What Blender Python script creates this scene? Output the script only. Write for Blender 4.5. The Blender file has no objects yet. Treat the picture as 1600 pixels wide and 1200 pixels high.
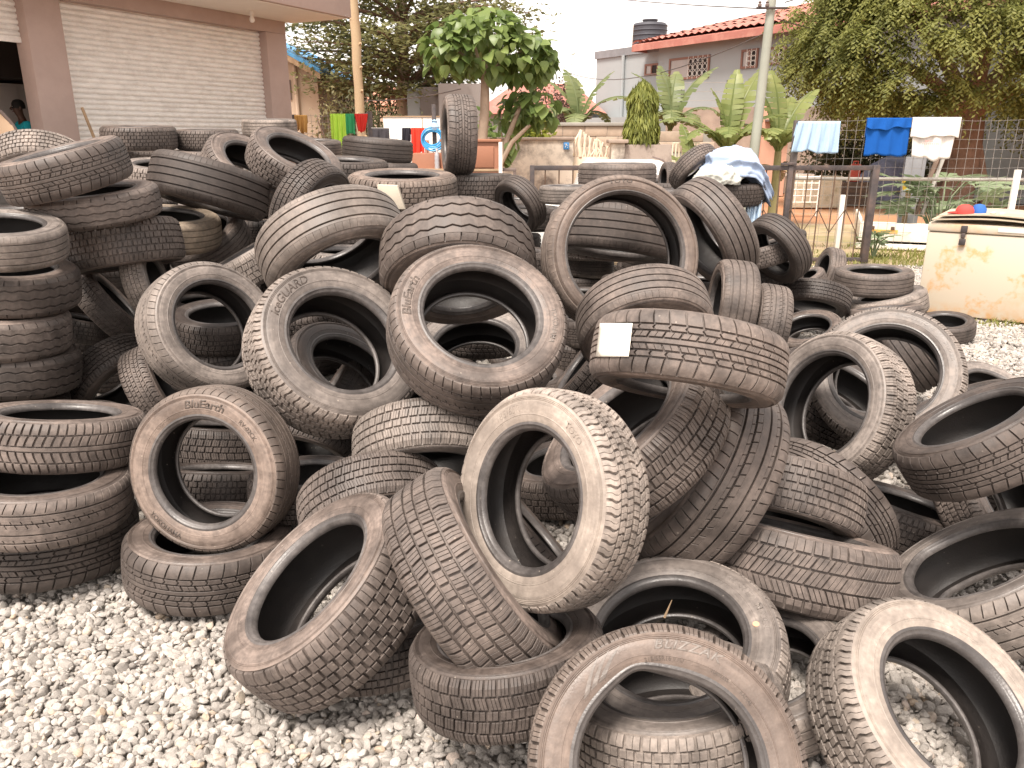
import bpy, bmesh, math, random
import numpy as np
from mathutils import Vector, Matrix, Euler

C = bpy.context.scene.collection
SC = bpy.context.scene
R = math.radians
PI = math.pi
random.seed(7)

# ------------------------------------------------------------------ camera
F, PITCH, CAMH = 1232.0, R(17.4), 1.6
cam_data = bpy.data.cameras.new('camera')
cam_data.sensor_width = 36.0
cam_data.lens = 36.0 * F / 1600.0
cam_data.clip_start = 0.05
cam_data.clip_end = 2000.0
cam = bpy.data.objects.new('camera', cam_data)
C.objects.link(cam)
cam.location = (0, 0, CAMH)
cam.rotation_euler = (R(90) - PITCH, 0, 0)
SC.camera = cam

# ------------------------------------------------------------------ daylight: bright hazy overcast
SUN_EL, SUN_AZ = 62.0, 205.0          # azimuth clockwise from +Y: behind the camera, to the left
SKY_STRENGTH, SUN_STRENGTH, SUN_ANGLE, EXPOSURE = 0.15, 2.7, 18.0, 1.28
world = bpy.data.worlds.new('World')
SC.world = world
world.use_nodes = True
wn, wl = world.node_tree.nodes, world.node_tree.links
wn.clear()
w_out = wn.new('ShaderNodeOutputWorld')
w_bg = wn.new('ShaderNodeBackground')
w_sky = wn.new('ShaderNodeTexSky')
w_sky.sky_type = 'NISHITA'
w_sky.sun_disc = False
w_sky.sun_elevation = R(SUN_EL)
w_sky.sun_rotation = R(SUN_AZ)
w_sky.air_density = 1.0
w_sky.dust_density = 1.5
w_sky.ozone_density = 1.0
w_hs = wn.new('ShaderNodeHueSaturation')      # thin cloud takes most of the blue out of the sky
w_hs.inputs['Saturation'].default_value = 0.10
w_mul = wn.new('ShaderNodeMix')
w_mul.data_type = 'RGBA'
w_mul.blend_type = 'MULTIPLY'
w_mul.inputs[0].default_value = 1.0
w_mul.inputs[7].default_value = (1.0, 0.915, 0.85, 1)
wl.new(w_sky.outputs[0], w_hs.inputs['Color'])
wl.new(w_hs.outputs[0], w_mul.inputs[6])
wl.new(w_mul.outputs[2], w_bg.inputs['Color'])
w_bg.inputs['Strength'].default_value = SKY_STRENGTH
wl.new(w_bg.outputs[0], w_out.inputs['Surface'])

sun_data = bpy.data.lights.new('sun', 'SUN')
sun_data.energy = SUN_STRENGTH
sun_data.angle = R(SUN_ANGLE)
sun_data.color = (1.0, 0.91, 0.82)
sun = bpy.data.objects.new('sun', sun_data)
C.objects.link(sun)
sun.location = (-4, -6, 12)
_az, _el = R(SUN_AZ), R(SUN_EL)
_to_sun = Vector((math.sin(_az) * math.cos(_el), math.cos(_az) * math.cos(_el), math.sin(_el)))
sun.rotation_euler = (-_to_sun).to_track_quat('-Z', 'Y').to_euler()

SC.view_settings.view_transform = 'Standard'
SC.view_settings.look = 'None'
SC.view_settings.exposure = EXPOSURE
SC.view_settings.gamma = 1.0
SC.view_settings.use_curve_mapping = False
try:
    SC.cycles.max_bounces = 8
    SC.cycles.diffuse_bounces = 4
    SC.cycles.transparent_max_bounces = 16
except Exception:
    pass

# ------------------------------------------------------------------ helpers
def at(px, py, Y):
    """The world point on the photograph's pixel ray at the distance Y ahead of the camera."""
    dx, dy = (px - 800.0) / F, -(py - 600.0) / F
    d = Vector((dx, math.cos(PITCH) + dy * math.sin(PITCH), dy * math.cos(PITCH) - math.sin(PITCH)))
    k = Y / d.y
    return Vector((d.x * k, Y, CAMH + d.z * k))

def ground(px, py, z=0.0):
    dx, dy = (px - 800.0) / F, -(py - 600.0) / F
    d = Vector((dx, math.cos(PITCH) + dy * math.sin(PITCH), dy * math.cos(PITCH) - math.sin(PITCH)))
    k = (z - CAMH) / d.z
    return Vector((d.x * k, d.y * k, z))

def X(px, Y, py=214):
    return at(px, py, Y).x

def Z(py, Y):
    return at(800, py, Y).z

def mesh_np(name, verts, faces_quads=None, faces_any=None, smooth=False):
    me = bpy.data.meshes.new(name)
    v = np.asarray(verts, dtype=np.float32)
    if faces_any is not None:
        me.from_pydata([tuple(map(float, p)) for p in v], [], faces_any)
    else:
        f = np.asarray(faces_quads, dtype=np.int32)
        n, k = f.shape
        me.vertices.add(len(v))
        me.vertices.foreach_set('co', v.ravel())
        me.loops.add(n * k)
        me.loops.foreach_set('vertex_index', f.ravel())
        me.polygons.add(n)
        me.polygons.foreach_set('loop_start', np.arange(0, n * k, k, dtype=np.int32))
        me.polygons.foreach_set('loop_total', np.full(n, k, dtype=np.int32))
        me.update(calc_edges=True)
        me.validate()
    if smooth:
        me.polygons.foreach_set('use_smooth', np.ones(len(me.polygons), dtype=bool))
    return me

def crease(me, deg=35):
    me.polygons.foreach_set('use_smooth', np.ones(len(me.polygons), dtype=bool))
    try:
        me.set_sharp_from_angle(angle=R(deg))
    except Exception:
        pass

def link(name, me, m=None, parent=None, loc=None, rot=None):
    o = bpy.data.objects.new(name, me)
    C.objects.link(o)
    if parent is not None:
        o.parent = parent
    if loc is not None:
        o.location = loc
    if rot is not None:
        o.rotation_euler = rot
    if m is not None:
        if len(me.materials) == 0:
            me.materials.append(m)
        if me.materials[0] is not m:
            o.material_slots[0].link = 'OBJECT'
            o.material_slots[0].material = m
    return o

def thing(name, label, cat, loc=(0, 0, 0), rotz=0.0, group=None):
    o = bpy.data.objects.new(name, None)
    o.empty_display_size = 0.1
    C.objects.link(o)
    o.location = loc
    o.rotation_euler = (0, 0, rotz)
    o['label'] = label
    o['category'] = cat
    if group:
        o['group'] = group
    return o

def tag(o, label, cat, group=None):
    o['label'] = label
    o['category'] = cat
    if group:
        o['group'] = group
    return o

def struct(o, kind='structure'):
    o['kind'] = kind
    return o

class MB:
    """Collects boxes, bars, tubes, prisms; build() links them as one mesh object."""
    def __init__(self):
        self.v, self.f = [], []
    def quad(self, a, b, c, d):
        i = len(self.v)
        self.v += [tuple(a), tuple(b), tuple(c), tuple(d)]
        self.f.append((i, i + 1, i + 2, i + 3))
        return self
    def hexa(self, p):
        """eight corners: bottom four anticlockwise, top four anticlockwise"""
        i = len(self.v)
        self.v += [tuple(q) for q in p]
        for q in ((3, 2, 1, 0), (4, 5, 6, 7), (0, 1, 5, 4), (1, 2, 6, 5), (2, 3, 7, 6), (3, 0, 4, 7)):
            self.f.append(tuple(i + k for k in q))
        return self
    def box(self, lo, hi):
        x0, y0, z0 = lo
        x1, y1, z1 = hi
        return self.hexa([(x0, y0, z0), (x1, y0, z0), (x1, y1, z0), (x0, y1, z0), (x0, y0, z1), (x1, y0, z1), (x1, y1, z1), (x0, y1, z1)])
    def obox(self, o, ex, ey, ez):
        """box from corner o along three edge vectors"""
        o, ex, ey, ez = map(Vector, (o, ex, ey, ez))
        return self.hexa([o, o + ex, o + ex + ey, o + ey, o + ez, o + ex + ez, o + ex + ey + ez, o + ey + ez])
    def tube(self, pts, rad, n=8, cap=True, smoothpts=False):
        pts = [Vector(p) for p in pts]
        rads = rad if isinstance(rad, (list, tuple)) else [rad] * len(pts)
        i0 = len(self.v)
        prev = None
        for k, p in enumerate(pts):
            a = pts[max(k - 1, 0)]
            b = pts[min(k + 1, len(pts) - 1)]
            d = (b - a).normalized() if (b - a).length > 1e-9 else Vector((0, 0, 1))
            if prev is None:
                u = d.orthogonal().normalized()
            else:
                u = (prev - d * prev.dot(d))
                u = u.normalized() if u.length > 1e-6 else d.orthogonal().normalized()
            prev = u
            w = d.cross(u)
            for q in range(n):
                t = 2 * PI * q / n
                self.v.append(tuple(p + (u * math.cos(t) + w * math.sin(t)) * rads[k]))
        for k in range(len(pts) - 1):
            for q in range(n):
                a = i0 + k * n + q
                b = i0 + k * n + (q + 1) % n
                self.f.append((a, b, b + n, a + n))
        if cap:
            self.f.append(tuple(i0 + q for q in range(n))[::-1])
            self.f.append(tuple(i0 + (len(pts) - 1) * n + q for q in range(n)))
        return self
    def lathe(self, prof, n=32, axis_o=(0, 0, 0), closed=False):
        i0 = len(self.v)
        for (r, z) in prof:
            for q in range(n):
                t = 2 * PI * q / n
                self.v.append((axis_o[0] + r * math.cos(t), axis_o[1] + r * math.sin(t), axis_o[2] + z))
        m = len(prof)
        for k in range(m if closed else m - 1):
            for q in range(n):
                a = i0 + k * n + q
                b = i0 + k * n + (q + 1) % n
                k2 = (k + 1) % m
                c = i0 + k2 * n + (q + 1) % n
                d = i0 + k2 * n + q
                self.f.append((a, b, c, d))
        return self
    def prism(self, outline, z0, z1):
        i = len(self.v)
        n = len(outline)
        self.v += [(x, y, z0) for x, y in outline] + [(x, y, z1) for x, y in outline]
        self.f.append(tuple(i + k for k in range(n))[::-1])
        self.f.append(tuple(i + n + k for k in range(n)))
        for k in range(n):
            self.f.append((i + k, i + (k + 1) % n, i + n + (k + 1) % n, i + n + k))
        return self
    def mesh(self, name, bevel=0.0, smooth=False, seg=2):
        me = bpy.data.meshes.new(name)
        me.from_pydata(self.v, [], self.f)
        if bevel > 0:
            bm = bmesh.new()
            bm.from_mesh(me)
            ed = [e for e in bm.edges if len(e.link_faces) == 2 and e.calc_face_angle(0) > R(30)]
            bmesh.ops.bevel(bm, geom=ed, offset=bevel, segments=seg, profile=0.5, affect='EDGES', clamp_overlap=True)
            bm.to_mesh(me)
            bm.free()
        if smooth or bevel > 0:
            crease(me, 40)
        return me
    def build(self, name, m, parent=None, bevel=0.0, smooth=False, loc=None, rot=None):
        return link(name, self.mesh(name, bevel, smooth), m, parent, loc, rot)

# ------------------------------------------------------------------ materials
def nodes_of(name):
    m = bpy.data.materials.new(name)
    m.use_nodes = True
    nt = m.node_tree
    b = nt.nodes['Principled BSDF']
    return m, nt, b

def mat(name, col, rough=0.7, var=0.12, scale=6.0, bump=0.15, bscale=60.0, metal=0.0, spec=0.4, stain=None, stain_scale=2.5, stain_amt=0.5, rnd=0.0, detail=6.0, bdist=0.004):
    """base colour + noise mottling + optional stains of a second colour + fine bump + per-object variation"""
    m, nt, b = nodes_of(name)
    N, L = nt.nodes, nt.links
    tc = N.new('ShaderNodeTexCoord')
    oi = N.new('ShaderNodeObjectInfo')
    add = N.new('ShaderNodeVectorMath'); add.operation = 'MULTIPLY_ADD'
    comb = N.new('ShaderNodeCombineXYZ')
    for k in range(3):
        L.new(oi.outputs['Random'], comb.inputs[k])
    add.inputs[1].default_value = (17.0, 31.0, 23.0)
    L.new(comb.outputs[0], add.inputs[0])
    L.new(tc.outputs['Object'], add.inputs[2])
    n1 = N.new('ShaderNodeTexNoise'); n1.inputs['Scale'].default_value = scale; n1.inputs['Detail'].default_value = detail; n1.inputs['Roughness'].default_value = 0.65
    L.new(add.outputs[0], n1.inputs['Vector'])
    mr = N.new('ShaderNodeMapRange'); mr.inputs[1].default_value = 0.3; mr.inputs[2].default_value = 0.7
    mr.inputs[3].default_value = 1.0 - var; mr.inputs[4].default_value = 1.0 + var
    L.new(n1.outputs['Fac'], mr.inputs[0])
    mul = N.new('ShaderNodeVectorMath'); mul.operation = 'SCALE'
    mul.inputs[0].default_value = col
    fac = mr.outputs[0]
    if rnd:
        mr2 = N.new('ShaderNodeMapRange'); mr2.inputs[3].default_value = 1 - rnd; mr2.inputs[4].default_value = 1 + rnd
        L.new(oi.outputs['Random'], mr2.inputs[0])
        mm = N.new('ShaderNodeMath'); mm.operation = 'MULTIPLY'
        L.new(fac, mm.inputs[0]); L.new(mr2.outputs[0], mm.inputs[1]); fac = mm.outputs[0]
    L.new(fac, mul.inputs['Scale'])
    colo = mul.outputs[0]
    if stain is not None:
        n2 = N.new('ShaderNodeTexNoise'); n2.inputs['Scale'].default_value = stain_scale; n2.inputs['Detail'].default_value = 8; n2.inputs['Roughness'].default_value = 0.7
        L.new(add.outputs[0], n2.inputs['Vector'])
        mr3 = N.new('ShaderNodeMapRange'); mr3.inputs[1].default_value = 0.46; mr3.inputs[2].default_value = 0.68; mr3.inputs[4].default_value = stain_amt
        L.new(n2.outputs['Fac'], mr3.inputs[0])
        mx = N.new('ShaderNodeMix'); mx.data_type = 'RGBA'
        L.new(mr3.outputs[0], mx.inputs[0]); L.new(colo, mx.inputs[6]); mx.inputs[7].default_value = (*stain, 1)
        colo = mx.outputs[2]
    L.new(colo, b.inputs['Base Color'])
    b.inputs['Roughness'].default_value = rough
    b.inputs['Metallic'].default_value = metal
    b.inputs['Specular IOR Level'].default_value = spec
    if bump:
        n3 = N.new('ShaderNodeTexNoise'); n3.inputs['Scale'].default_value = bscale; n3.inputs['Detail'].default_value = 4
        L.new(tc.outputs['Object'], n3.inputs['Vector'])
        bp = N.new('ShaderNodeBump'); bp.inputs['Strength'].default_value = bump; bp.inputs['Distance'].default_value = bdist
        L.new(n3.outputs['Fac'], bp.inputs['Height'])
        L.new(bp.outputs[0], b.inputs['Normal'])
    return m

def leaf_mat(name, col, col2, trans=0.35, rough=0.55):
    m, nt, b = nodes_of(name)
    N, L = nt.nodes, nt.links
    g = N.new('ShaderNodeNewGeometry')
    tc = N.new('ShaderNodeTexCoord')
    n1 = N.new('ShaderNodeTexNoise'); n1.inputs['Scale'].default_value = 1.3; n1.inputs['Detail'].default_value = 3
    L.new(g.outputs['Position'], n1.inputs['Vector'])
    oi = N.new('ShaderNodeObjectInfo')
    ad = N.new('ShaderNodeMath'); ad.operation = 'ADD'
    L.new(g.outputs['Random Per Island'], ad.inputs[0]); L.new(oi.outputs['Random'], ad.inputs[1])
    fr = N.new('ShaderNodeMath'); fr.operation = 'FRACT'; L.new(ad.outputs[0], fr.inputs[0])
    mixf = N.new('ShaderNodeMath'); mixf.operation = 'MULTIPLY_ADD'; mixf.inputs[1].default_value = 0.55
    L.new(fr.outputs[0], mixf.inputs[0])
    sc = N.new('ShaderNodeMapRange'); sc.inputs[1].default_value = 0.35; sc.inputs[2].default_value = 0.65; sc.inputs[4].default_value = 0.45
    L.new(n1.outputs['Fac'], sc.inputs[0]); L.new(sc.outputs[0], mixf.inputs[2])
    mx = N.new('ShaderNodeMix'); mx.data_type = 'RGBA'
    L.new(mixf.outputs[0], mx.inputs[0]); mx.inputs[6].default_value = (*col, 1); mx.inputs[7].default_value = (*col2, 1)
    L.new(mx.outputs[2], b.inputs['Base Color'])
    b.inputs['Roughness'].default_value = rough
    b.inputs['Specular IOR Level'].default_value = 0.35
    tr = N.new('ShaderNodeBsdfTranslucent')
    L.new(mx.outputs[2], tr.inputs['Color'])
    ms = N.new('ShaderNodeMixShader'); ms.inputs[0].default_value = trans
    L.new(b.outputs[0], ms.inputs[1]); L.new(tr.outputs[0], ms.inputs[2])
    L.new(ms.outputs[0], N['Material Output'].inputs['Surface'])
    return m

def rubber(name, col, dust, dust_amt, rough=0.62, ring=0.0):
    m, nt, b = nodes_of(name)
    N, L = nt.nodes, nt.links
    tc = N.new('ShaderNodeTexCoord'); oi = N.new('ShaderNodeObjectInfo')
    add = N.new('ShaderNodeVectorMath'); add.operation = 'ADD'
    scl = N.new('ShaderNodeVectorMath'); scl.operation = 'SCALE'; scl.inputs['Scale'].default_value = 3.7
    L.new(oi.outputs['Location'], scl.inputs[0])
    L.new(tc.outputs['Object'], add.inputs[0]); L.new(scl.outputs[0], add.inputs[1])
    n1 = N.new('ShaderNodeTexNoise'); n1.inputs['Scale'].default_value = 5.5; n1.inputs['Detail'].default_value = 7; n1.inputs['Roughness'].default_value = 0.68
    n2 = N.new('ShaderNodeTexNoise'); n2.inputs['Scale'].default_value = 55; n2.inputs['Detail'].default_value = 5
    n4 = N.new('ShaderNodeTexNoise'); n4.inputs['Scale'].default_value = 1.6; n4.inputs['Detail'].default_value = 3
    for n in (n1, n2, n4):
        L.new(add.outputs[0], n.inputs['Vector'])
    a1 = N.new('ShaderNodeMapRange'); a1.inputs[1].default_value = 0.32; a1.inputs[2].default_value = 0.72; a1.inputs[3].default_value = 0.05; a1.inputs[4].default_value = 1.0
    L.new(n1.outputs['Fac'], a1.inputs[0])
    a2 = N.new('ShaderNodeMapRange'); a2.inputs[1].default_value = 0.3; a2.inputs[2].default_value = 0.7; a2.inputs[3].default_value = 0.6; a2.inputs[4].default_value = 1.35
    L.new(n2.outputs['Fac'], a2.inputs[0])
    mm = N.new('ShaderNodeMath'); mm.operation = 'MULTIPLY'; L.new(a1.outputs[0], mm.inputs[0]); L.new(a2.outputs[0], mm.inputs[1])
    if ring:      # scuffs and grime run in arcs around a wall, with radial runs of dried water
        sep = N.new('ShaderNodeSeparateXYZ'); L.new(tc.outputs['Object'], sep.inputs[0])
        rad = N.new('ShaderNodeVectorMath'); rad.operation = 'LENGTH'
        xy = N.new('ShaderNodeCombineXYZ'); L.new(sep.outputs['X'], xy.inputs[0]); L.new(sep.outputs['Y'], xy.inputs[1])
        L.new(xy.outputs[0], rad.inputs[0])
        nrm = N.new('ShaderNodeVectorMath'); nrm.operation = 'NORMALIZE'; L.new(xy.outputs[0], nrm.inputs[0])
        def polar(kr, ka):
            a = N.new('ShaderNodeMath'); a.operation = 'MULTIPLY'; a.inputs[1].default_value = kr; L.new(rad.outputs['Value'], a.inputs[0])
            s_ = N.new('ShaderNodeVectorMath'); s_.operation = 'SCALE'; s_.inputs['Scale'].default_value = ka; L.new(nrm.outputs[0], s_.inputs[0])
            c_ = N.new('ShaderNodeCombineXYZ'); L.new(a.outputs[0], c_.inputs[2])
            q = N.new('ShaderNodeVectorMath'); q.operation = 'ADD'; L.new(s_.outputs[0], q.inputs[0]); L.new(c_.outputs[0], q.inputs[1])
            q2 = N.new('ShaderNodeVectorMath'); q2.operation = 'ADD'; L.new(q.outputs[0], q2.inputs[0]); L.new(scl.outputs[0], q2.inputs[1])
            nn = N.new('ShaderNodeTexNoise'); nn.inputs['Scale'].default_value = 1; nn.inputs['Detail'].default_value = 5; L.new(q2.outputs[0], nn.inputs['Vector'])
            m_ = N.new('ShaderNodeMapRange'); m_.inputs[1].default_value = .34; m_.inputs[2].default_value = .66; m_.inputs[3].default_value = 1 - ring; m_.inputs[4].default_value = 1 + ring
            L.new(nn.outputs['Fac'], m_.inputs[0]); return m_.outputs[0]
        p1, p2 = polar(130, 1.6), polar(14, 4)
        pm = N.new('ShaderNodeMath'); pm.operation = 'MULTIPLY'; L.new(p1, pm.inputs[0]); L.new(p2, pm.inputs[1])
        pm2 = N.new('ShaderNodeMath'); pm2.operation = 'MULTIPLY'; L.new(pm.outputs[0], pm2.inputs[0]); L.new(mm.outputs[0], pm2.inputs[1])
        mm = pm2
    rr = N.new('ShaderNodeMapRange'); rr.inputs[3].default_value = dust_amt * 0.6; rr.inputs[4].default_value = dust_amt * 1.3
    L.new(oi.outputs['Random'], rr.inputs[0])
    m2 = N.new('ShaderNodeMath'); m2.operation = 'MULTIPLY'; m2.use_clamp = True
    L.new(mm.outputs[0], m2.inputs[0]); L.new(rr.outputs[0], m2.inputs[1])
    mx = N.new('ShaderNodeMix'); mx.data_type = 'RGBA'
    L.new(m2.outputs[0], mx.inputs[0]); mx.inputs[6].default_value = (*col, 1); mx.inputs[7].default_value = (*dust, 1)
    # pale specks of dried mud and scuffs
    vo = N.new('ShaderNodeTexVoronoi'); vo.inputs['Scale'].default_value = 26; vo.inputs['Randomness'].default_value = 1
    L.new(add.outputs[0], vo.inputs['Vector'])
    lt = N.new('ShaderNodeMath'); lt.operation = 'LESS_THAN'; lt.inputs[1].default_value = 0.075
    L.new(vo.outputs['Distance'], lt.inputs[0])
    gt = N.new('ShaderNodeMapRange'); gt.inputs[1].default_value = 0.5; gt.inputs[2].default_value = 0.62; gt.inputs[4].default_value = 0.55
    L.new(n4.outputs['Fac'], gt.inputs[0])
    sp = N.new('ShaderNodeMath'); sp.operation = 'MULTIPLY'; L.new(lt.outputs[0], sp.inputs[0]); L.new(gt.outputs[0], sp.inputs[1])
    spo = sp.outputs[0]
    mx2 = N.new('ShaderNodeMix'); mx2.data_type = 'RGBA'
    L.new(sp.outputs[0], mx2.inputs[0]); L.new(mx.outputs[2], mx2.inputs[6]); mx2.inputs[7].default_value = (0.42, 0.36, 0.30, 1)
    L.new(mx2.outputs[2], b.inputs['Base Color'])
    ro = N.new('ShaderNodeMapRange'); ro.inputs[3].default_value = rough - 0.12; ro.inputs[4].default_value = rough + 0.22
    L.new(m2.outputs[0], ro.inputs[0]); L.new(ro.outputs[0], b.inputs['Roughness'])
    b.inputs['Specular IOR Level'].default_value = 0.55
    bp = N.new('ShaderNodeBump'); bp.inputs['Strength'].default_value = 0.35; bp.inputs['Distance'].default_value = 0.002
    n3 = N.new('ShaderNodeTexNoise'); n3.inputs['Scale'].default_value = 160; n3.inputs['Detail'].default_value = 3
    L.new(tc.outputs['Object'], n3.inputs['Vector']); L.new(n3.outputs['Fac'], bp.inputs['Height'])
    if ring:      # fine moulded marks in two rings and hairline scuffs around the wall
        def band(r0, w, ka, kr, thr, gate):
            cm = N.new('ShaderNodeMath'); cm.operation = 'COMPARE'; cm.inputs[1].default_value = r0; cm.inputs[2].default_value = w; L.new(rad.outputs['Value'], cm.inputs[0])
            outs = []
            for (a_, r_, th) in ((ka, kr, thr), (5, 0, gate)):
                s_ = N.new('ShaderNodeVectorMath'); s_.operation = 'SCALE'; s_.inputs['Scale'].default_value = a_; L.new(nrm.outputs[0], s_.inputs[0])
                m_ = N.new('ShaderNodeMath'); m_.operation = 'MULTIPLY'; m_.inputs[1].default_value = r_; L.new(rad.outputs['Value'], m_.inputs[0])
                c_ = N.new('ShaderNodeCombineXYZ'); L.new(m_.outputs[0], c_.inputs[2])
                q = N.new('ShaderNodeVectorMath'); q.operation = 'ADD'; L.new(s_.outputs[0], q.inputs[0]); L.new(c_.outputs[0], q.inputs[1])
                q2 = N.new('ShaderNodeVectorMath'); q2.operation = 'ADD'; L.new(q.outputs[0], q2.inputs[0]); L.new(scl.outputs[0], q2.inputs[1])
                nn = N.new('ShaderNodeTexNoise'); nn.inputs['Scale'].default_value = 1; nn.inputs['Detail'].default_value = 1; L.new(q2.outputs[0], nn.inputs['Vector'])
                g = N.new('ShaderNodeMath'); g.operation = 'GREATER_THAN'; g.inputs[1].default_value = th; L.new(nn.outputs['Fac'], g.inputs[0]); outs.append(g.outputs[0])
            p_ = N.new('ShaderNodeMath'); p_.operation = 'MULTIPLY'; L.new(outs[0], p_.inputs[0]); L.new(outs[1], p_.inputs[1])
            p2_ = N.new('ShaderNodeMath'); p2_.operation = 'MULTIPLY'; L.new(p_.outputs[0], p2_.inputs[0]); L.new(cm.outputs[0], p2_.inputs[1])
            return p2_.outputs[0]
        b1, b2 = band(.2355, .0034, 42, 330, .5, .47), band(.2735, .0030, 46, 360, .5, .52)
        sm = N.new('ShaderNodeMath'); sm.operation = 'ADD'; L.new(b1, sm.inputs[0]); L.new(b2, sm.inputs[1])
        bp2 = N.new('ShaderNodeBump'); bp2.inputs['Strength'].default_value = 0.8; bp2.inputs['Distance'].default_value = 0.0012
        L.new(sm.outputs[0], bp2.inputs['Height']); L.new(bp.outputs[0], bp2.inputs['Normal'])
        L.new(bp2.outputs[0], b.inputs['Normal'])
    else:
        L.new(bp.outputs[0], b.inputs['Normal'])
    return m

# ------------------------------------------------------------------ ground and gravel
def sheet(name, x0, x1, y0, y1, z, m, nx=1, ny=1, amp=0.0, seed=0):
    rs = np.random.RandomState(seed)
    xs, ys = np.linspace(x0, x1, nx + 1), np.linspace(y0, y1, ny + 1)
    g = np.array([(x, y, z + (amp * rs.uniform(-1, 1) if amp else 0)) for y in ys for x in xs])
    q = [(j * (nx + 1) + i, j * (nx + 1) + i + 1, (j + 1) * (nx + 1) + i + 1, (j + 1) * (nx + 1) + i) for j in range(ny) for i in range(nx)]
    return struct(link(name, mesh_np(name, g, np.array(q), smooth=True), m))

M_dirt = mat('red_earth', (.40, .185, .095), .95, .22, .5, .5, 9, stain=(.40, .27, .16), stain_scale=.35, stain_amt=.8, bdist=.03)
M_bed = mat('gravel_bed', (.40, .37, .33), .95, .3, 20, .6, 60, bdist=.01)
M_grassy = mat('grassy_earth', (.36, .27, .17), .95, .25, 1.5, .6, 12, stain=(.16, .17, .05), stain_scale=1.1, stain_amt=.75, bdist=.03)
sheet('ground', -400, 400, -60, 900, -.03, M_dirt)
sheet('gravel_bed', -9, 9, -3, 10.3, -.016, M_bed)
sheet('grass_verge', 1.2, 9, 10.3, 15.5, -.010, M_grassy)

def stone_mesh(seed):
    rs = np.random.RandomState(seed)
    bm = bmesh.new()
    bmesh.ops.create_icosphere(bm, subdivisions=2, radius=1.0)
    pl = [(Vector(rs.normal(size=3)).normalized(), rs.uniform(.62, .88)) for _ in range(9)]
    for v in bm.verts:
        for n, d in pl:
            h = v.co.dot(n) - d
            if h > 0:
                v.co -= n * h * .92
        v.co *= 1 + rs.uniform(-.03, .03)
    me = bpy.data.meshes.new('stone')
    bm.to_mesh(me)
    bm.free()
    crease(me, 28)
    return me

def stone_material():
    m, nt, b = nodes_of('gravel_stone')
    N, L = nt.nodes, nt.links
    at_ = N.new('ShaderNodeAttribute'); at_.attribute_type = 'INSTANCER'; at_.attribute_name = 'tint'
    cr = N.new('ShaderNodeValToRGB')
    el = cr.color_ramp.elements
    el[0].position, el[0].color = 0.0, (.25, .228, .205, 1)
    el[1].position, el[1].color = 1.0, (.46, .36, .27, 1)
    for p, c in ((.35, (.375, .345, .313, 1)), (.7, (.455, .42, .384, 1)), (.90, (.53, .495, .455, 1)), (.93, (.56, .47, .41, 1)), (.97, (.50, .43, .35, 1))):
        e = el.new(p); e.color = c
    L.new(at_.outputs['Fac'], cr.inputs[0])
    tc = N.new('ShaderNodeTexCoord')
    n1 = N.new('ShaderNodeTexNoise'); n1.inputs['Scale'].default_value = 3.5; n1.inputs['Detail'].default_value = 8; n1.inputs['Roughness'].default_value = .75
    L.new(tc.outputs['Object'], n1.inputs['Vector'])
    mr = N.new('ShaderNodeMapRange'); mr.inputs[1].default_value = .35; mr.inputs[2].default_value = .65; mr.inputs[3].default_value = .72; mr.inputs[4].default_value = 1.15
    L.new(n1.outputs['Fac'], mr.inputs[0])
    sc = N.new('ShaderNodeVectorMath'); sc.operation = 'SCALE'
    L.new(cr.outputs[0], sc.inputs[0]); L.new(mr.outputs[0], sc.inputs['Scale'])
    L.new(sc.outputs[0], b.inputs['Base Color'])
    b.inputs['Roughness'].default_value = .85
    bp = N.new('ShaderNodeBump'); bp.inputs['Strength'].default_value = .35; bp.inputs['Distance'].default_value = .05
    L.new(n1.outputs['Fac'], bp.inputs['Height']); L.new(bp.outputs[0], b.inputs['Normal'])
    return m

stone_col = bpy.data.collections.new('gravel_stones')
M_stone = stone_material()
for k in range(14):
    me = stone_mesh(100 + k)
    me.materials.append(M_stone)
    stone_col.objects.link(bpy.data.objects.new('gravel_stone', me))

rs = np.random.RandomState(3)
pts = []
def strew(x0, x1, y0, y1, dens, z0, z1, s0, s1):
    n = int((x1 - x0) * (y1 - y0) * dens)
    p = np.stack([rs.uniform(x0, x1, n), rs.uniform(y0, y1, n), rs.uniform(z0, z1, n), rs.uniform(0, 1, n) ** 1.1 * (s1 - s0) + s0], 1)
    pts.append(p)
strew(-2.7, 2.3, .75, 2.3, 2900, -.014, .006, .0115, .0198)
strew(-2.7, 2.3, .75, 2.3, 500, .006, .013, .011, .020)
strew(-2.7, 2.3, .75, 2.6, 3500, -.010, .004, .005, .0105)
strew(-2.7, 3.4, 2.3, 4.0, 2300, -.010, .010, .0115, .0198)
strew(1.2, 5.8, 4.0, 10.2, 1700, -.008, .012, .0125, .0225)
strew(-6.5, 1.2, 4.0, 10.2, 300, -.006, .010, .013, .026)
P = np.concatenate(pts)
gm = bpy.data.meshes.new('gravel')
gm.vertices.add(len(P))
gm.vertices.foreach_set('co', P[:, :3].astype(np.float32).ravel())
def attr(name, typ, data, key):
    a = gm.attributes.new(name, typ, 'POINT')
    a.data.foreach_set(key, np.asarray(data).ravel())
n = len(P)
attr('rot', 'FLOAT_VECTOR', np.stack([rs.normal(0, .55, n), rs.normal(0, .55, n), rs.uniform(0, 6.283, n)], 1).astype(np.float32), 'vector')
asp = np.stack([rs.uniform(.95, 1.5, n), rs.uniform(.75, 1.1, n), rs.uniform(.5, .85, n)], 1) * P[:, 3:4]
attr('scl', 'FLOAT_VECTOR', asp.astype(np.float32), 'vector')
attr('pick', 'INT', rs.randint(0, 14, n).astype(np.int32), 'value')
attr('tint', 'FLOAT', rs.uniform(0, 1, n).astype(np.float32), 'value')
gravel = link('gravel', gm)
struct(gravel, 'stuff')
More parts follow.
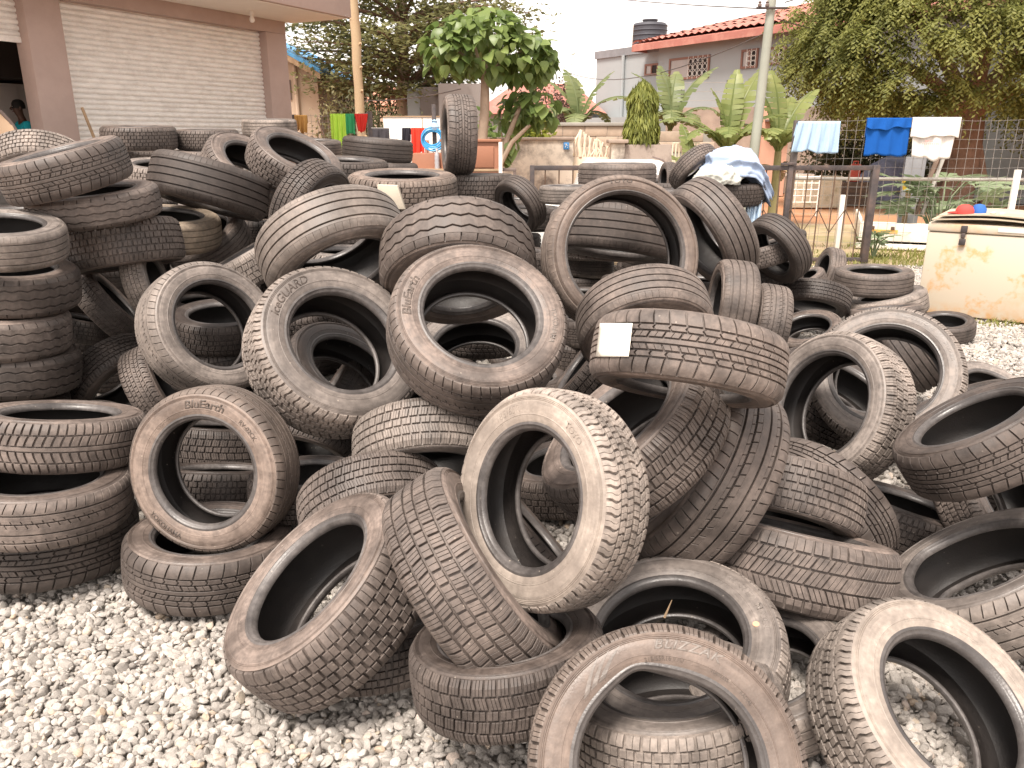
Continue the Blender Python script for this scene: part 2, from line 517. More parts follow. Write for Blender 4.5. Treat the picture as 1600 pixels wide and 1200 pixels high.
ng = bpy.data.node_groups.new('scatter', 'GeometryNodeTree')
ng.interface.new_socket('Geometry', in_out='INPUT', socket_type='NodeSocketGeometry')
ng.interface.new_socket('Geometry', in_out='OUTPUT', socket_type='NodeSocketGeometry')
gi, go = ng.nodes.new('NodeGroupInput'), ng.nodes.new('NodeGroupOutput')
ip = ng.nodes.new('GeometryNodeInstanceOnPoints')
ci = ng.nodes.new('GeometryNodeCollectionInfo')
ci.inputs['Collection'].default_value = stone_col
ci.inputs['Separate Children'].default_value = True
ci.inputs['Reset Children'].default_value = True
def named(nm, typ):
    a = ng.nodes.new('GeometryNodeInputNamedAttribute')
    a.data_type = typ
    a.inputs['Name'].default_value = nm
    return a.outputs['Attribute']
er = ng.nodes.new('FunctionNodeEulerToRotation')
ng.links.new(named('rot', 'FLOAT_VECTOR'), er.inputs[0])
ng.links.new(gi.outputs[0], ip.inputs['Points'])
ng.links.new(ci.outputs[0], ip.inputs['Instance'])
ip.inputs['Pick Instance'].default_value = True
ng.links.new(named('pick', 'INT'), ip.inputs['Instance Index'])
ng.links.new(er.outputs[0], ip.inputs['Rotation'])
ng.links.new(named('scl', 'FLOAT_VECTOR'), ip.inputs['Scale'])
ng.links.new(ip.outputs[0], go.inputs[0])
gravel.modifiers.new('scatter', 'NODES').node_group = ng

# ------------------------------------------------------------------ sky-side setting: buildings
class Frame:
    """a vertical wall plane: local x along the wall, local y into the building, z up"""
    def __init__(self, A, az):
        self.A = Vector((A[0], A[1], 0))
        self.e = Vector((math.sin(R(az)), math.cos(R(az)), 0))
        self.n = Vector((-self.e.y, self.e.x, 0))
        self.rot = math.atan2(self.e.y, self.e.x)
    def sz(self, px, py, off=0.0):
        d = at(px, py, 1.0) - Vector((0, 0, CAMH))
        A = self.A + self.n * off
        k = A.dot(self.n) / d.dot(self.n)
        p = d * k
        return (p - A).dot(self.e), CAMH + p.z
    def w(self, s, t, z):
        return self.A + self.e * s + self.n * t + Vector((0, 0, z))

M_plaster = mat('pink_plaster', (.43, .33, .295), .85, .05, 2.0, .08, 80, stain=(.30, .22, .19), stain_scale=.8, stain_amt=.5)
M_soffit = mat('soffit_paint', (.72, .68, .62), .8, .04, 3, .05)
M_slat = mat('shutter_metal', (.80, .77, .73), .5, .07, 4.0, .05, 90, spec=.5, stain=(.40, .35, .31), stain_scale=6, stain_amt=.35)
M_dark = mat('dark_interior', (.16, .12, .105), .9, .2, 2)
M_bay_shade = mat('bay_shade', (.040, .030, .027), .9, .2, 2)  # near-black colour stands in for the shade high in the bay
M_door = mat('interior_door', (.58, .53, .50), .7, .05, 2)
M_conc = mat('grey_concrete', (.30, .28, .25), .9, .15, 3, .3, 40)
M_wood = mat('weathered_wood', (.36, .25, .155), .8, .2, 5, .3, 40)
M_blackmetal = mat('dark_painted_steel', (.060, .050, .050), .55, .25, 8, .15, 60, stain=(.17, .11, .085), stain_scale=5, stain_amt=.55)
M_rustrod = mat('rusty_rod', (.12, .075, .05), .8, .25, 10)
M_white = mat('white_paint', (.78, .75, .70), .5, .05, 3, .05, stain=(.50, .42, .34), stain_scale=2, stain_amt=.4)

# -- shop with roller shutters
SH = Frame(at(108, 100, 9.2), 27)
shop = thing('shop', 'dusky pink shop with a wide closed white roller shutter behind the tyres', 'shop', SH.A, SH.rot)
def part(mb, name, m, par, bevel=0.0):
    return mb.build(name, m, par, bevel)
part(MB().box((-.41, 0, 0), (0, .22, 3.0)), 'pillar', M_plaster, shop, .012)
part(MB().box((3.05, 0, 0), (3.45, .35, 3.0)), 'pillar', M_plaster, shop, .012)
part(MB().box((-4.2, .002, 3.0), (3.45, .35, 3.9)), 'lintel', M_plaster, shop)
part(MB().box((-4.6, -1.05, 3.172), (3.62, -.002, 3.80)), 'canopy', M_plaster, shop, .01)
part(MB().box((-4.55, -1.0, 3.160), (3.57, -.01, 3.170)), 'soffit', M_soffit, shop)
part(MB().box((3.2, .352, 0), (3.45, 6, 3.9)), 'side_wall', M_plaster, shop)
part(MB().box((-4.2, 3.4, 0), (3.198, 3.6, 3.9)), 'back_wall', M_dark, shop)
part(MB().box((-4.0, 2.1, 2.32), (3.1, 3.39, 2.95)), 'shade_loft', M_bay_shade, shop)  # box added to keep the upper part of the bay dark
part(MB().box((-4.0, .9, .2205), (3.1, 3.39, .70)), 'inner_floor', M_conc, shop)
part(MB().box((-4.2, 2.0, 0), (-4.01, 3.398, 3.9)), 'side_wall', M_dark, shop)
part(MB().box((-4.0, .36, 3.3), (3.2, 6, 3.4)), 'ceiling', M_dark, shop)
part(MB().box((-4.0, .0, 0.02), (3.2, 6, .22)), 'floor_slab', M_conc, shop)

SLAT = .058
def slat_mesh(w):
    p = []
    for k in range(7):
        t = k / 6
        p.append((.014 * math.sin(PI * min(1, t * 1.22)) ** .8 if t < .82 else -.007, SLAT * t))
    mb = MB()
    for i in range(len(p) - 1):
        (a, za), (b, zb) = p[i], p[i + 1]
        mb.quad((0, -a, za), (w, -a, za), (w, -b, zb), (0, -b, zb))
    me = mb.mesh('slat')
    bm = bmesh.new(); bm.from_mesh(me); bmesh.ops.remove_doubles(bm, verts=bm.verts, dist=1e-5); bm.to_mesh(me); bm.free()
    crease(me, 50)
    return me
def shutter(x0, x1, z0, z1, y):
    fr = MB().box((x0, y + .03, z1 - .02), (x1, y + .09, z1 - .001)).build('roller_shutter', M_slat, shop)
    for xa in (x0, x1 - .05):
        MB().box((xa, y + .03, z0), (xa + .05, y + .07, z1 - .021)).build('guide_rail', M_slat, fr)
    sm = slat_mesh(x1 - x0)
    n = int((z1 - z0) / SLAT)
    for k in range(n):
        link('slat', sm, M_slat, fr, (x0, y + random.uniform(-.0015, .0015), z1 - (k + 1) * SLAT))
    MB().box((x0, y - .015, z1 - n * SLAT - .06), (x1, y + .02, z1 - n * SLAT - .002)).build('bottom_rail', M_slat, fr)
shutter(0.0, 3.05, .22, 3.0, .14)
shutter(-3.9, -.36, 2.56, 3.0, .14)
def bulb(px, py):
    s, z = SH.sz(px, py - 8, -.35)
    b = thing('light_bulb', 'white bulb in a holder under the shop canopy' if px > 300 else 'round white bulb at the top edge above the shutter', 'light bulb', SH.w(s, -.35, 3.16))
    MB().lathe([(.0, 0), (.028, 0), (.028, -.045), (.018, -.05), (.0, -.05)], 12).build('holder', M_white, b, smooth=True)
    MB().lathe([(.014, -.05), (.020, -.065), (.033, -.095), (.034, -.112), (.022, -.135), (0, -.142)], 14).build('globe', M_white, b, smooth=True)
bulb(393, 30); bulb(168, 2)

# door panel standing inside the dark bay, and the stick by the pillar
p = at(30, 160, 11.3)
dr = thing('cabinet', 'pale grey cabinet behind the person in the dark shop bay', 'cabinet', (p.x, p.y, .702), SH.rot)
zt = Z(131, 11.3) - .702
MB().box((-.62, -.02, 0), (.20, .4, zt)).build('body', M_door, dr, .01)
MB().box((-.60, -.045, .05), (-.02, -.022, zt - .04)).build('door', M_door, dr, .008)
MB().box((-.08, -.075, .7), (-.05, -.047, .95)).build('handle', M_blackmetal, dr)
a, b2 = SH.w(.05, -.03, Z(168, 9.3)), SH.w(.42, -.25, .0)
tag(MB().tube([a, a.lerp(b2, .5) + Vector((.01, 0, .01)), b2], [.016, .018, .02], 7).build('stick', M_wood, smooth=True), 'brown wooden stick leaning against the left side of the shutter', 'stick')

# -- beige building with the blue roof edge
M_beige = mat('beige_plaster', (.50, .40, .30), .9, .07, 1.2, .15, 30, stain=(.36, .28, .21), stain_scale=1.2, stain_amt=.5)
M_blueroof = mat('blue_roof_sheet', (.10, .33, .62), .5, .08, 3)
Y = 21.0
bb = thing('beige_building', 'beige house corner with a blue roof edge beside the shop', 'house', (0, 0, 0))
xr, xl = X(502, Y), X(395, Y)
zr, zl = Z(113, Y), Z(48, Y)
MB().hexa([(xl, Y, 0), (xr, Y, 0), (xr, Y + 7, 0), (xl, Y + 7, 0), (xl, Y, zl), (xr, Y, zr), (xr, Y + 7, zr), (xl, Y + 7, zl)]).build('wall', M_beige, bb)
ex, ez = X(514, Y) , Z(107, Y - .4)
slope = (zl - zr) / (xl - xr)
def rz(x): return zr + (x - xr) * slope + .05
MB().hexa([(xl, Y - .5, rz(xl)), (ex, Y - .5, rz(ex)), (ex, Y + 7.3, rz(ex)), (xl, Y + 7.3, rz(xl)), (xl, Y - .5, rz(xl) + .10), (ex, Y - .5, rz(ex) + .10), (ex, Y + 7.3, rz(ex) + .10), (xl, Y + 7.3, rz(xl) + .10)]).build('roof', M_blueroof, bb)
MB().hexa([(xl, Y - .52, rz(xl) - .14), (ex, Y - .52, rz(ex) - .14), (ex, Y - .45, rz(ex) - .14), (xl, Y - .45, rz(xl) - .14), (xl, Y - .52, rz(xl) - .003), (ex, Y - .52, rz(ex) - .003), (ex, Y - .45, rz(ex) - .003), (xl, Y - .45, rz(xl) - .003)]).build('barge_board', M_wood, bb)
MB().box((X(457, Y), Y - .03, Z(156, Y)), (X(461, Y), Y + .05, Z(125, Y))).build('window', M_dark, bb)
MB().tube([(X(471, Y), Y - .06, 0), (X(469, Y), Y - .06, rz(X(469, Y)) - .2)], .05, 8).build('drain_pipe', M_beige, bb)

# -- pale house far behind the bushes
M_cream = mat('cream_wall', (.60, .48, .38), .9, .05, 1)
M_terra = mat('terracotta_roof', (.46, .22, .15), .85, .1, 3)
Y = 44.0
ph = thing('pale_house', 'far pale house with a terracotta roof behind the bushes by the wooden pole', 'house', (X(560, Y), Y, 0))
MB().box((-3.2, 0, 0), (3.0, 5, Z(165, Y))).build('wall', M_cream, ph)
zz = Z(165, Y)
MB().hexa([(-3.6, -.4, zz), (3.4, -.4, zz), (3.4, 5.4, zz), (-3.6, 5.4, zz), (-1.8, 2, zz + 1.2), (1.6, 2, zz + 1.2), (1.6, 3, zz + 1.2), (-1.8, 3, zz + 1.2)]).build('roof', M_terra, ph)

# -- grey house with the red roof
M_grey = mat('grey_house_wall', (.31, .33, .335), .85, .04, .8, .08, 20)
M_red = mat('red_roof_sheet', (.36, .14, .11), .6, .10, 1.5, .05, stain=(.62, .36, .28), stain_scale=2, stain_amt=.4)
M_frame = mat('brown_window_frame', (.22, .11, .08), .6, .1, 4)
M_cap = mat('parapet_grey', (.20, .20, .21), .85, .15, 3)
M_glass = mat('window_glass', (.34, .30, .28), .25, .1, 2, 0, spec=.6)
M_hole = mat('dark_room', (.03, .024, .022), .8, .1, 2)
HA = at(1003, 100, 32.0)
HS = Frame(HA, math.degrees(math.atan2(.543, -.84)))
hs = thing('grey_house', 'big grey house with a red sheet roof behind the banana plants', 'house', HS.A, HS.rot)
_, zE = HS.sz(1003, 72)
sL, zF = HS.sz(925, 92)
sR = 16.0
MB().box((0.9, 0, 0), (sR, 9, zE)).build('wall', M_grey, hs)
MB().box((sL, .25, 0), (.898, 7, zF)).build('side_wing', M_grey, hs)
MB().box((sL - .06, .18, zF), (.898, 7.06, zF + .28)).build('parapet', M_cap, hs)
s1, _ = HS.sz(975, 120, .25)
MB().tube([(s1, .18, 0), (s1, .18, zF)], .07, 8).build('drain_pipe', M_grey, hs)
# hipped roof of separate sheets, with a fascia
ov, rh, dep = .55, 1.35, 9.0
e0, e1 = .05, sR + ov
r0, r1 = e0 + (dep / 2 + ov), e1 - (dep / 2 + ov)
yr = dep / 2
roof = MB().hexa([(e0, -ov, zE - .02), (e1, -ov, zE - .02), (e1, dep + ov, zE - .02), (e0, dep + ov, zE - .02), (e0 + .05, -ov + .05, zE + .02), (e1 - .05, -ov + .05, zE + .02), (e1 - .05, dep + ov - .05, zE + .02), (e0 + .05, dep + ov - .05, zE + .02)]).build('roof', M_red, hs)
MB().box((e0, -ov - .03, zE - .24), (e1, -ov - .002, zE - .021)).build('fascia', M_red, roof)
MB().box((e0 - .03, -ov, zE - .24), (e0 - .002, dep + ov, zE - .021)).build('fascia', M_red, roof)
nx = 26
def ridge_pt(x):     # top end of a sheet starting at x on the eave
    if x < r0: k = (x - e0) / (r0 - e0)
    elif x > r1: k = (e1 - x) / (e1 - r1)
    else: k = 1.0
    k = max(.0, k)
    return Vector((x, -ov + (yr + ov) * k, zE + .02 + rh * k))
for k in range(nx):
    xa, xb = e0 + (e1 - e0) * k / nx, e0 + (e1 - e0) * (k + 1) / nx
    mb = MB()
    for j in range(4):     # four ribbed courses up the slope
        for q in range(2):
            x0, x1 = xa + (xb - xa) * q / 2, xa + (xb - xa) * (q + 1) / 2
            p0, p1 = ridge_pt(x0), ridge_pt(x1)
            b0, b1 = Vector((x0, -ov, zE + .02)), Vector((x1, -ov, zE + .02))
            f0, f1 = j / 4, (j + 1) / 4
            up = Vector((0, 0, .03 + .04 * (1 - 0)))
            mid0, mid1 = (b0.lerp(p0, f0) + b1.lerp(p1, f0)) / 2, (b0.lerp(p0, f1) + b1.lerp(p1, f1)) / 2
            lift0, lift1 = Vector((0, 0, .05)), Vector((0, 0, .01))
            mb.quad(b0.lerp(p0, f0) + lift0, mid0 + up + lift0, mid1 + up + lift1, b0.lerp(p0, f1) + lift1)
            mb.quad(mid0 + up + lift0, b1.lerp(p1, f0) + lift0, b1.lerp(p1, f1) + lift1, mid1 + up + lift1)
    mb.build('roof_sheet', M_red, roof)
mb = MB()       # the other three slopes
A_, B_, C_, D_ = (e0, -ov, zE + .02), (e1, -ov, zE + .02), (e1, dep + ov, zE + .02), (e0, dep + ov, zE + .02)
Ra, Rb = (r0, yr, zE + rh + .02), (r1, yr, zE + rh + .02)
mb.v += [A_, B_, C_, D_, Ra, Rb]
mb.f += [(3, 0, 4), (1, 2, 5), (2, 3, 4, 5)]
mb.build('rear_slope', M_red, roof)
def window(px0, py0, px1, py1, grille=True, panes=2):
    sa, za = HS.sz(px0, py0); sb, zb = HS.sz(px1, py1)
    _, zc = HS.sz(px0, py1 + (5 if px1 - px0 > 40 else 1))
    z1, z0 = za, (zb + zc) / 2
    if sa < .9: y = .25
    else: y = 0
    w = MB()
    t = .07
    for (lo, hi) in (((sa, y - .05, z0), (sb, y + .02, z0 + t)), ((sa, y - .05, z1 - t), (sb, y + .02, z1)), ((sa, y - .05, z0 + t), (sa + t, y + .02, z1 - t)), ((sb - t, y - .05, z0 + t), (sb, y + .02, z1 - t))):
        w.box(lo, hi)
    for k in range(1, panes):
        x = sa + (sb - sa) * k / panes
        w.box((x - .03, y - .045, z0 + t), (x + .03, y + .018, z1 - t))
    wf = w.build('window', M_frame, hs)
    for k in range(panes):
        xa, xb = sa + t + (sb - sa - 2 * t) * k / panes, sa + t + (sb - sa - 2 * t) * (k + 1) / panes
        MB().box((xa, y - .015, z0 + t), (xb, y - .004, z1 - t)).build('pane', M_glass if k < panes / 2 else M_hole, wf)
    if grille:
        g = MB()
        n = max(3, int((sb - sa) / .22)); m = max(3, int((z1 - z0) / .22))
        for i in range(n // 2, n):
            for j in range(m):
                cx, cz = sa + t + (i + .5) * (sb - sa - 2 * t) / n, z0 + t + (j + .5) * (z1 - z0 - 2 * t) / m
                rr = .09
                g.tube([(cx + rr * math.cos(q * PI / 4), y - .06, cz + rr * math.sin(q * PI / 4)) for q in range(9)], .009, 4, cap=False)
        for i in range(n // 2, n + 1):
            x = sa + t + i * (sb - sa - 2 * t) / n
            g.tube([(x, y - .06, z0), (x, y - .06, z1)], .009, 4)
        struct(g.build('grille', M_white, wf), 'stuff')
window(1047, 92, 1108, 121, True, 2)
window(1160, 78, 1184, 106, True, 2)
window(1202, 74, 1228, 100, True, 2)
window(1001, 100, 1021, 117, False, 2)
# low side annexe of the house
s2, z2 = HS.sz(985, 172, -1.2)
MB().box((sL + .2, -1.2, 0), (s2 + 1.2, .24, HS.sz(960, 183, -1.2)[1])).build('annexe', M_grey, hs)
# -- water tank on the flat wing
M_tank = mat('black_tank_plastic', (.055, .055, .065), .5, .12, 3, .05)
tz = zF + .12
sT, _ = HS.sz(1014, 70, 3.2)
tk = thing('water_tank', 'ribbed black water tank on the flat roof beside the red roof', 'water tank', HS.w(sT, 3.2, tz))
ht = HS.sz(1014, 33, 3.2)[1] - tz
rt = .76
prof = [(0, 0), (rt, 0)]
for k in range(7):
    z0 = ht * .86 * k / 7
    prof += [(rt, z0 + .02), (rt - .03, z0 + .05), (rt - .03, z0 + ht * .86 / 7 - .03), (rt, z0 + ht * .86 / 7)]
prof += [(rt - .1, ht * .93), (.30, ht * .95), (.30, ht), (0, ht)]
MB().lathe(prof, 28).build('drum', M_tank, tk, smooth=True)
MB().lathe([(.33, ht), (.33, ht + .05), (0, ht + .06)], 20).build('lid', M_tank, tk, smooth=True)
MB().tube([(-rt - .05, -.3, 0), (-rt - .0, -.3, ht * .8), (-rt + .1, -.3, ht * 1.9)], [.03, .03, .012], 6).build('pipe', M_white, tk)
# -- boundary walls beyond the yard
M_block = mat('cement_block', (.42, .33, .255), .95, .14, 6, .4, 30, rnd=.10)
M_stained = mat('mould_stained_wall', (.66, .59, .50), .9, .10, 1.5, .2, 30, stain=(.11, .09, .08), stain_scale=2.2, stain_amt=1.0)
M_old = mat('old_wall', (.34, .27, .22), .95, .2, 2, .3, 20, stain=(.20, .15, .13), stain_scale=1.5, stain_amt=.6)
block_me = MB().box((0, 0, 0), (.445, .15, .19)).mesh('block', .006)
def block_wall(name, label, x0, x1, Y, z0, z1, cap=True):
    t = thing(name, label, 'wall', (x0, Y, 0))
    MB().box((0, .012, 0), (x1 - x0, .135, z1 - .002)).build('mortar', M_conc, t)
    nrow = int(round((z1 - z0) / .2))
    for r in range(nrow):
        z = z1 - (r + 1) * .2
        x = -.225 * (r % 2)
        while x < x1 - x0 - .3:
            link('block', block_me, M_block, t, (max(x, 0), random.uniform(-.006, .006), z + .005))
            x += .455
    if cap:
        MB().box((-.03, -.04, z1), (x1 - x0 + .03, .19, z1 + .07)).build('coping', M_conc, t, .01)
    return t
Y = 17.0
block_wall('block_wall', 'bare cement block wall with a pale coping behind the cream sun gate', X(845, Y), X(992, Y), Y, Z(240, Y), Z(197, Y))
Y = 16.4
block_wall('block_wall', 'bare cement block wall between the weeping tree and the banana plants', X(1028, Y), X(1112, Y), Y, Z(245, Y), Z(205, Y), False)
Y = 26.0
t = thing('old_wall', 'long stained boundary wall with grass on top below the grey house', 'wall', (X(1030, Y), Y - 1, 0), R(-14))
MB().box((0, 0, 0), (6.2, .2, Z(170, Y))).build('face', M_old, t)
for k in range(5):
    MB().tube([(.4 + k * 1.3, .1, Z(170, Y) + .0), (.4 + k * 1.3, .1, Z(170, Y) + .75)], .018, 5).build('wire_post', M_blackmetal, t)
wm = MB()
for h in (.2, .45, .7):
    wm.tube([(.1, .08, Z(170, Y) + h), (3, .08, Z(170, Y) + h - .02), (6.1, .08, Z(170, Y) + h)], .008, 4)
struct(wm.build('wire', M_conc, t), 'stuff')
M_pink = mat('salmon_wall', (.62, .36, .26), .9, .06, 2)
Y = 23.0
t = thing('salmon_wall', 'salmon painted wall behind the right banana plants', 'wall', (X(1190, Y), Y, 0))
MB().box((0, 0, 0), (.75, .2, Z(160, Y))).build('face', M_pink, t)
MB().box((.05, -.35, Z(190, Y)), (.7, -.002, Z(187, Y))).build('ledge', M_dark, t)

Y = 13.2
t = thing('stained_wall', 'whitewashed yard wall with black mould stains and a blue number plate', 'wall', (X(700, Y), Y, 0))
MB().box((0, 0, 0), (X(896, Y) - X(700, Y), .18, Z(219, Y))).build('face', M_stained, t)
MB().box((0, -.03, Z(219, Y) + .001), (X(898, Y) - X(700, Y), .22, Z(219, Y) + .045)).build('coping', M_old, t, .008)
M_blue = mat('blue_plate', (.05, .22, .50), .4, .05, 3)
pl = thing('number_plate', 'small blue number plate on the whitewashed stained wall', 'plate', (X(885, Y), Y - .012, Z(228, Y)))
MB().box((-.045, -.006, -.055), (.045, .006, .055)).build('plate', M_blue, pl, .003)
def sign_text(par, s, size, loc, m, rotx=90, ext=.002):
    cu = bpy.data.curves.new('lettering', 'FONT')
    cu.body = s; cu.size = size; cu.align_x = 'CENTER'; cu.align_y = 'CENTER'; cu.extrude = ext
    tmp = bpy.data.objects.new('lettering', cu); C.objects.link(tmp)
    me = bpy.data.meshes.new_from_object(tmp.evaluated_get(bpy.context.evaluated_depsgraph_get()))
    bpy.data.objects.remove(tmp)
    return link('lettering', me, m, par, loc, (R(rotx), 0, 0))
sign_text(pl, '7:', .085, (0, -.009, 0), M_white)
# -- cream gate with a sun-ray pattern
M_creamgate = mat('cream_gate_paint', (.76, .66, .53), .55, .08, 4, .05, stain=(.48, .26, .12), stain_scale=4, stain_amt=.35)
Y = 13.4
g = thing('sunray_gate', 'cream metal gate with curved sun rays beside the stained wall', 'gate', (X(927, Y), Y, 0))
def gp(px, py): return Vector((X(px, Y) - X(927, Y), 0, Z(py, Y)))
MB().box((gp(897, 0).x, -.012, 0), (gp(957, 0).x, .012, Z(245, Y))).build('lower_panel', M_creamgate, g, .004)
tops = [(901, 216), (905, 208), (908, 203), (912, 206), (916, 209), (920, 212), (924, 215), (929, 217), (934, 216), (938, 219), (943, 222), (947, 226), (951, 228), (955, 228)]
for k, (px, py) in enumerate(tops):
    b0 = gp(px - .5, 245); t0 = gp(px, py)
    mid = b0.lerp(t0, .5) + Vector((.03 * (1 if k % 2 else -1), 0, 0))
    MB().tube([b0, b0.lerp(mid, .5), mid, mid.lerp(t0, .5), t0], .016 if k != 2 else .035, 6).build('bar', M_creamgate, g, smooth=True)
MB().tube([gp(895, 222), gp(901, 216), gp(908, 203)], .02, 6).build('top_rail', M_creamgate, g, smooth=True)
for sgn in (-1, 1):
    MB().tube([gp(933, 244), gp(933 + sgn * 6, 232), gp(933 + sgn * 4, 221), gp(933, 217)], .014, 6).build('ray', M_creamgate, g, smooth=True)
    MB().tube([gp(933, 230), gp(933 + sgn * 8, 242)], .014, 6).build('ray', M_creamgate, g, smooth=True)
MB().tube([gp(933, 245), gp(933, 216)], .018, 6).build('bar', M_creamgate, g)
Y = 13.0
t = thing('gate_pillar', 'whitewashed gate pillar right of the sunray gate', 'pillar', (X(966, Y), Y, 0))
MB().box((-.10, 0, 0), (.11, .25, Z(224, Y))).build('shaft', M_stained, t)
MB().box((-.15, -.05, Z(224, Y) + .001), (.16, .30, Z(221, Y) + .03)).build('capstone', M_old, t, .01)
t = thing('planter_wall', 'dark stained low wall holding the weeping tree', 'wall', (X(977, Y), Y + .05, 0))
MB().box((0, 0, 0), (X(1052, Y) - X(977, Y), .55, Z(226, Y))).build('face', mat('mossy_wall', (.36, .30, .26), .95, .2, 2, .3, 20, stain=(.10, .08, .07), stain_scale=4, stain_amt=.9), t)
Y = 14.2
t = thing('lattice_fence', 'cream lattice fence panel right of the planter wall', 'fence', (X(1052, Y), Y, 0))
wd = X(1094, Y) - X(1052, Y)
MB().box((0, 0, Z(247, Y) - .1), (wd, .03, Z(245, Y))).build('rail', M_creamgate, t)
MB().box((0, 0, Z(224, Y)), (wd, .03, Z(222, Y))).build('rail', M_creamgate, t)
for k in range(9):
    MB().box((wd * k / 8 - .012, .002, Z(245, Y)), (wd * k / 8 + .012, .026, Z(224, Y))).build('bar', M_creamgate, t)
# grey outbuilding behind the upright tyre
M_gb = mat('grey_shed_wall', (.20, .175, .165), .9, .08, 1.5, .1)
Y = 20.0
t = thing('grey_shed', 'dark grey flat walled shed behind the upright tyre', 'shed', (X(658, Y), Y, 0))
MB().box((0, 0, 0), (X(690, Y) - X(658, Y), 3, Z(136, Y))).build('wall', M_gb, t)
MB().box((X(690, Y) - X(658, Y) + .003, -.6, 0), (X(760, Y) - X(658, Y), 3, Z(133, Y))).build('wall', mat('grey_shed_front', (.27, .24, .225), .9, .06, 1.5, .1), t)
MB().box((X(638, Y) - X(658, Y), .05, 0), (-.003, 1.5, Z(138, Y))).build('side_panel', M_grey, t)
# lilac low house behind the leafy tree, red roof
Y = 34.0
t = thing('low_house', 'low house with a red roof behind the leafy tree and banana plant', 'house', (X(850, Y), Y, 0))
MB().box((-2.5, 0, 0), (2.3, 4, Z(178, Y))).build('wall', M_grey, t)
zz = Z(178, Y)
MB().hexa([(-2.9, -.4, zz), (2.5, -.4, zz), (2.5, 4.4, zz), (-2.9, 4.4, zz), (-1.2, 1.8, Z(126, Y)), (1.3, 1.8, Z(126, Y)), (1.3, 2.2, Z(126, Y)), (-1.2, 2.2, Z(126, Y))]).build('roof', M_red, t)

# ------------------------------------------------------------------ trees and plants
M_bark = mat('pale_bark', (.36, .27, .20), .9, .2, 6, .5, 25)
M_bark2 = mat('brown_bark', (.20, .125, .09), .95, .25, 4, .7, 14)
M_neem = leaf_mat('neem_leaf', (.100, .120, .030), (.340, .345, .100), .5)
M_almond = leaf_mat('layered_leaf', (.110, .122, .052), (.300, .300, .135), .5)
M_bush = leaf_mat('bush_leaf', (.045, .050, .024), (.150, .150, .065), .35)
M_mulb = leaf_mat('broad_leaf', (.085, .145, .040), (.290, .370, .120), .45, .36)
M_yel = leaf_mat('yellow_green_leaf', (.18, .22, .03), (.36, .36, .06), .4)
M_ban = leaf_mat('banana_leaf', (.100, .140, .050), (.240, .270, .120), .35, .45)
M_ban2 = leaf_mat('fresh_banana_leaf', (.140, .185, .055), (.290, .320, .115), .4, .4)
M_weep = leaf_mat('weeping_leaf', (.110, .145, .030), (.290, .300, .070), .35)
M_pap = leaf_mat('lobed_leaf', (.14, .19, .10), (.30, .36, .22), .35)
M_grass = leaf_mat('grass_blade', (.14, .17, .035), (.30, .28, .10), .3)
M_dry = mat('dry_leaf', (.34, .24, .14), .9, .2, 4)

def quads_np(name, centers, us, vs, m, parent=None, fold=None):
    """many small leaves: each a bent rhombus of two quads-as-triangles"""
    n = len(centers)
    nrm = np.cross(us, vs)
    nrm = nrm / (np.linalg.norm(nrm, axis=1, keepdims=True) + 1e-9)
    L = np.linalg.norm(us, axis=1, keepdims=True)
    p0 = centers - us * .5
    p1 = centers + vs * .5 + nrm * L * .10
    p2 = centers + us * .5
    p3 = centers - vs * .5 + nrm * L * .10
    V = np.stack([p0, p1, p2, p3], 1).reshape(-1, 3)
    i = np.arange(n) * 4
    F_ = np.concatenate([np.stack([i, i + 3, i + 2], 1), np.stack([i, i + 2, i + 1], 1)])
    return link(name, mesh_np(name, V, F_), m, parent)

def rdir(rs, n):
    d = rs.normal(size=(n, 3))
    return d / np.linalg.norm(d, axis=1, keepdims=True)

def trunk_mb(pts, r0, r1, n=10):
    k = len(pts)
    return MB().tube(pts, [r0 + (r1 - r0) * i / (k - 1) for i in range(k)], n)

def bez(a, b, c, n=6):
    a, b, c = Vector(a), Vector(b), Vector(c)
    return [a * (1 - t) ** 2 + b * 2 * t * (1 - t) + c * t * t for t in [i / (n - 1) for i in range(n)]]

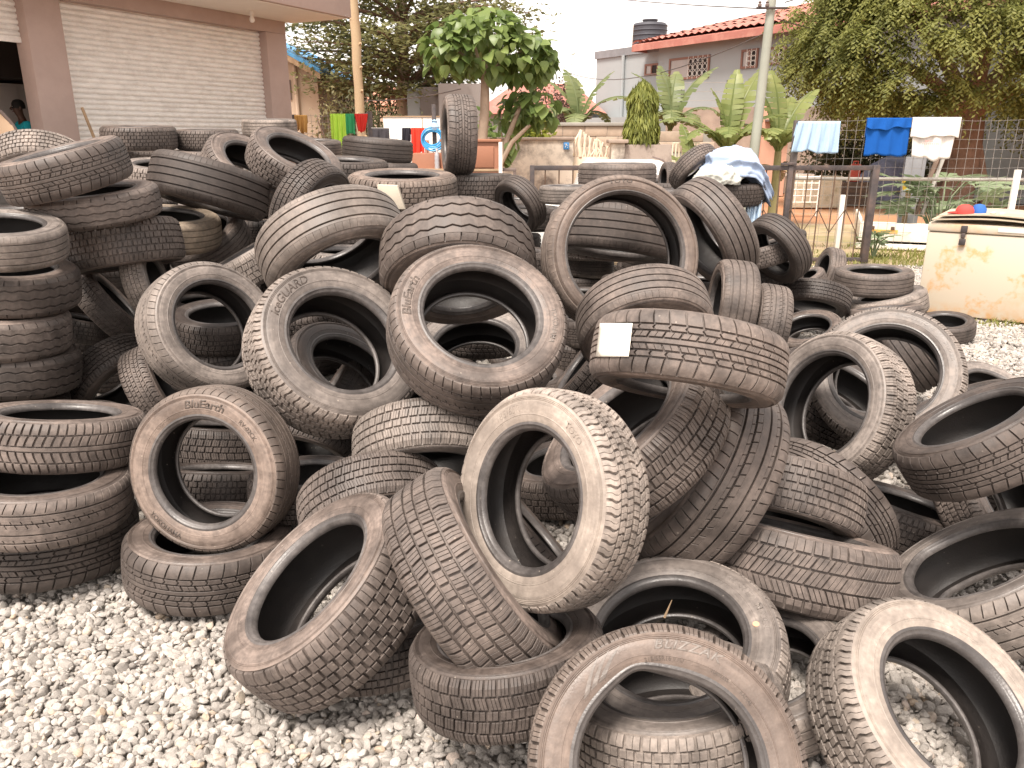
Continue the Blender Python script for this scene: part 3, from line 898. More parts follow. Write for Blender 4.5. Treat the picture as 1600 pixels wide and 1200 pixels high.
# -- feathery tree on the right
def neem(loc):
    rs = np.random.RandomState(11)
    t = thing('neem_tree', 'large feathery leaved tree overhanging the wire fence on the right', 'tree', loc)
    trunk_mb(bez((-.1, 0, -.05), (.05, 0, 1.2), (.0, 0, 2.2), 7), .46, .34, 14).build('trunk', M_bark2, t, smooth=True)
    limbs = []
    for (bx, by, bz) in ((-3.2, -1.6, 3.2), (-2.2, .6, 4.6), (-.6, -2.0, 4.2), (1.6, -1.5, 4.4), (2.6, .8, 3.8), (.2, 1.2, 5.6), (-3.6, -.2, 2.6), (1.0, -2.4, 2.9)):
        pts = bez((0, 0, 2.0), (bx * .35, by * .35, 2.1 + (bz - 2) * .75), (bx, by, bz), 7)
        limbs.append(pts)
        trunk_mb(pts, .20, .05, 8).build('limb', M_bark2, t, smooth=True)
    for (dx, lean) in ((-.55, .5), (-.25, .2), (.35, -.2)):      # buttress-like stems of the old trunk
        trunk_mb([(dx * 1.9, -.25, -.05), (dx * 1.2, -.2, .8), (dx * .4, -.05, 2.0)], .14, .09, 7).build('root_stem', M_bark2, t, smooth=True)
    # clumps: little umbrellas of drooping sprays, each spray a stalk with two rows of leaflets facing up
    cl = []
    while len(cl) < 470:
        d = rdir(rs, 1)[0]
        rr = rs.uniform(.5, 1.0) ** .45
        c = np.array([.25, -.3, 3.75]) + d * rr * np.array([4.5, 2.9, 2.15])
        if c[1] > .9 or c[2] < 1.85 + (.5 if -1.0 < c[0] < .9 else 0) + .10 * max(0, c[0]): continue
        cl.append(c)
    C_, U_, V_ = [], [], []
    ctr = np.array([.25, .2, 3.3])
    for c in cl:
        sz = rs.uniform(.45, .85)
        lean = c - ctr; lean[2] *= .3; lean /= np.linalg.norm(lean) + 1e-6
        for _ in range(int(34 * sz)):
            a = rs.uniform(0, 2 * PI)
            hd = np.array([math.cos(a), math.sin(a), 0]) + lean * .8
            hd[2] = 0; hd /= np.linalg.norm(hd) + 1e-6
            rise = rs.uniform(-.35, .75)
            side = np.array([-hd[1], hd[0], 0])
            Ls = sz * rs.uniform(.6, 1.0)
            base = c + rs.normal(size=3) * sz * .16
            nl = 13
            for k in range(nl):
                f = (k + 1) / nl
                p = base + hd * Ls * f + np.array([0, 0, Ls * (rise * f - .9 * f * f)])
                tang = hd + np.array([0, 0, rise - 1.8 * f]); tang /= np.linalg.norm(tang)
                sgn = 1 if k % 2 else -1
                dirn = tang * .55 + side * sgn * .8 + np.array([0, 0, -.25]) + rs.normal(size=3) * .12; dirn /= np.linalg.norm(dirn)
                ll = .135 * (1.1 - .4 * f)
                nup = np.array([0, 0, 1]) - tang * tang[2] + rs.normal(size=3) * .2
                w = np.cross(dirn, nup); w /= (np.linalg.norm(w) + 1e-6)
                C_.append(p + dirn * ll * .5); U_.append(dirn * ll); V_.append(w * .045)
    crown = quads_np('crown', np.array(C_), np.array(U_), np.array(V_), M_neem, t)
    struct(crown, 'stuff')
    return t
neem((X(1500, 19.0) + .1, 19.0, 0))

# -- layered tree behind the wooden pole
def layered(loc):
    rs = np.random.RandomState(21)
    t = thing('layered_tree', 'tall tree with flat layered branches behind the wooden pole', 'tree', loc)
    trunk_mb(bez((.05, 0, -.05), (-.05, 0, 2), (.12, 0, 6.4), 8), .24, .10, 12).build('trunk', M_bark, t, smooth=True)
    C_, U_, V_ = [], [], []
    for (z, n, L0) in ((2.75, 9, 2.2), (3.2, 10, 2.9), (3.65, 11, 3.2), (4.1, 11, 3.3), (4.6, 11, 3.3), (5.1, 10, 3.1), (5.7, 9, 2.7), (6.2, 8, 2.0)):
        for k in range(n):
            a = 2 * PI * (k + rs.uniform(-.4, .4)) / n
            L = L0 * rs.uniform(.7, 1.12)
            rise = rs.uniform(-.05, .35)
            end = np.array([math.cos(a) * L, math.sin(a) * L * .75, z + rise])
            pts = bez((.08, 0, z - .35), (end[0] * .45, end[1] * .45, z + rise + .12), tuple(end), 6)
            trunk_mb(pts, .055, .012, 5).build('limb', M_bark2, t)
            for q in range(6):
                f = .30 + .70 * (q + 1) / 6
                c = np.array([.08, 0, z - .2]) * (1 - f) + end * f + rs.normal(size=3) * np.array([.14, .14, .05])
                m = 40
                o = c + rs.normal(size=(m, 3)) * np.array([.40, .40, .10])
                d = rdir(rs, m); d[:, 2] *= .35; d /= np.linalg.norm(d, axis=1, keepdims=True)
                w = np.cross(d, np.array([0, 0, 1]) + rs.normal(size=(m, 3)) * .35); w /= np.linalg.norm(w, axis=1, keepdims=True)
                s = rs.uniform(.8, 1.3, size=(m, 1))
                C_.append(o); U_.append(d * .150 * s); V_.append(w * .075 * s)
    crown = quads_np('crown', np.concatenate(C_), np.concatenate(U_), np.concatenate(V_), M_almond, t)
    struct(crown, 'stuff')
layered((X(632, 21.0), 21.0, 0))

def bush(label, loc, rx, ry, rz_, n, leaf, m, seed, stems=5, name='bush', shell=.45):
    rs = np.random.RandomState(seed)
    t = thing(name, label, 'bush', loc)
    for k in range(stems):
        a = rs.uniform(0, 6.28)
        trunk_mb([(0.05 * math.cos(a), .05 * math.sin(a), -.02), (rx * .3 * math.cos(a), ry * .3 * math.sin(a), rz_ * .9), (rx * .65 * math.cos(a), ry * .65 * math.sin(a), rz_ * 1.6)], .035, .012, 5).build('stem', M_bark2, t)
    nc = max(8, n // 60)
    d = rdir(rs, nc)
    cc = d * (rs.uniform(shell, 1, size=(nc, 1))) * np.array([rx, ry, rz_]) + np.array([0, 0, rz_])
    o = np.repeat(cc, n // nc, 0) + rs.normal(size=(nc * (n // nc), 3)) * np.array([rx, ry, rz_]) * .17
    o = o[o[:, 2] > .03]
    k = len(o)
    u = rdir(rs, k); w = np.cross(u, rdir(rs, k)); w /= np.linalg.norm(w, axis=1, keepdims=True)
    s = rs.uniform(.7, 1.3, size=(k, 1))
    struct(quads_np('foliage', o, u * leaf * s, w * leaf * .5 * s, m, t), 'stuff')
    return t
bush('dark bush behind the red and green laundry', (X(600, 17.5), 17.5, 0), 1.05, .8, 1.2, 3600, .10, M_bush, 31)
bush('dry olive bush beside the beige house', (X(535, 19.0), 19.0, 0), .85, .7, 1.25, 2200, .10, leaf_mat('olive_leaf', (.10, .10, .04), (.27, .23, .11), .3), 32)
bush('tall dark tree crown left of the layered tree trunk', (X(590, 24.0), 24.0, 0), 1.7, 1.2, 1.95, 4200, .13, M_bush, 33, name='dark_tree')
bush('purple brown tree crown behind the leafy tree', (X(858, 30.0), 30.0, 0), 1.15, 1.0, 1.75, 3000, .13, leaf_mat('purple_leaf', (.075, .045, .04), (.15, .10, .075), .2), 34, name='purple_tree')
bush('yellow and orange croton on the stained wall', (X(838, 14.6), 14.6, 0), .55, .4, .95, 1500, .13, M_yel, 35, shell=.3)
bush('bright green bush behind the leafy tree trunk', (X(790, 14.8), 14.8, 0), .75, .5, 1.05, 2200, .14, M_mulb, 36)

bush('added dark green hedge behind the feathery tree and wire fence', (X(1370, 21.6), 21.6, 0), 1.9, .7, 1.15, 4200, .16, M_bush, 37, name='shade_hedge')  # dark foliage added in place of shade and trunks behind the crown
bush('added dark hedge at the right edge behind the feathery tree trunk', (X(1600, 21.8), 21.8, 0), 2.0, .7, 1.2, 4200, .16, M_bush, 38, name='shade_hedge')  # second mass of foliage added for the shade at the right
# -- broad-leaved tree: every big leaf its own object
def heart_leaf():
    pts = [(0, 0), (.30, .02), (.46, .22), (.44, .48), (.28, .78), (0, 1.12), (-.28, .78), (-.44, .48), (-.46, .22), (-.30, .02)]
    v = [(x, y, .16 * abs(x) - .22 * (y - .3) ** 2) for x, y in pts] + [(0, .30, 0), (0, .68, -.03)]
    f = [(10, 0, 1), (10, 1, 2), (10, 2, 3), (10, 3, 11), (11, 3, 4), (11, 4, 5), (11, 5, 6), (11, 6, 7), (11, 7, 10), (10, 7, 8), (10, 8, 9), (10, 9, 0)]
    me = bpy.data.meshes.new('leaf')
    me.from_pydata(v, [], f)
    me.polygons.foreach_set('use_smooth', np.ones(len(f), dtype=bool))
    return me
def leafy(loc):
    rs = np.random.RandomState(41)
    t = thing('leafy_tree', 'round headed tree with big bright leaves behind the upright tyre', 'tree', loc)
    def lp(px, py, dy=0): 
        q = at(px, py, loc[1] + dy); return Vector((q.x - loc[0], dy, q.z))
    trunk_mb([lp(746, 290), lp(752, 235), lp(757, 180), lp(758, 130), lp(752, 95)], .085, .05, 10).build('trunk', M_bark, t, smooth=True)
    trunk_mb([lp(775, 290, .2), lp(790, 225, .2), lp(803, 190, .2), lp(820, 150, .2)], .05, .03, 8).build('trunk', M_bark, t, smooth=True)
    trunk_mb([lp(770, 280, .1), lp(800, 222, .1), lp(828, 195, .1)], .04, .025, 8).build('trunk', M_bark, t, smooth=True)
    for (px, py) in ((700, 70), (730, 45), (780, 45), (815, 80), (790, 100), (715, 105)):
        trunk_mb([lp(756, 125), lp((756 + px) / 2, (118 + py) / 2 - 6), lp(px, py)], .03, .012, 6).build('limb', M_bark, t, smooth=True)
    me = heart_leaf(); me2 = heart_leaf()
    me2.transform(Matrix.Scale(.85, 4) @ Matrix.Rotation(.3, 4, 'Y'))
    lobes = [((757, 66), .62, .44, .0), ((700, 76), .34, .32, -.2), ((815, 85), .42, .34, .1), ((755, 44), .52, .24, .1), ((838, 95), .30, .32, .2), ((835, 165), .34, .26, .3), ((805, 175), .26, .26, .4), ((775, 245), .14, .22, .2), ((790, 225), .20, .18, .3)]
    wts = np.array([1.5, .7, .9, .8, .5, .55, .4, .12, .14]); wts /= wts.sum()
    leaves = []
    for k in range(900):
        (px, py), rx, rz_, dy = lobes[rs.choice(len(lobes), p=wts)]
        c = np.array(lp(px, py, dy))
        d = rdir(rs, 1)[0]
        p = c + d * np.array([rx, rx * .8, rz_]) * rs.uniform(.5, 1.12) ** .5
        leaves.append((p, d))
    leaves.sort(key=lambda q: q[0][1])
    rest = []
    for k, (p, d) in enumerate(leaves):
        yaw = math.atan2(d[0], -d[1]) + rs.normal() * .6
        sc = rs.uniform(.10, .215)
        droop = rs.uniform(.1, 1.5) - .35 * d[2]
        M = Matrix.Translation(Vector(p)) @ Matrix.Rotation(yaw + PI, 4, 'Z') @ Matrix.Rotation(-droop, 4, 'X') @ Matrix.Rotation(rs.normal() * .35, 4, 'Y') @ Matrix.Scale(sc, 4)
        if k < 280:
            o = link('leaf', me if k % 2 else me2, M_mulb, t)
            o.matrix_local = M
        else:
            rest.append(M)
    bv, bf = [], []
    n0 = len(me.vertices)
    co = np.array([v.co for v in me.vertices])
    for i, M in enumerate(rest):
        A = np.array(M)
        bv.append(co @ A[:3, :3].T + A[:3, 3])
        bf.append(np.array([tuple(p.vertices) for p in me.polygons]) + i * n0)
    o = link('crown', mesh_np('crown', np.concatenate(bv), np.concatenate(bf), smooth=True), M_mulb, t)
    struct(o, 'stuff')
leafy((X(755, 12.0), 12.0, 0))

# -- banana plants
def banana_leaf_mesh(L, W, droop, seed, torn=.5, curl=.25):
    rs = np.random.RandomState(seed)
    n = 16
    v, f = [], []
    ang = 1.0
    p = Vector((0, 0, 0)); d = Vector((0, math.cos(1.25), math.sin(1.25)))
    mids, nrms = [], []
    for i in range(n + 1):
        a = 1.25 - droop * (i / n) ** 1.3
        d = Vector((0, math.cos(a), math.sin(a)))
        nrms.append(Vector((0, -math.sin(a), math.cos(a))))
        mids.append(p.copy())
        p = p + d * (L / n)
    prof = lambda t: W * (max(0, math.sin(PI * min(1, (t - .12) / .88 * .97 + .03))) ** .55 if t > .12 else .04)
    tube = MB().tube(mids[:n], [.028 * (1 - .8 * i / n) for i in range(n)], 5)
    v += tube.v; f += tube.f
    for sg in (-1, 1):
        for i in range(n):
            t0, t1 = i / n, (i + 1) / n
            w0, w1 = prof(t0 + .02), prof(t1 - .02)
            gap = torn * rs.uniform(0, 1) * (L / n) * .35
            dr0, dr1 = -curl * w0 * rs.uniform(.3, 1.3), 0
            dr1 = dr0 * w1 / max(w0, .01) if rs.rand() < .65 else -curl * w1 * rs.uniform(.3, 1.5)
            dd = (mids[i + 1] - mids[i]).normalized()
            a, b = mids[i], mids[i + 1]
            c = b + Vector((sg * w1, 0, 0)) + nrms[i + 1] * dr1 + dd * (.18 * w1 - gap)
            e = a + Vector((sg * w0, 0, 0)) + nrms[i] * dr0 + dd * (.18 * w0 + gap * .4)
            m0 = a.lerp(e, .5) + nrms[i] * abs(dr0) * .25
            m1 = b.lerp(c, .5) + nrms[i + 1] * abs(dr1) * .25
            k = len(v)
            v += [tuple(a), tuple(m0), tuple(e), tuple(b), tuple(m1), tuple(c)]
            q = [(k, k + 1, k + 4, k + 3), (k + 1, k + 2, k + 5, k + 4)]
            f += q if sg > 0 else [x[::-1] for x in q]
    me = bpy.data.meshes.new('leaf')
    me.from_pydata([tuple(x) for x in v], [], f)
    crease(me, 60)
    return me
def banana(label, loc, h, leaves, m, stem_r=.10, dry=3, group='banana plants behind the fence'):
    t = thing('banana_plant', label, 'banana plant', loc, 0, group)
    trunk_mb([(0, 0, -.02), (.01, 0, h * .5), (0, 0, h)], stem_r, stem_r * .6, 10).build('stem', mat('banana_stem', (.30, .27, .13), .8, .2, 5, .2, 20, stain=(.26, .17, .09), stain_scale=3, stain_amt=.8), t, smooth=True)
    for k, (az, L, W, droop, tilt) in enumerate(leaves):
        me = banana_leaf_mesh(L, W, droop + .35, 50 + k + int(loc[0] * 10), .6)
        link('leaf', me, m, t, (0, 0, h - .05), (R(tilt), 0, R(az)))
    for k in range(dry):
        me = banana_leaf_mesh(.7, .10, 2.7, 90 + k, 1.0)
        link('dry_leaf', me, M_dry, t, (0, 0, h * .75), (R(-35), 0, R(70 + 130 * k)))
# azimuth 0 points away from the camera, 90 to the left, -90 to the right, 180 to the camera
banana('tattered banana plant left of the grey house', (X(902, 17.8), 17.8, 0), 1.75, [(75, 1.55, .20, 1.1, 12), (100, 1.3, .20, 2.3, 0), (-80, 1.5, .2, .5, 6), (-98, 2.0, .24, 2.0, -6), (40, 1.4, .22, .6, 22), (170, 1.1, .24, 2.3, -5), (10, 1.4, .2, .9, 20), (-60, 1.2, .22, 2.4, 0), (140, 1.2, .2, 2.0, 0)], M_ban)
banana('tattered banana plant in front of the grey house windows', (X(1046, 19.2), 19.2, 0), 1.75, [(80, 1.7, .22, .75, 8), (100, 1.3, .22, 2.0, 0), (-75, 1.9, .25, .7, 5), (-100, 1.6, .25, 2.0, -8), (30, 1.6, .26, .5, 20), (170, 1.3, .26, 2.3, 0), (-20, 1.5, .26, .6, 20), (135, 1.3, .24, 2.2, -5), (-140, 1.2, .25, 2.5, 0)], M_ban)
banana('bright banana plant left of the concrete utility pole', (X(1138, 14.6), 14.6, 0), 1.35, [(85, 1.7, .19, 1.5, -12), (95, 1.5, .2, .9, -20), (75, 1.2, .2, .4, 18), (-50, 1.9, .22, .45, 4), (-25, 1.5, .2, .3, 20), (120, 1.3, .2, 1.9, -10), (-85, 1.4, .22, 1.2, -6), (165, 1.2, .22, 1.8, -5), (-120, 1.2, .2, 2.0, -5)], M_ban2)
banana('bright banana plant right of the concrete utility pole', (X(1218, 14.9), 14.9, 0), 1.35, [(60, 1.5, .2, .5, 12), (90, 1.3, .2, 1.4, -10), (-60, 1.5, .22, .7, 5), (-90, 1.3, .22, 1.3, -8), (10, 1.6, .2, .4, 15), (150, 1.2, .22, 1.9, -5), (-150, 1.1, .22, 1.9, 0), (-30, 1.3, .2, .8, 10)], M_ban2)
banana('small banana sucker between the pole and the weeping tree', (X(1085, 14.0), 14.0, 0), .95, [(90, 1.1, .17, 1.4, -10), (-90, 1.2, .17, 1.3, -8), (30, 1.0, .16, .4, 15), (150, .9, .18, 1.8, 0), (-130, .9, .18, 1.7, 0)], M_ban2, .07, 1)

# -- weeping column tree
def weeping(loc):
    rs = np.random.RandomState(61)
    t = thing('weeping_tree', 'narrow weeping tree of hanging leaves on the planter wall', 'tree', loc)
    H = Z(133, loc[1]) - loc[2]
    trunk_mb([(0, 0, -.1), (0, 0, H * .5), (0, 0, H * .93)], .05, .015, 7).build('trunk', M_bark2, t, smooth=True)
    n = 3200
    z = rs.uniform(.02, 1, n) ** .9 * H
    rad = (.26 * np.minimum(1, (H - z) / (H * .25)) ** .6) * (.55 + .45 * rs.rand(n)) * (1 + .12 * np.sin(z * 9))
    a = rs.uniform(0, 2 * PI, n)
    o = np.stack([rad * np.cos(a), rad * np.sin(a), z], 1)
    d = np.stack([.30 * np.cos(a), .30 * np.sin(a), -np.ones(n)], 1) + rs.normal(size=(n, 3)) * .2
    d /= np.linalg.norm(d, axis=1, keepdims=True)
    w = np.stack([-np.sin(a), np.cos(a), np.zeros(n)], 1) + rs.normal(size=(n, 3)) * .4
    w /= np.linalg.norm(w, axis=1, keepdims=True)
    s = rs.uniform(.7, 1.3, (n, 1))
    struct(quads_np('crown', o, d * .17 * s, w * .035 * s, M_weep, t), 'stuff')
weeping((X(1002, 13.3), 13.3, Z(226, 13.0)))

# -- lobed-leaf plant behind the freezer and a small one by the truck bed
def lobed_leaf():
    v, f = [(0, 0, 0)], []
    for k, (a, L) in enumerate(((-1.9, .55), (-1.25, .8), (-.6, .95), (0, 1.05), (.6, .95), (1.25, .8), (1.9, .55))):
        i = len(v)
        def P_(t, s): 
            return (math.sin(a) * L * t + math.cos(a) * s, math.cos(a) * L * t - math.sin(a) * s, -.25 * (L * t) ** 2)
        v += [P_(.35, -.09), P_(.62, -.15), P_(.75, -.06), P_(1, 0), P_(.75, .06), P_(.62, .15), P_(.35, .09), P_(.6, 0)]
        f += [(0, i, i + 7), (i, i + 1, i + 7), (i + 1, i + 2, i + 7), (i + 2, i + 3, i + 7), (i + 3, i + 4, i + 7), (i + 4, i + 5, i + 7), (i + 5, i + 6, i + 7), (i + 6, 0, i + 7)]
    me = bpy.data.meshes.new('leaf')
    me.from_pydata(v, [], f)
    return me
LOB = lobed_leaf()
def lobed(label, loc, h, spread, n, size, seed):
    rs = np.random.RandomState(seed)
    t = thing('lobed_plant', label, 'plant', loc)
    for k in range(n):
        a = 2 * PI * k / n + rs.uniform(-.5, .5)
        r_ = spread * rs.uniform(.35, 1)
        top = (r_ * math.cos(a), r_ * math.sin(a) * .6, h * rs.uniform(.45, 1))
        trunk_mb([(0, 0, -.02), (top[0] * .4, top[1] * .4, top[2] * .75), top], .014, .006, 5).build('stalk', M_pap, t)
        o = link('leaf', LOB, M_pap, t, top, (rs.uniform(.1, .7), rs.uniform(-.35, .35), a - PI / 2))
        o.scale = (size * rs.uniform(.8, 1.25),) * 3
lobed('grey green lobed plant spreading behind the wire fence and freezer', (X(1490, 12.6), 12.6, 0), 1.0, 1.0, 30, .40, 71)
lobed('small lobed weed in front of the white truck bed', (X(1390, 10.9), 10.9, 0), .42, .22, 8, .20, 72)

# -- grass verge and weeds
def grass(name, x0, x1, y0, y1, n, h, seed):
    rs = np.random.RandomState(seed)
    o = np.stack([rs.uniform(x0, x1, n), rs.uniform(y0, y1, n), np.zeros(n)], 1)
    keep = (np.sin(o[:, 0] * 2.3 + 1) + np.sin(o[:, 1] * 3.1) + rs.normal(size=n) * .8) > -.2
    o = o[keep]; n = len(o)
    a = rs.uniform(0, 2 * PI, n)
    hh = h * rs.uniform(.4, 1.2, n)
    w = np.stack([np.cos(a), np.sin(a), np.zeros(n)], 1) * .008
    lean = np.stack([rs.normal(size=n) * .35, rs.normal(size=n) * .35, np.ones(n)], 1) * hh[:, None]
    V = np.stack([o - w, o + w, o + lean * .6 + w * .7, o + lean * .6 - w * .7, o + lean * 1.0 + np.stack([np.cos(a), np.sin(a), -.2 * np.ones(n)], 1) * hh[:, None] * .3], 1).reshape(-1, 3)
    i = np.arange(n) * 5
    F_ = np.concatenate([np.stack([i, i + 1, i + 2], 1), np.stack([i, i + 2, i + 3], 1), np.stack([i + 3, i + 2, i + 4], 1)])
    return struct(link(name, mesh_np(name, V, F_), M_grass), 'stuff')
grass('grass', 2.8, 7.5, 9.9, 12.2, 7000, .07, 81)
grass('weeds', 5.4, 6.6, 9.2, 10.2, 700, .12, 82)
p = ground(1560, 508)
grass('weeds', p.x - .2, p.x + .2, p.y - .12, p.y + .1, 220, .07, 83)

# ------------------------------------------------------------------ tyres
R0, HV = 0.32, 0.088           # reference outer radius and half tread width; width over the walls 0.20

def crown(x):
    a = np.abs(x)
    return R0 - 0.0035 * (a / 0.07) ** 2 - np.maximum(0, a - 0.066) ** 2 * 18.0

def cross(v0, v1, u0, u1, slant=None, sip=1, gap=0.035, nst=3):
    """a tread block running across the tyre; split into sip lamellae by fine cuts"""
    vs = np.linspace(v0, v1, nst)
    sl = [slant(v) if slant else 0.0 for v in vs]
    w = (u1 - u0 - gap * (sip - 1)) / sip
    out = []
    for k in range(sip):
        a = u0 + k * (w + gap)
        out.append(([(a + s, v) for s, v in zip(sl, vs)], [(a + w + s, v) for s, v in zip(sl, vs)], False))
    return out

def ribseg(f0, f1, n=3):
    us = np.linspace(0, 1, n)
    g = lambda f, u: f(u) if callable(f) else f
    return [([(u, g(f0, u)) for u in us], [(u, g(f1, u)) for u in us], True)]

def tri(u):
    u = u % 1.0
    return 4 * abs(u - 0.5) - 1

def both(fn):
    return fn(1) + fn(-1)

E = 1.06
def des_blk():
    b = []
    for s in (1, -1):
        b += cross(s * .63, s * E, 0.09, .91, lambda v: .15 * (abs(v) - .62), 3, .03)
        b += cross(s * .21, s * .55, .43, 1.25, lambda v: -.45 * (abs(v) - .2), 3, .03)
    b += cross(-.135, .135, .14, .96, lambda v: .25 * v, 2, .03)
    return 52, b
def des_chev():
    b = []
    for s in (1, -1):
        b += cross(s * .58, s * E, 0.055, .945, lambda v: .45 * (abs(v) - .6), 1, nst=4)
        b += cross(s * .355, s * .52, .065, .935, lambda v: -1.5 * abs(abs(v) - .44), 1, nst=3)
        b += cross(s * .125, s * .295, .37, 1.24, lambda v: -1.0 * (abs(v) - .13), 2, .03)
    b += ribseg(-.072, .072)
    return 40, b
def des_hat():
    b = []
    for s in (1, -1):
        b += cross(s * .70, s * E, 0.075, .925, lambda v: .1 * (abs(v) - .7), 2, .03)
        b += cross(s * .275, s * .63, .06, .94, lambda v: s * 1.0 * (v - s * .27), 3, .035)
    b += cross(-.21, .21, .06, .94, lambda v: 1.0 * v, 3, .035)
    return 40, b
def des_grid():
    b = []
    e = [-E, -.66, -.33, 0, .33, .66, E]
    for k in range(6):
        o = (0, .45, .1, .55, .15, .5)[k]
        b += cross(e[k] + .036, e[k + 1] - .036, o + .09, o + .91, (lambda v: .12 * v), 2, .03)
    return 42, b
def des_eco():
    b = []
    for s in (1, -1):
        b += ribseg(s * .63, s * .68)
        b += cross(s * .6805, s * E, .05, .95, lambda v: .75 * (abs(v) - .63), 1, nst=4)
    b += ribseg(-.45, -.27)
    b += cross(-.56, -.4505, .05, .95, lambda v: -1.4 * (v + .5), 1)
    b += ribseg(.38, .56)
    b += cross(.27, .3795, .05, .95, lambda v: -1.4 * (v - .2), 1)
    b += ribseg(-.205, .04)
    b += cross(.0405, .205, .55, 1.45, lambda v: -1.4 * v, 1)
    return 60, b
def des_rib():
    b = []
    for s in (1, -1):
        b += ribseg(s * .645, s * .76)
        b += cross(s * .7605, s * E, .012, .988, lambda v: .3 * (abs(v) - .6), 1, nst=4)
        b += ribseg(s * .225, s * .575)
    b += ribseg(-.155, .155)
    return 66, b
def des_zig():
    z = lambda c: (lambda u: c + .05 * tri(u))
    b = []
    for s in (1, -1):
        b += ribseg(z(s * .55), s * .80, 3)
        b += cross(s * .8005, s * E, .04, .96, lambda v: .6 * (abs(v) - .8) ** 2, 1, nst=4)
        b += ribseg(z(s * .045), z(s * .47), 3)
    return 32, b
def des_herr():
    b = []
    for s in (1, -1):
        b += cross(s * .14, s * .55, .1, .84, lambda v: 1.5 * (abs(v) - .14) ** 1.4, 1, nst=5)
        b += cross(s * .62, s * E, .1, .86, lambda v: .5 * (abs(v) - .6) + .6, 1, nst=4)
    b += ribseg(-.08, .08)
    return 68, b
def des_knob():
    b = []
    for s in (1, -1):
        b += cross(s * .63, s * E, .11, .89, lambda v: .12 * math.sin(14 * v), 2, nst=5)
        b += cross(s * .345, s * .56, .5, 1.3, lambda v: -.5 * (abs(v) - .3) + .1 * math.sin(20 * v), 2, nst=4)
        b += cross(s * .06, s * .28, .05 + .2 * s, .86 + .2 * s, lambda v: .6 * (abs(v) - .1), 2, nst=3)
    return 54, b

def tread_mesh(name, N, blocks, gd=0.0100, ch=0.0009, inset=0.0007, seg=120):
    pl = 2 * PI * R0 / N
    V, Fq = [], []
    for (Lp, Rp, opn) in blocks:
        Lp, Rp = [tuple(p) for p in Lp], [tuple(p) for p in Rp]
        loop = Lp + Rp[::-1]
        ar = sum(loop[i][0] * loop[(i + 1) % len(loop)][1] - loop[(i + 1) % len(loop)][0] * loop[i][1] for i in range(len(loop)))
        if ar < 0:
            Lp, Rp = Rp, Lp
            loop = Lp + Rp[::-1]
        n = len(Lp); m = 2 * n
        P = np.array([(u * pl, v * HV) for u, v in loop])
        ins = P.copy()
        for i in range(m):
            a, c = P[i - 1], P[(i + 1) % m]
            e1, e2 = P[i] - a, c - P[i]
            if opn and i in (0, n):      # no closed end before this vertex
                e1 = e2
            if opn and i in (n - 1, m - 1):
                e2 = e1
            n1 = np.array([-e1[1], e1[0]]) / (np.linalg.norm(e1) + 1e-9)
            n2 = np.array([-e2[1], e2[0]]) / (np.linalg.norm(e2) + 1e-9)
            d = n1 + n2
            d = d / max(.5, (1 + n1 @ n2))
            ins[i] = P[i] + d * inset
            if opn:
                ins[i][0] = P[i][0]
        i0 = len(V)
        for q, dep in ((ins, 0.0), (P, ch), (P, gd)):
            for p in q:
                V.append((p[0] / (R0), p[1], dep))
        for k in range(n - 1):
            Fq.append((i0 + k, i0 + k + 1, i0 + m - 2 - k, i0 + m - 1 - k))
        for i in range(m):
            if opn and i in (n - 1, m - 1):
                continue
            j = (i + 1) % m
            Fq.append((i0 + i, i0 + m + i, i0 + m + j, i0 + j))
            Fq.append((i0 + m + i, i0 + 2 * m + i, i0 + 2 * m + j, i0 + m + j))
    V = np.array(V); Fq = np.array(Fq)
    nv = len(V)
    allV, allF = [], []
    for i in range(N):
        th = V[:, 0] + 2 * PI * i / N
        r = crown(V[:, 1]) - V[:, 2]
        allV.append(np.stack([r * np.cos(th), r * np.sin(th), V[:, 1]], 1))
        allF.append(Fq + nv * i)
    # the carcass under the blocks
    xs = np.array([-.0935, -.086, -.06, -.03, 0, .03, .06, .086, .0935])
    rs = np.where(np.abs(xs) > .09, .297, crown(xs) - gd)
    th = np.linspace(0, 2 * PI, seg, endpoint=False)
    cv = np.stack([(rs[:, None] * np.cos(th)), (rs[:, None] * np.sin(th)), np.repeat(xs[:, None], seg, 1)], 2).reshape(-1, 3)
    base = nv * N
    q = []
    for k in range(len(xs) - 1):
        for i in range(seg):
            j = (i + 1) % seg
            q.append((base + k * seg + i, base + k * seg + j, base + (k + 1) * seg + j, base + (k + 1) * seg + i))
    allV.append(cv)
    me = mesh_np(name, np.concatenate(allV), np.concatenate(allF + [np.array(q)]))
    crease(me, 24)
    return me

DESIGN = {}
for _k, _f in dict(blk=des_blk, chev=des_chev, hat=des_hat, grid=des_grid, eco=des_eco, rib=des_rib, zig=des_zig, herr=des_herr, knob=des_knob).items():
    _n, _b = _f()
    DESIGN[_k] = tread_mesh('tread', _n, _b)

WALL = [(.297, .0935), (.2925, .0962), (.2905, .0982), (.2895, .0968), (.2875, .0968), (.2865, .0990), (.2850, .0972), (.2835, .0974), (.2825, .0993), (.2810, .0980), (.2760, .1000), (.2620, .1006), (.2480, .1001),
        (.2440, .0998), (.2430, .1006), (.2415, .1006), (.2405, .0994), (.2330, .0978), (.2260, .0954), (.2220, .0938)]
BEAD = [(.2220, .0938), (.2200, .0940), (.2170, .0952), (.2145, .0950), (.2120, .0925), (.2080, .0895), (.2050, .0885), (.2035, .0870), (.2000, .0815), (.1984, .0770), (.1980, .0730), (.1990, .0690), (.2040, .0665), (.2100, .0675)]
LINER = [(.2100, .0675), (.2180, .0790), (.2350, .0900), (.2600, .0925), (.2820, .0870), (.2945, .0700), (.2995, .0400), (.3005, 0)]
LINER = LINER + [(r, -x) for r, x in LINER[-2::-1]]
SEG = 112
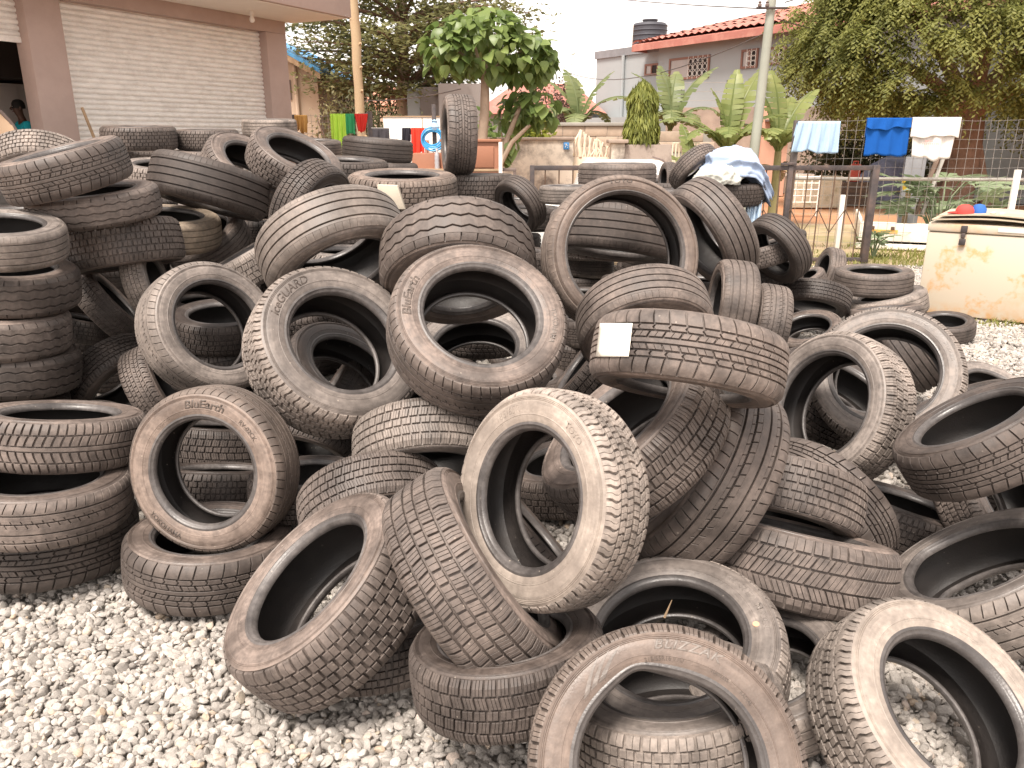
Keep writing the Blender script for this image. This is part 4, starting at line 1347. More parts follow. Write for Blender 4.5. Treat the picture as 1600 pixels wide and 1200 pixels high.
_TH = np.linspace(0, 2 * PI, SEG, endpoint=False)

def rim_r(r, rim):
    r = np.asarray(r, dtype=float)
    ri = rim * R0
    return np.where(r < .297, ri + (r - .198) * (.297 - ri) / (.297 - .198), r)

def wall_x(r, rim):
    p = np.array(WALL)
    rr = rim_r(p[:, 0], rim)
    return float(np.interp(r, rr[::-1], p[::-1, 1]))

def revolve(name, prof, rim, side=1, bump=None):
    p = np.array(prof)
    rr = rim_r(p[:, 0], rim)
    rad = np.repeat(rr[:, None], SEG, 1)
    if bump:
        wgt = np.clip((.297 - rr) / (.297 - rim * R0), 0, 1) ** 1.3
        for (deg, amp, wid) in bump:
            d = (np.degrees(_TH) - deg + 180) % 360 - 180
            rad = rad + wgt[:, None] * (amp * np.exp(-np.abs(d / wid) ** 1.7))[None, :]
    v = np.stack([rad * np.cos(_TH), rad * np.sin(_TH), np.repeat(side * p[:, 1][:, None], SEG, 1)], 2).reshape(-1, 3)
    q = []
    for k in range(len(p) - 1):
        for i in range(SEG):
            j = (i + 1) % SEG
            a = (k * SEG + i, k * SEG + j, (k + 1) * SEG + j, (k + 1) * SEG + i)
            q.append(a[::-1] if side > 0 else a)
    if side > 0:
        q = [f[::-1] for f in q]
        q = [f[::-1] for f in q]
    me = mesh_np(name, v, np.array(q), smooth=True)
    crease(me, 32)
    return me

_wall_cache = {}
def wall_set(rim, bump=None):
    key = (rim, str(bump))
    if key not in _wall_cache:
        _wall_cache[key] = [revolve('sidewall', WALL, rim, 1, bump), revolve('sidewall', WALL, rim, -1, bump), revolve('bead', BEAD, rim, 1, bump), revolve('bead', BEAD, rim, -1, bump), revolve('inner_liner', LINER, rim, -1, bump)]
    return _wall_cache[key]

# rubber under road dust: tones of tread and wall
TR = [rubber('rubber_dark', (.026, .020, .0175), (.110, .087, .075), .85),
      rubber('rubber_worn', (.042, .0335, .0295), (.205, .165, .143), .9),
      rubber('rubber_pale', (.075, .063, .055), (.330, .278, .243), .95),
      rubber('rubber_brown', (.058, .045, .038), (.245, .192, .160), .95),
      rubber('rubber_tan', (.100, .078, .058), (.370, .292, .218), 1.0),
      rubber('rubber_dusty', (.085, .072, .063), (.380, .322, .280), 1.0)]
WL = [rubber('wall_dark', (.026, .020, .0175), (.110, .085, .072), .8, .5, .22),
      rubber('wall_worn', (.055, .043, .037), (.225, .176, .150), .95, .5, .25),
      rubber('wall_grey', (.082, .070, .063), (.275, .235, .209), .95, .5, .22),
      rubber('wall_brown', (.080, .059, .048), (.240, .184, .152), 1.0, .5, .25),
      rubber('wall_tan', (.105, .082, .060), (.380, .300, .222), 1.0),
      rubber('wall_dusty', (.170, .142, .121), (.430, .365, .312), 1.05, .6, .20)]
LT_W = rubber('letter_dusty', (.140, .117, .100), (.340, .288, .246), 1.0, .6)
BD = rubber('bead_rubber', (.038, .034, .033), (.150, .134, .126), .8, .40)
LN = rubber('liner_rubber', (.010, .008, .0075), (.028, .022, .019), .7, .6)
LT_D = rubber('letter_dark', (.040, .031, .026), (.125, .096, .079), .8, .5)
LT_P = rubber('letter_pale', (.085, .072, .064), (.270, .232, .205), .9, .5)

def arc_text(parent, s, r, h, deg, m, rim, shear=0.0, bold=0.0, wide=1.0, flip=False, ext=0.0011, space=1.0):
    """raised lettering bent along the wall; deg is where the middle of the word stands, seen on the face"""
    cu = bpy.data.curves.new('lettering', 'FONT')
    cu.body = s
    cu.size = 1.0
    cu.shear = shear
    cu.offset = bold
    cu.extrude = 0.0
    cu.align_x = 'CENTER'
    cu.space_character = space
    cu.resolution_u = 3
    tmp = bpy.data.objects.new('lettering', cu)
    C.objects.link(tmp)
    dg = bpy.context.evaluated_depsgraph_get()
    me0 = bpy.data.meshes.new_from_object(tmp.evaluated_get(dg))
    bpy.data.objects.remove(tmp)
    bm = bmesh.new()
    bm.from_mesh(me0)
    bpy.data.meshes.remove(me0)
    bmesh.ops.remove_doubles(bm, verts=bm.verts, dist=1e-5)
    long_e = [e for e in bm.edges if e.calc_length() > .25]
    bmesh.ops.subdivide_edges(bm, edges=long_e, cuts=2)
    bmesh.ops.triangulate(bm, faces=bm.faces)
    ret = bmesh.ops.extrude_face_region(bm, geom=list(bm.faces))
    top = {e for e in ret['geom'] if isinstance(e, bmesh.types.BMVert)}
    for v in bm.verts:
        x, y = v.co.x * h * wide, (v.co.y - .36) * h
        if flip:
            x, y = -x, -y
        rr = r + y
        th = R(deg) - x / r
        z = wall_x(rr, rim) + (ext if v in top else -.0008)
        v.co = (rr * math.cos(th), rr * math.sin(th), z)
    bmesh.ops.recalc_face_normals(bm, faces=bm.faces)
    me = bpy.data.meshes.new('lettering')
    bm.to_mesh(me)
    bm.free()
    return link('lettering', me, m, parent)

CAM_UP = Vector((0, math.sin(PITCH), math.cos(PITCH)))
BUMPS = {'blizzak': [(107, .017, 15), (75, -.006, 26)], 'squash20': [(195, .012, 14), (40, .022, 14), (250, -.018, 40)]}
LETTERS = {
    'blizzak': [('BLIZZAK', .270, .032, 78, LT_P, dict(shear=.25, bold=.02, wide=1.25, space=1.1)), ('215/55R16 93Q', .2360, .015, 90, LT_D, dict()), ('TUBELESS', .236, .011, 58, LT_D, dict()), ('RADIAL', .236, .011, 40, LT_D, dict())],
    'wintermaxx': [('WINTER MAXX', .266, .026, 36, LT_P, dict(bold=.01, wide=1.15, space=1.15))],
    'bluearth': [('BluEarth', .262, .042, 84, LT_D, dict(shear=.15, bold=.025, wide=1.15)), ('RV-02CK', .258, .024, 40, LT_D, dict(bold=.01)), ('YOKOHAMA', .262, .026, 232, LT_D, dict(bold=.015, flip=True))],
    'yoko44': [('BluEarth', .262, .042, 166, LT_D, dict(shear=.15, bold=.02, wide=1.2)), ('YOKOHAMA', .262, .026, 348, LT_P, dict(bold=.01))],
    'ice46': [('iceGUARD', .262, .040, 138, LT_D, dict(shear=.2, bold=.01, wide=1.1))],
    'toyo': [('TOYO', .2780, .030, 95, LT_D, dict(bold=.03, wide=1.7, space=1.2))],
    'ring13': [('STUDLESS', .264, .022, 20, LT_P, dict(wide=1.1)), ('BRIDGESTONE', .266, .026, 62, LT_P, dict(wide=1.2))],
    'white8': [('185/65R', .262, .030, 112, LT_W, dict()), ('TOYO', .262, .026, 48, LT_W, dict(bold=.02))],
}
def make_tyre(key, c, n, D, W, rim, design, tone, label, group):
    z = Vector(n).normalized()
    up = CAM_UP - z * CAM_UP.dot(z)
    y = up.normalized()
    x = y.cross(z)
    M = Matrix((x, y, z)).transposed()
    k, kz = D / (2 * R0), W / .20
    t = thing('tyre', label, 'tyre', c, 0, group)
    t.rotation_euler = M.to_euler()
    ov = 1.0 if key in LETTERS else random.uniform(.975, 1.025)
    t.scale = (k * ov, k / ov, kz)
    rot = random.uniform(0, 2 * PI)
    link('tread', DESIGN[design], TR[tone], t, rot=(0, 0, rot) if random.random() < .5 else (PI, 0, rot))
    ws = wall_set(rim, BUMPS.get(key))
    wm = WL[tone]
    link('sidewall', ws[0], wm, t)
    link('sidewall', ws[1], wm, t)
    link('bead', ws[2], BD, t)
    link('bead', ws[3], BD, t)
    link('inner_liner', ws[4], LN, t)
    if key == 'blizzak':
        for q in range(3):
            mb = MB()
            for e in range(7):
                f0, f1 = e / 7, (e + 1) / 7
                def pp(f_, w):
                    a = R(128 + q * 6 - 17 * f_ + w)
                    r = float(rim_r(.236 + .048 * f_, rim))
                    return Vector((r * math.cos(a), r * math.sin(a), wall_x(r, rim) + .0012))
                w0, w1 = 2.2 * (1 - f0) + .4, 2.2 * (1 - f1) + .4
                mb.quad(pp(f0, w0), pp(f0, -w0), pp(f1, -w1), pp(f1, w1))
            mb.build('crest_stripe', LT_P, t)
    for (s, r, h, deg, m, kw) in LETTERS.get(key, ()):
        r2 = float(rim_r(r, rim))
        arc_text(t, s, r2, h * (.297 - rim * R0) / .099, deg, m, rim, **kw)
    return t

TYRES = [
    ["blizzak", [0.3237, 1.3607, 0.3204], [-0.0302, -0.7996, 0.5997], 0.582, 0.163, 0.63, "blk", 3, "front ring tyre with zigzag crest lettering and a kinked bead"],
    ["rightbig", [1.0323, 1.6091, 0.2283], [0.3049, -0.4835, 0.8205], 0.5966, 0.1969, 0.6, "knob", 5, "pale muddy tyre leaning over gravel at the bottom right corner"],
    ["wintermaxx", [0.445, 1.8617, 0.2251], [-0.214, -0.2612, 0.9413], 0.6215, 0.1927, 0.62, "blk", 2, "grey tyre lettered WINTER with an orange dot behind the front ring"],
    ["underblizz", [0.4043, 1.66, 0.2161], [-0.1303, 0.1968, 0.9718], 0.5497, 0.1704, 0.62, "grid", 2, "flat tyre seen through the hole of the front ring tyre"],
    ["flatfront", [-0.0092, 1.7208, 0.3142], [-0.1066, 0.1653, 0.9805], 0.5047, 0.1716, 0.62, "blk", 0, "dark flat tyre on the gravel under the diagonal studless tyre"],
    ["diag", [-0.0961, 1.8461, 0.4848], [0.8165, 0.109, 0.5669], 0.6031, 0.199, 0.62, "blk", 1, "diagonal brown tyre with fine sipes leaning left of the pale ring tyre"],
    ["leanleft", [-0.5384, 2.0353, 0.3049], [-0.5514, -0.2215, 0.8043], 0.64, 0.224, 0.62, "grid", 1, "tilted tyre with open grey hole leaning over gravel at the left front"],
    ["white8", [0.0911, 1.8479, 0.7125], [-0.7341, -0.6091, 0.3002], 0.5679, 0.1647, 0.6, "knob", 5, "pale dusty ring tyre standing tall in the middle of the heap"],
    ["eco9", [0.6084, 2.3897, 0.5392], [-0.8628, 0.0479, 0.5033], 0.7033, 0.2321, 0.62, "eco", 1, "worn shiny tyre with diagonal slits right of the pale ring tyre"],
    ["oval10", [0.3707, 2.259, 0.7126], [-0.6524, -0.0573, 0.7557], 0.6074, 0.2004, 0.62, "blk", 1, "tyre with narrow oval hole under the tyre with paper note"],
    ["paper", [0.4855, 2.1027, 1.0061], [-0.1675, -0.3925, -0.9044], 0.5329, 0.1759, 0.62, "chev", 1, "tyre with a white paper note stuck on its tread"],
    ["ring12", [1.3061, 3.0124, 0.5469], [-0.8395, -0.3753, 0.393], 0.6226, 0.193, 0.66, "blk", 2, "brown walled ring tyre standing right of the tyre with paper note"],
    ["ring13", [1.66, 3.3497, 0.5754], [-0.4669, -0.7073, 0.5308], 0.6366, 0.1974, 0.66, "blk", 2, "bluish grey tyre lettered STUDLESS behind the brown walled ring"],
    ["r14", [1.5865, 2.4831, 0.631], [-0.518, 0.2194, 0.8267], 0.5551, 0.1832, 0.62, "chev", 0, "tilted block tread tyre at the right edge below the grey ring"],
    ["in15", [1.6257, 3.7813, 0.3397], [0.3038, -0.2996, 0.9044], 0.6721, 0.2084, 0.62, "knob", 0, "dark knobbly tyre seen through the brown walled ring"],
    ["grid16", [0.9692, 2.5629, 0.369], [-0.2785, -0.5317, -0.7999], 0.5485, 0.192, 0.62, "grid", 1, "tyre with square blocks lying above the long hatched tyre"],
    ["arc17", [1.1408, 2.6761, 0.2733], [-0.7539, -0.4453, -0.4831], 0.5851, 0.1814, 0.62, "chev", 1, "arched tyre with dark open side right of the square block tyre"],
    ["hatch18", [0.9022, 2.2799, 0.2824], [0.2025, 0.3252, 0.9237], 0.6597, 0.2243, 0.62, "hat", 1, "long hatched block tyre lying across the front right slope"],
    ["lie19", [0.7349, 1.8976, 0.1297], [-0.3352, -0.1243, 0.9339], 0.477, 0.1479, 0.62, "rib", 2, "tyre with bright bead between the front ring and the corner tyre"],
    ["squash20", [1.5102, 2.1981, 0.2497], [-0.5004, 0.2457, 0.8302], 0.6394, 0.1982, 0.66, "eco", 2, "squashed tyre with a kinked wide hole at the right edge"],
    ["base21", [-1.1138, 2.5989, 0.125], [0.0729, 0.0758, 0.9945], 0.6059, 0.2, 0.62, "chev", 1, "flat dusty tyre on the gravel under the BluEarth ring"],
    ["bluearth", [-1.0806, 2.6475, 0.4497], [-0.171, -0.9655, 0.1965], 0.6059, 0.1818, 0.62, "eco", 3, "brown ring tyre lettered BluEarth standing on a flat tyre"],
    ["l23", [-1.7951, 2.7272, 0.1436], [0.0574, 0.1093, 0.9924], 0.6563, 0.2166, 0.62, "chev", 0, "lowest flat tyre on the gravel at the left edge"],
    ["l24", [-1.7169, 2.6324, 0.3457], [0.0893, 0.0561, 0.9944], 0.5993, 0.1858, 0.62, "eco", 1, "flat tyre with gaping hole, second from the gravel at the left edge"],
    ["l25", [-1.7335, 2.8299, 0.5107], [0.0753, 0.1999, 0.9769], 0.6133, 0.1901, 0.62, "herr", 1, "herringbone tread tyre lying under the zigzag stack at the left edge"],
    ["s26", [-2.3748, 3.7043, 1.1441], [0.126, -0.1237, 0.9843], 0.5418, 0.168, 0.62, "rib", 2, "top tyre of the zigzag stack at the left edge, pale rimmed"],
    ["s27", [-2.4729, 3.8551, 0.9076], [0.1212, -0.0434, 0.9917], 0.6235, 0.1933, 0.62, "zig", 1, "second tyre from the top of the zigzag stack, with wide shoulder"],
    ["s28", [-2.5113, 3.7821, 0.6993], [0.1177, 0.0205, 0.9928], 0.619, 0.1919, 0.62, "zig", 1, "middle tyre of the zigzag stack at the left edge"],
    ["s29", [-2.5159, 3.8114, 0.5008], [0.1196, 0.0677, 0.9905], 0.6367, 0.1974, 0.62, "zig", 0, "second tyre from the bottom of the zigzag stack"],
    ["s30", [-2.6084, 3.7919, 0.2899], [0.1176, 0.1295, 0.9846], 0.64, 0.1984, 0.62, "zig", 0, "bottom tyre of the zigzag stack, mostly hidden by the herringbone tyre"],
    ["b32", [-2.1621, 4.4098, 1.023], [0.1629, -0.1424, -0.9763], 0.6251, 0.2375, 0.62, "grid", 1, "square block tyre lying right of the top of the zigzag stack"],
    ["tan33", [-2.1813, 5.0518, 1.0446], [0.1145, -0.0916, 0.9892], 0.6404, 0.1985, 0.62, "rib", 4, "tan dusty tyre lying on a brown tyre behind the square block tyre"],
    ["u34", [-2.074, 5.4155, 0.918], [-0.2698, -0.4458, 0.8535], 0.574, 0.1779, 0.62, "rib", 1, "brown tyre under the tan dusty tyre"],
    ["z35", [-2.2011, 4.256, 1.2598], [-0.0589, -0.1101, 0.9922], 0.6511, 0.1628, 0.62, "zig", 1, "zigzag grooved tyre lying under the big tilted tyre at the upper left"],
    ["b36", [-2.2562, 4.1264, 1.441], [-0.1888, -0.1662, 0.9678], 0.6162, 0.2033, 0.62, "chev", 1, "big tilted tyre with chevron centre at the upper left"],
    ["arc37", [-2.7157, 4.7076, 1.4365], [0.2379, -0.5594, -0.7941], 0.52, 0.1612, 0.62, "grid", 2, "arched tyre behind the big tilted tyre at the upper left"],
    ["r38", [-1.9036, 5.111, 1.2984], [-0.23, -0.2446, -0.942], 0.7278, 0.262, 0.62, "rib", 0, "straight ribbed tyre with slotted shoulder under the two tilted tyres"],
    ["t39", [-1.7331, 5.4128, 1.362], [0.5746, -0.2687, 0.7731], 0.6599, 0.2046, 0.62, "blk", 1, "tilted tyre with notched shoulder leaning under another tilted tyre"],
    ["t40", [-1.4356, 5.4094, 1.4332], [0.4606, -0.277, 0.8432], 0.6289, 0.195, 0.62, "grid", 1, "upper tilted tyre with open hole in front of the shutter"],
    ["st41", [-1.1623, 4.6546, 1.2101], [0.848, -0.3288, -0.4158], 0.5632, 0.1746, 0.62, "blk", 0, "small tyre standing between the tilted tyres and the pale ribbed tyre"],
    ["rib42", [-0.7601, 3.4144, 1.1361], [0.4411, -0.5098, -0.7386], 0.655, 0.2227, 0.62, "rib", 2, "pale straight ribbed tyre arching over the gap at the upper middle"],
    ["zig43", [-0.2265, 3.3059, 1.0882], [0.0677, -0.6802, -0.7299], 0.6665, 0.2266, 0.62, "zig", 1, "zigzag grooved tyre arching over the YOKOHAMA ring"],
    ["yoko44", [-0.128, 2.7998, 0.9356], [0.209, -0.6609, 0.7208], 0.6508, 0.2148, 0.62, "eco", 1, "large ring tyre lettered YOKOHAMA in the middle of the slope"],
    ["in45", [-0.1843, 3.8866, 0.5189], [-0.0332, -0.4734, 0.8802], 0.64, 0.1984, 0.62, "blk", 2, "tyre seen through the hole of the YOKOHAMA ring"],
    ["ice46", [-0.6944, 2.9908, 0.7965], [0.5191, -0.5845, 0.6237], 0.6857, 0.2263, 0.6, "knob", 2, "large ring tyre lettered iceGUARD on the left slope"],
    ["in47", [-0.7995, 3.5899, 0.5072], [0.5241, -0.3035, 0.7957], 0.6, 0.186, 0.62, "rib", 0, "dark tyre seen through the hole of the iceGUARD ring"],
    ["ring48", [-1.4084, 3.5861, 0.7427], [0.7355, -0.5386, 0.411], 0.6331, 0.1963, 0.63, "eco", 2, "grey ring tyre left of the iceGUARD ring"],
    ["in49", [-1.5392, 4.0639, 0.4405], [-0.1257, 0.0757, 0.9892], 0.5727, 0.1775, 0.62, "grid", 0, "dark tread seen through the hole of the grey ring"],
    ["k50", [-1.8951, 4.0104, 0.312], [0.8936, 0.2056, 0.3989], 0.4998, 0.1549, 0.62, "knob", 1, "knobbly tyre wedged under the grey ring, behind the BluEarth ring"],
    ["a51", [-2.2649, 4.3034, 0.2709], [0.742, -0.3885, -0.5463], 0.5922, 0.1836, 0.62, "knob", 0, "dark open sided tyre right of the zigzag stack"],
    ["d52", [-2.3847, 4.5823, 0.6409], [0.7442, 0.3167, 0.5882], 0.5072, 0.1572, 0.62, "blk", 1, "block tread tyre slanting under the square block tyre"],
    ["d53", [-2.0375, 4.3768, 0.8137], [0.9637, 0.1337, 0.231], 0.4168, 0.1292, 0.62, "blk", 2, "pale block tread tyre behind the grey ring"],
    ["d54", [-2.6322, 4.7438, 0.4685], [0.2297, 0.2102, 0.9503], 0.4447, 0.1378, 0.62, "blk", 0, "dark tyre in the gap beside the zigzag stack"],
    ["in55", [-1.2676, 3.1512, 0.1443], [0.0381, 0.3079, 0.9507], 0.5154, 0.1701, 0.62, "grid", 0, "block tread tyre seen low through the BluEarth ring"],
    ["in55b", [-1.4646, 3.6675, 0.1472], [0.0665, 0.2613, 0.963], 0.5877, 0.1822, 0.62, "blk", 0, "dark tyre seen in the top of the BluEarth ring"],
    ["p56", [-0.3214, 2.7807, 0.4747], [0.1007, -0.677, -0.7291], 0.5613, 0.1908, 0.62, "blk", 2, "pale block tyre arching under the YOKOHAMA ring"],
    ["p57", [-0.4982, 2.5862, 0.3233], [0.2845, -0.7605, -0.5837], 0.5304, 0.1803, 0.62, "blk", 1, "block tyre arching behind the tilted open tyre"],
    ["d58", [-0.4022, 2.0749, 0.1219], [-0.1027, 0.2473, 0.9635], 0.4834, 0.1499, 0.62, "grid", 0, "dark flat tyre under the tilted open tyre"],
    ["in60a", [0.2566, 3.2849, 0.1342], [-0.1855, 0.0401, 0.9818], 0.5834, 0.1808, 0.62, "blk", 1, "brown tyre seen high through the pale ring tyre"],
    ["in60b", [0.032, 2.4578, 0.2439], [0.756, 0.1925, 0.6256], 0.5365, 0.1663, 0.62, "eco", 0, "slanting tread seen low through the pale ring tyre"],
    ["b61", [0.4487, 3.9869, 0.4392], [-0.7919, 0.1174, 0.5992], 0.6377, 0.1977, 0.62, "blk", 1, "block tread tyre wedged between the YOKOHAMA ring and the tyre with paper note"],
    ["rib62", [0.5153, 3.008, 0.906], [0.0799, -0.7816, -0.6187], 0.5315, 0.1754, 0.62, "rib", 1, "straight ribbed tyre arching above the tyre with paper note"],
    ["toyo", [0.4455, 3.2856, 1.1282], [0.1714, -0.9437, 0.283], 0.6469, 0.1941, 0.74, "rib", 3, "large ring tyre lettered TOYO near the top of the heap"],
    ["in64", [0.5004, 3.8716, 1.1553], [-0.1305, -0.2195, -0.9668], 0.5886, 0.2119, 0.62, "rib", 0, "tyre lying inside the view through the TOYO ring"],
    ["in64b", [0.5287, 4.4893, 1.0879], [0.068, -0.0632, 0.9957], 0.6623, 0.2053, 0.62, "grid", 1, "tyre seen in the upper part of the TOYO ring"],
    ["rt65", [1.3262, 5.3024, 0.9958], [-0.8389, -0.2414, -0.4879], 0.7373, 0.2433, 0.7, "rib", 1, "tilted ribbed tyre right of the TOYO ring"],
    ["v66", [1.3572, 4.8011, 0.606], [-0.9926, 0.0747, 0.096], 0.5528, 0.2211, 0.62, "rib", 1, "left of two tyres leaning side by side, with striped tread"],
    ["v67", [1.7525, 5.3065, 0.3588], [-0.9801, 0.1331, 0.1475], 0.58, 0.2088, 0.62, "eco", 1, "right of two tyres leaning side by side, with slit tread"],
    ["arch68", [2.0539, 6.1251, 0.7766], [-0.7822, -0.3658, -0.5043], 0.56, 0.1736, 0.62, "rib", 0, "arched tyre at the right shoulder of the heap"],
    ["b69", [1.985, 6.2483, 0.714], [-0.2906, 0.1045, 0.9511], 0.5128, 0.159, 0.62, "grid", 1, "small block tyre lying under the arched right tyre"],
    ["ring70", [2.5582, 7.6112, 0.2965], [-0.8512, -0.4709, 0.2317], 0.55, 0.1705, 0.66, "blk", 1, "ring tyre with dark hole under the small block tyre"],
    ["p71", [2.9366, 7.8564, 0.2181], [-0.4344, -0.0343, 0.9], 0.42, 0.1302, 0.62, "rib", 1, "small tyre tucked beside the dark hole ring"],
    ["p72", [3.2395, 8.0526, 0.2812], [-0.9677, 0.0479, 0.2476], 0.5, 0.155, 0.62, "rib", 1, "tyre leaning outward behind the small tucked tyre"],
    ["l73", [3.1517, 6.8339, 0.4062], [-0.0407, -0.0246, 0.9989], 0.6304, 0.1954, 0.62, "rib", 1, "flat tyre topping the low pile beside the freezer"],
    ["l74", [3.2441, 7.3958, 0.1392], [-0.0899, -0.0149, 0.9958], 0.6455, 0.2001, 0.62, "blk", 1, "tyre under the low pile topper beside the freezer"],
    ["l75", [3.2675, 6.7611, 0.2044], [-0.2634, 0.0635, 0.9626], 0.6419, 0.199, 0.62, "rib", 2, "tilted pale walled tyre in the low pile beside the freezer"],
    ["l76", [2.9904, 6.201, 0.2099], [-0.1138, 0.1892, 0.9753], 0.5946, 0.1843, 0.62, "rib", 1, "straight ribbed tyre in the low pile in front of the pale walled tyre"],
    ["l77", [3.5559, 6.3201, 0.1043], [-0.1384, -0.1213, 0.9829], 0.4575, 0.1418, 0.62, "rib", 0, "single black tyre lying on gravel in front of the freezer"],
    ["a78", [2.4483, 6.2831, 0.3505], [-0.2474, -0.4294, -0.8686], 0.5529, 0.1714, 0.62, "blk", 0, "arched block tyre behind the bluish grey ring"],
    ["h79", [2.2675, 5.8725, 0.1586], [-0.3286, -0.2444, 0.9123], 0.5091, 0.1578, 0.62, "rib", 1, "tyre with dark hole under the arched block tyre"],
    ["p80", [2.6902, 4.244, 0.1852], [0.1555, -0.4789, 0.864], 0.4919, 0.1525, 0.62, "blk", 2, "pale tyre on gravel at the right edge behind the tilted block tyre"],
    ["r81", [1.8014, 2.7004, 0.3008], [0.5065, -0.6147, 0.6047], 0.529, 0.164, 0.62, "knob", 1, "block tyre with open dark side at the right edge"],
    ["d82", [1.5575, 2.8326, 0.1393], [0.2515, 0.1085, 0.9618], 0.5562, 0.1724, 0.62, "grid", 0, "dark tyre deep in the gap under the tilted block tyre"],
    ["in49b", [-1.5092, 4.0162, 0.6569], [0.0719, -0.1002, 0.9924], 0.5163, 0.1601, 0.62, "blk", 0, "dark tyre upper in the view through the grey ring"],
    ["gap1", [-0.8191, 2.8938, 0.2556], [0.0035, 0.093, 0.9957], 0.4699, 0.1457, 0.62, "grid", 0, "dark tyre low between the BluEarth ring and the arching block tyre"],
    ["k83", [0.8291, 6.4332, 1.3092], [-0.0037, 0.004, 1.0], 0.6306, 0.1892, 0.62, "rib", 1, "flat ribbed tyre behind the TOYO ring"],
    ["k84", [1.4812, 7.718, 1.2029], [-0.9913, -0.1251, 0.0417], 0.34, 0.1054, 0.62, "blk", 1, "upright tyre right of the flat ribbed tyre behind the TOYO ring"],
    ["k85", [1.5286, 6.8306, 1.3422], [0.5105, -0.5762, -0.6383], 0.4584, 0.1421, 0.62, "blk", 1, "arched tyre left of the tyre with clothes"],
    ["cloth86", [1.7951, 6.6856, 1.1733], [0.0044, -0.0942, 0.9955], 0.58, 0.1798, 0.62, "blk", 0, "tyre carrying a bundle of pale blue clothes"],
    ["k87", [1.5902, 7.1939, 1.0801], [-0.0161, 0.0025, 0.9999], 0.5514, 0.1709, 0.62, "blk", 0, "flat tyre between the TOYO ring and the tyre with clothes"],
    ["k88", [0.411, 6.1338, 1.1852], [-0.0038, 0.0004, 1.0], 0.42, 0.1302, 0.62, "rib", 2, "flat pale ribbed tyre left of the TOYO ring"],
    ["k89", [0.0698, 6.7391, 1.0617], [-0.6997, -0.542, -0.4655], 0.5, 0.155, 0.62, "rib", 0, "arched dark tyre behind the zigzag arch"],
    ["k90", [-0.2817, 7.1815, 1.1648], [-0.0034, 0.0072, 1.0], 0.6189, 0.2476, 0.62, "grid", 0, "flat block tyre right of the big flat truck tyre"],
    ["k91", [-0.8474, 6.2914, 1.2052], [0.0164, -0.0798, 0.9967], 0.84, 0.252, 0.6, "grid", 3, "big flat truck tyre with scuffed muddy tread"],
    ["stand92", [-0.4562, 7.0711, 1.6132], [-0.9829, -0.1826, 0.0246], 0.6682, 0.2472, 0.62, "chev", 1, "single tyre standing upright on top of the heap"],
    ["k93", [-1.4792, 9.0607, 1.4678], [0.0885, -0.0129, 0.996], 0.7577, 0.2349, 0.58, "rib", 0, "black truck tyre lying level on another below the laundry"],
    ["k94", [-1.4052, 8.9741, 1.2197], [0.0396, -0.0021, 0.9992], 0.76, 0.2356, 0.58, "rib", 0, "black truck tyre under another below the laundry"],
    ["k95", [-1.4132, 6.903, 1.3122], [0.0527, -0.0617, 0.9967], 0.72, 0.2232, 0.58, "grid", 0, "flat truck tyre right of the upper tilted tyre"],
    ["k96", [-2.8962, 6.7589, 1.2972], [0.0961, -0.11, 0.9893], 0.641, 0.1987, 0.62, "grid", 2, "flat pale topped tyre alone in front of the truck tyre stacks"],
    ["k97", [-3.3025, 7.3235, 1.5922], [0.0131, -0.0397, 0.9991], 0.64, 0.1984, 0.6, "grid", 1, "upper truck tyre of the back stack by the shutter"],
    ["k98", [-2.8471, 7.724, 1.5766], [0.0081, -0.0357, 0.9993], 0.58, 0.1798, 0.6, "grid", 1, "upper truck tyre right of the tallest back stack"],
    ["k99", [-3.3986, 7.5126, 1.4019], [0.0186, -0.0327, 0.9993], 0.64, 0.1792, 0.6, "grid", 1, "lower truck tyre of the back stack by the shutter"],
    ["k100", [-2.7747, 7.4938, 1.3955], [0.0188, -0.0297, 0.9994], 0.6118, 0.1713, 0.6, "grid", 1, "lower truck tyre right of the tallest back stack"],
    ["k101", [-2.7132, 9.2848, 1.7017], [0.0104, -0.0401, 0.9991], 0.6107, 0.1832, 0.6, "rib", 2, "pale truck tyre topping the stack near the shutter end"],
    ["k102", [-2.7791, 9.4628, 1.5323], [0.0092, -0.0333, 0.9994], 0.6695, 0.2008, 0.6, "grid", 1, "truck tyre under the pale stack top near the shutter end"],
    ["k103", [-2.426, 10.0886, 1.4779], [0.0513, -0.0645, 0.9966], 0.66, 0.1848, 0.6, "rib", 1, "flat truck tyre left of the lime laundry"],
    ["u97", [-0.9944, 5.157, 0.9304], [0.045, 0.0622, 0.997], 0.6554, 0.2032, 0.62, "grid", 1, "block tread tyre seen under the pale ribbed arch"],
    ["u98", [-0.9252, 4.4844, 0.8972], [0.0563, 0.026, 0.9981], 0.6021, 0.1866, 0.62, "knob", 2, "brown dusty tyre low under the pale ribbed arch"],
    ["u99", [-1.5953, 4.885, 0.8478], [-0.4582, -0.0925, 0.884], 0.64, 0.1984, 0.62, "blk", 2, "pale tread slanting left of the pale ribbed arch"],
]
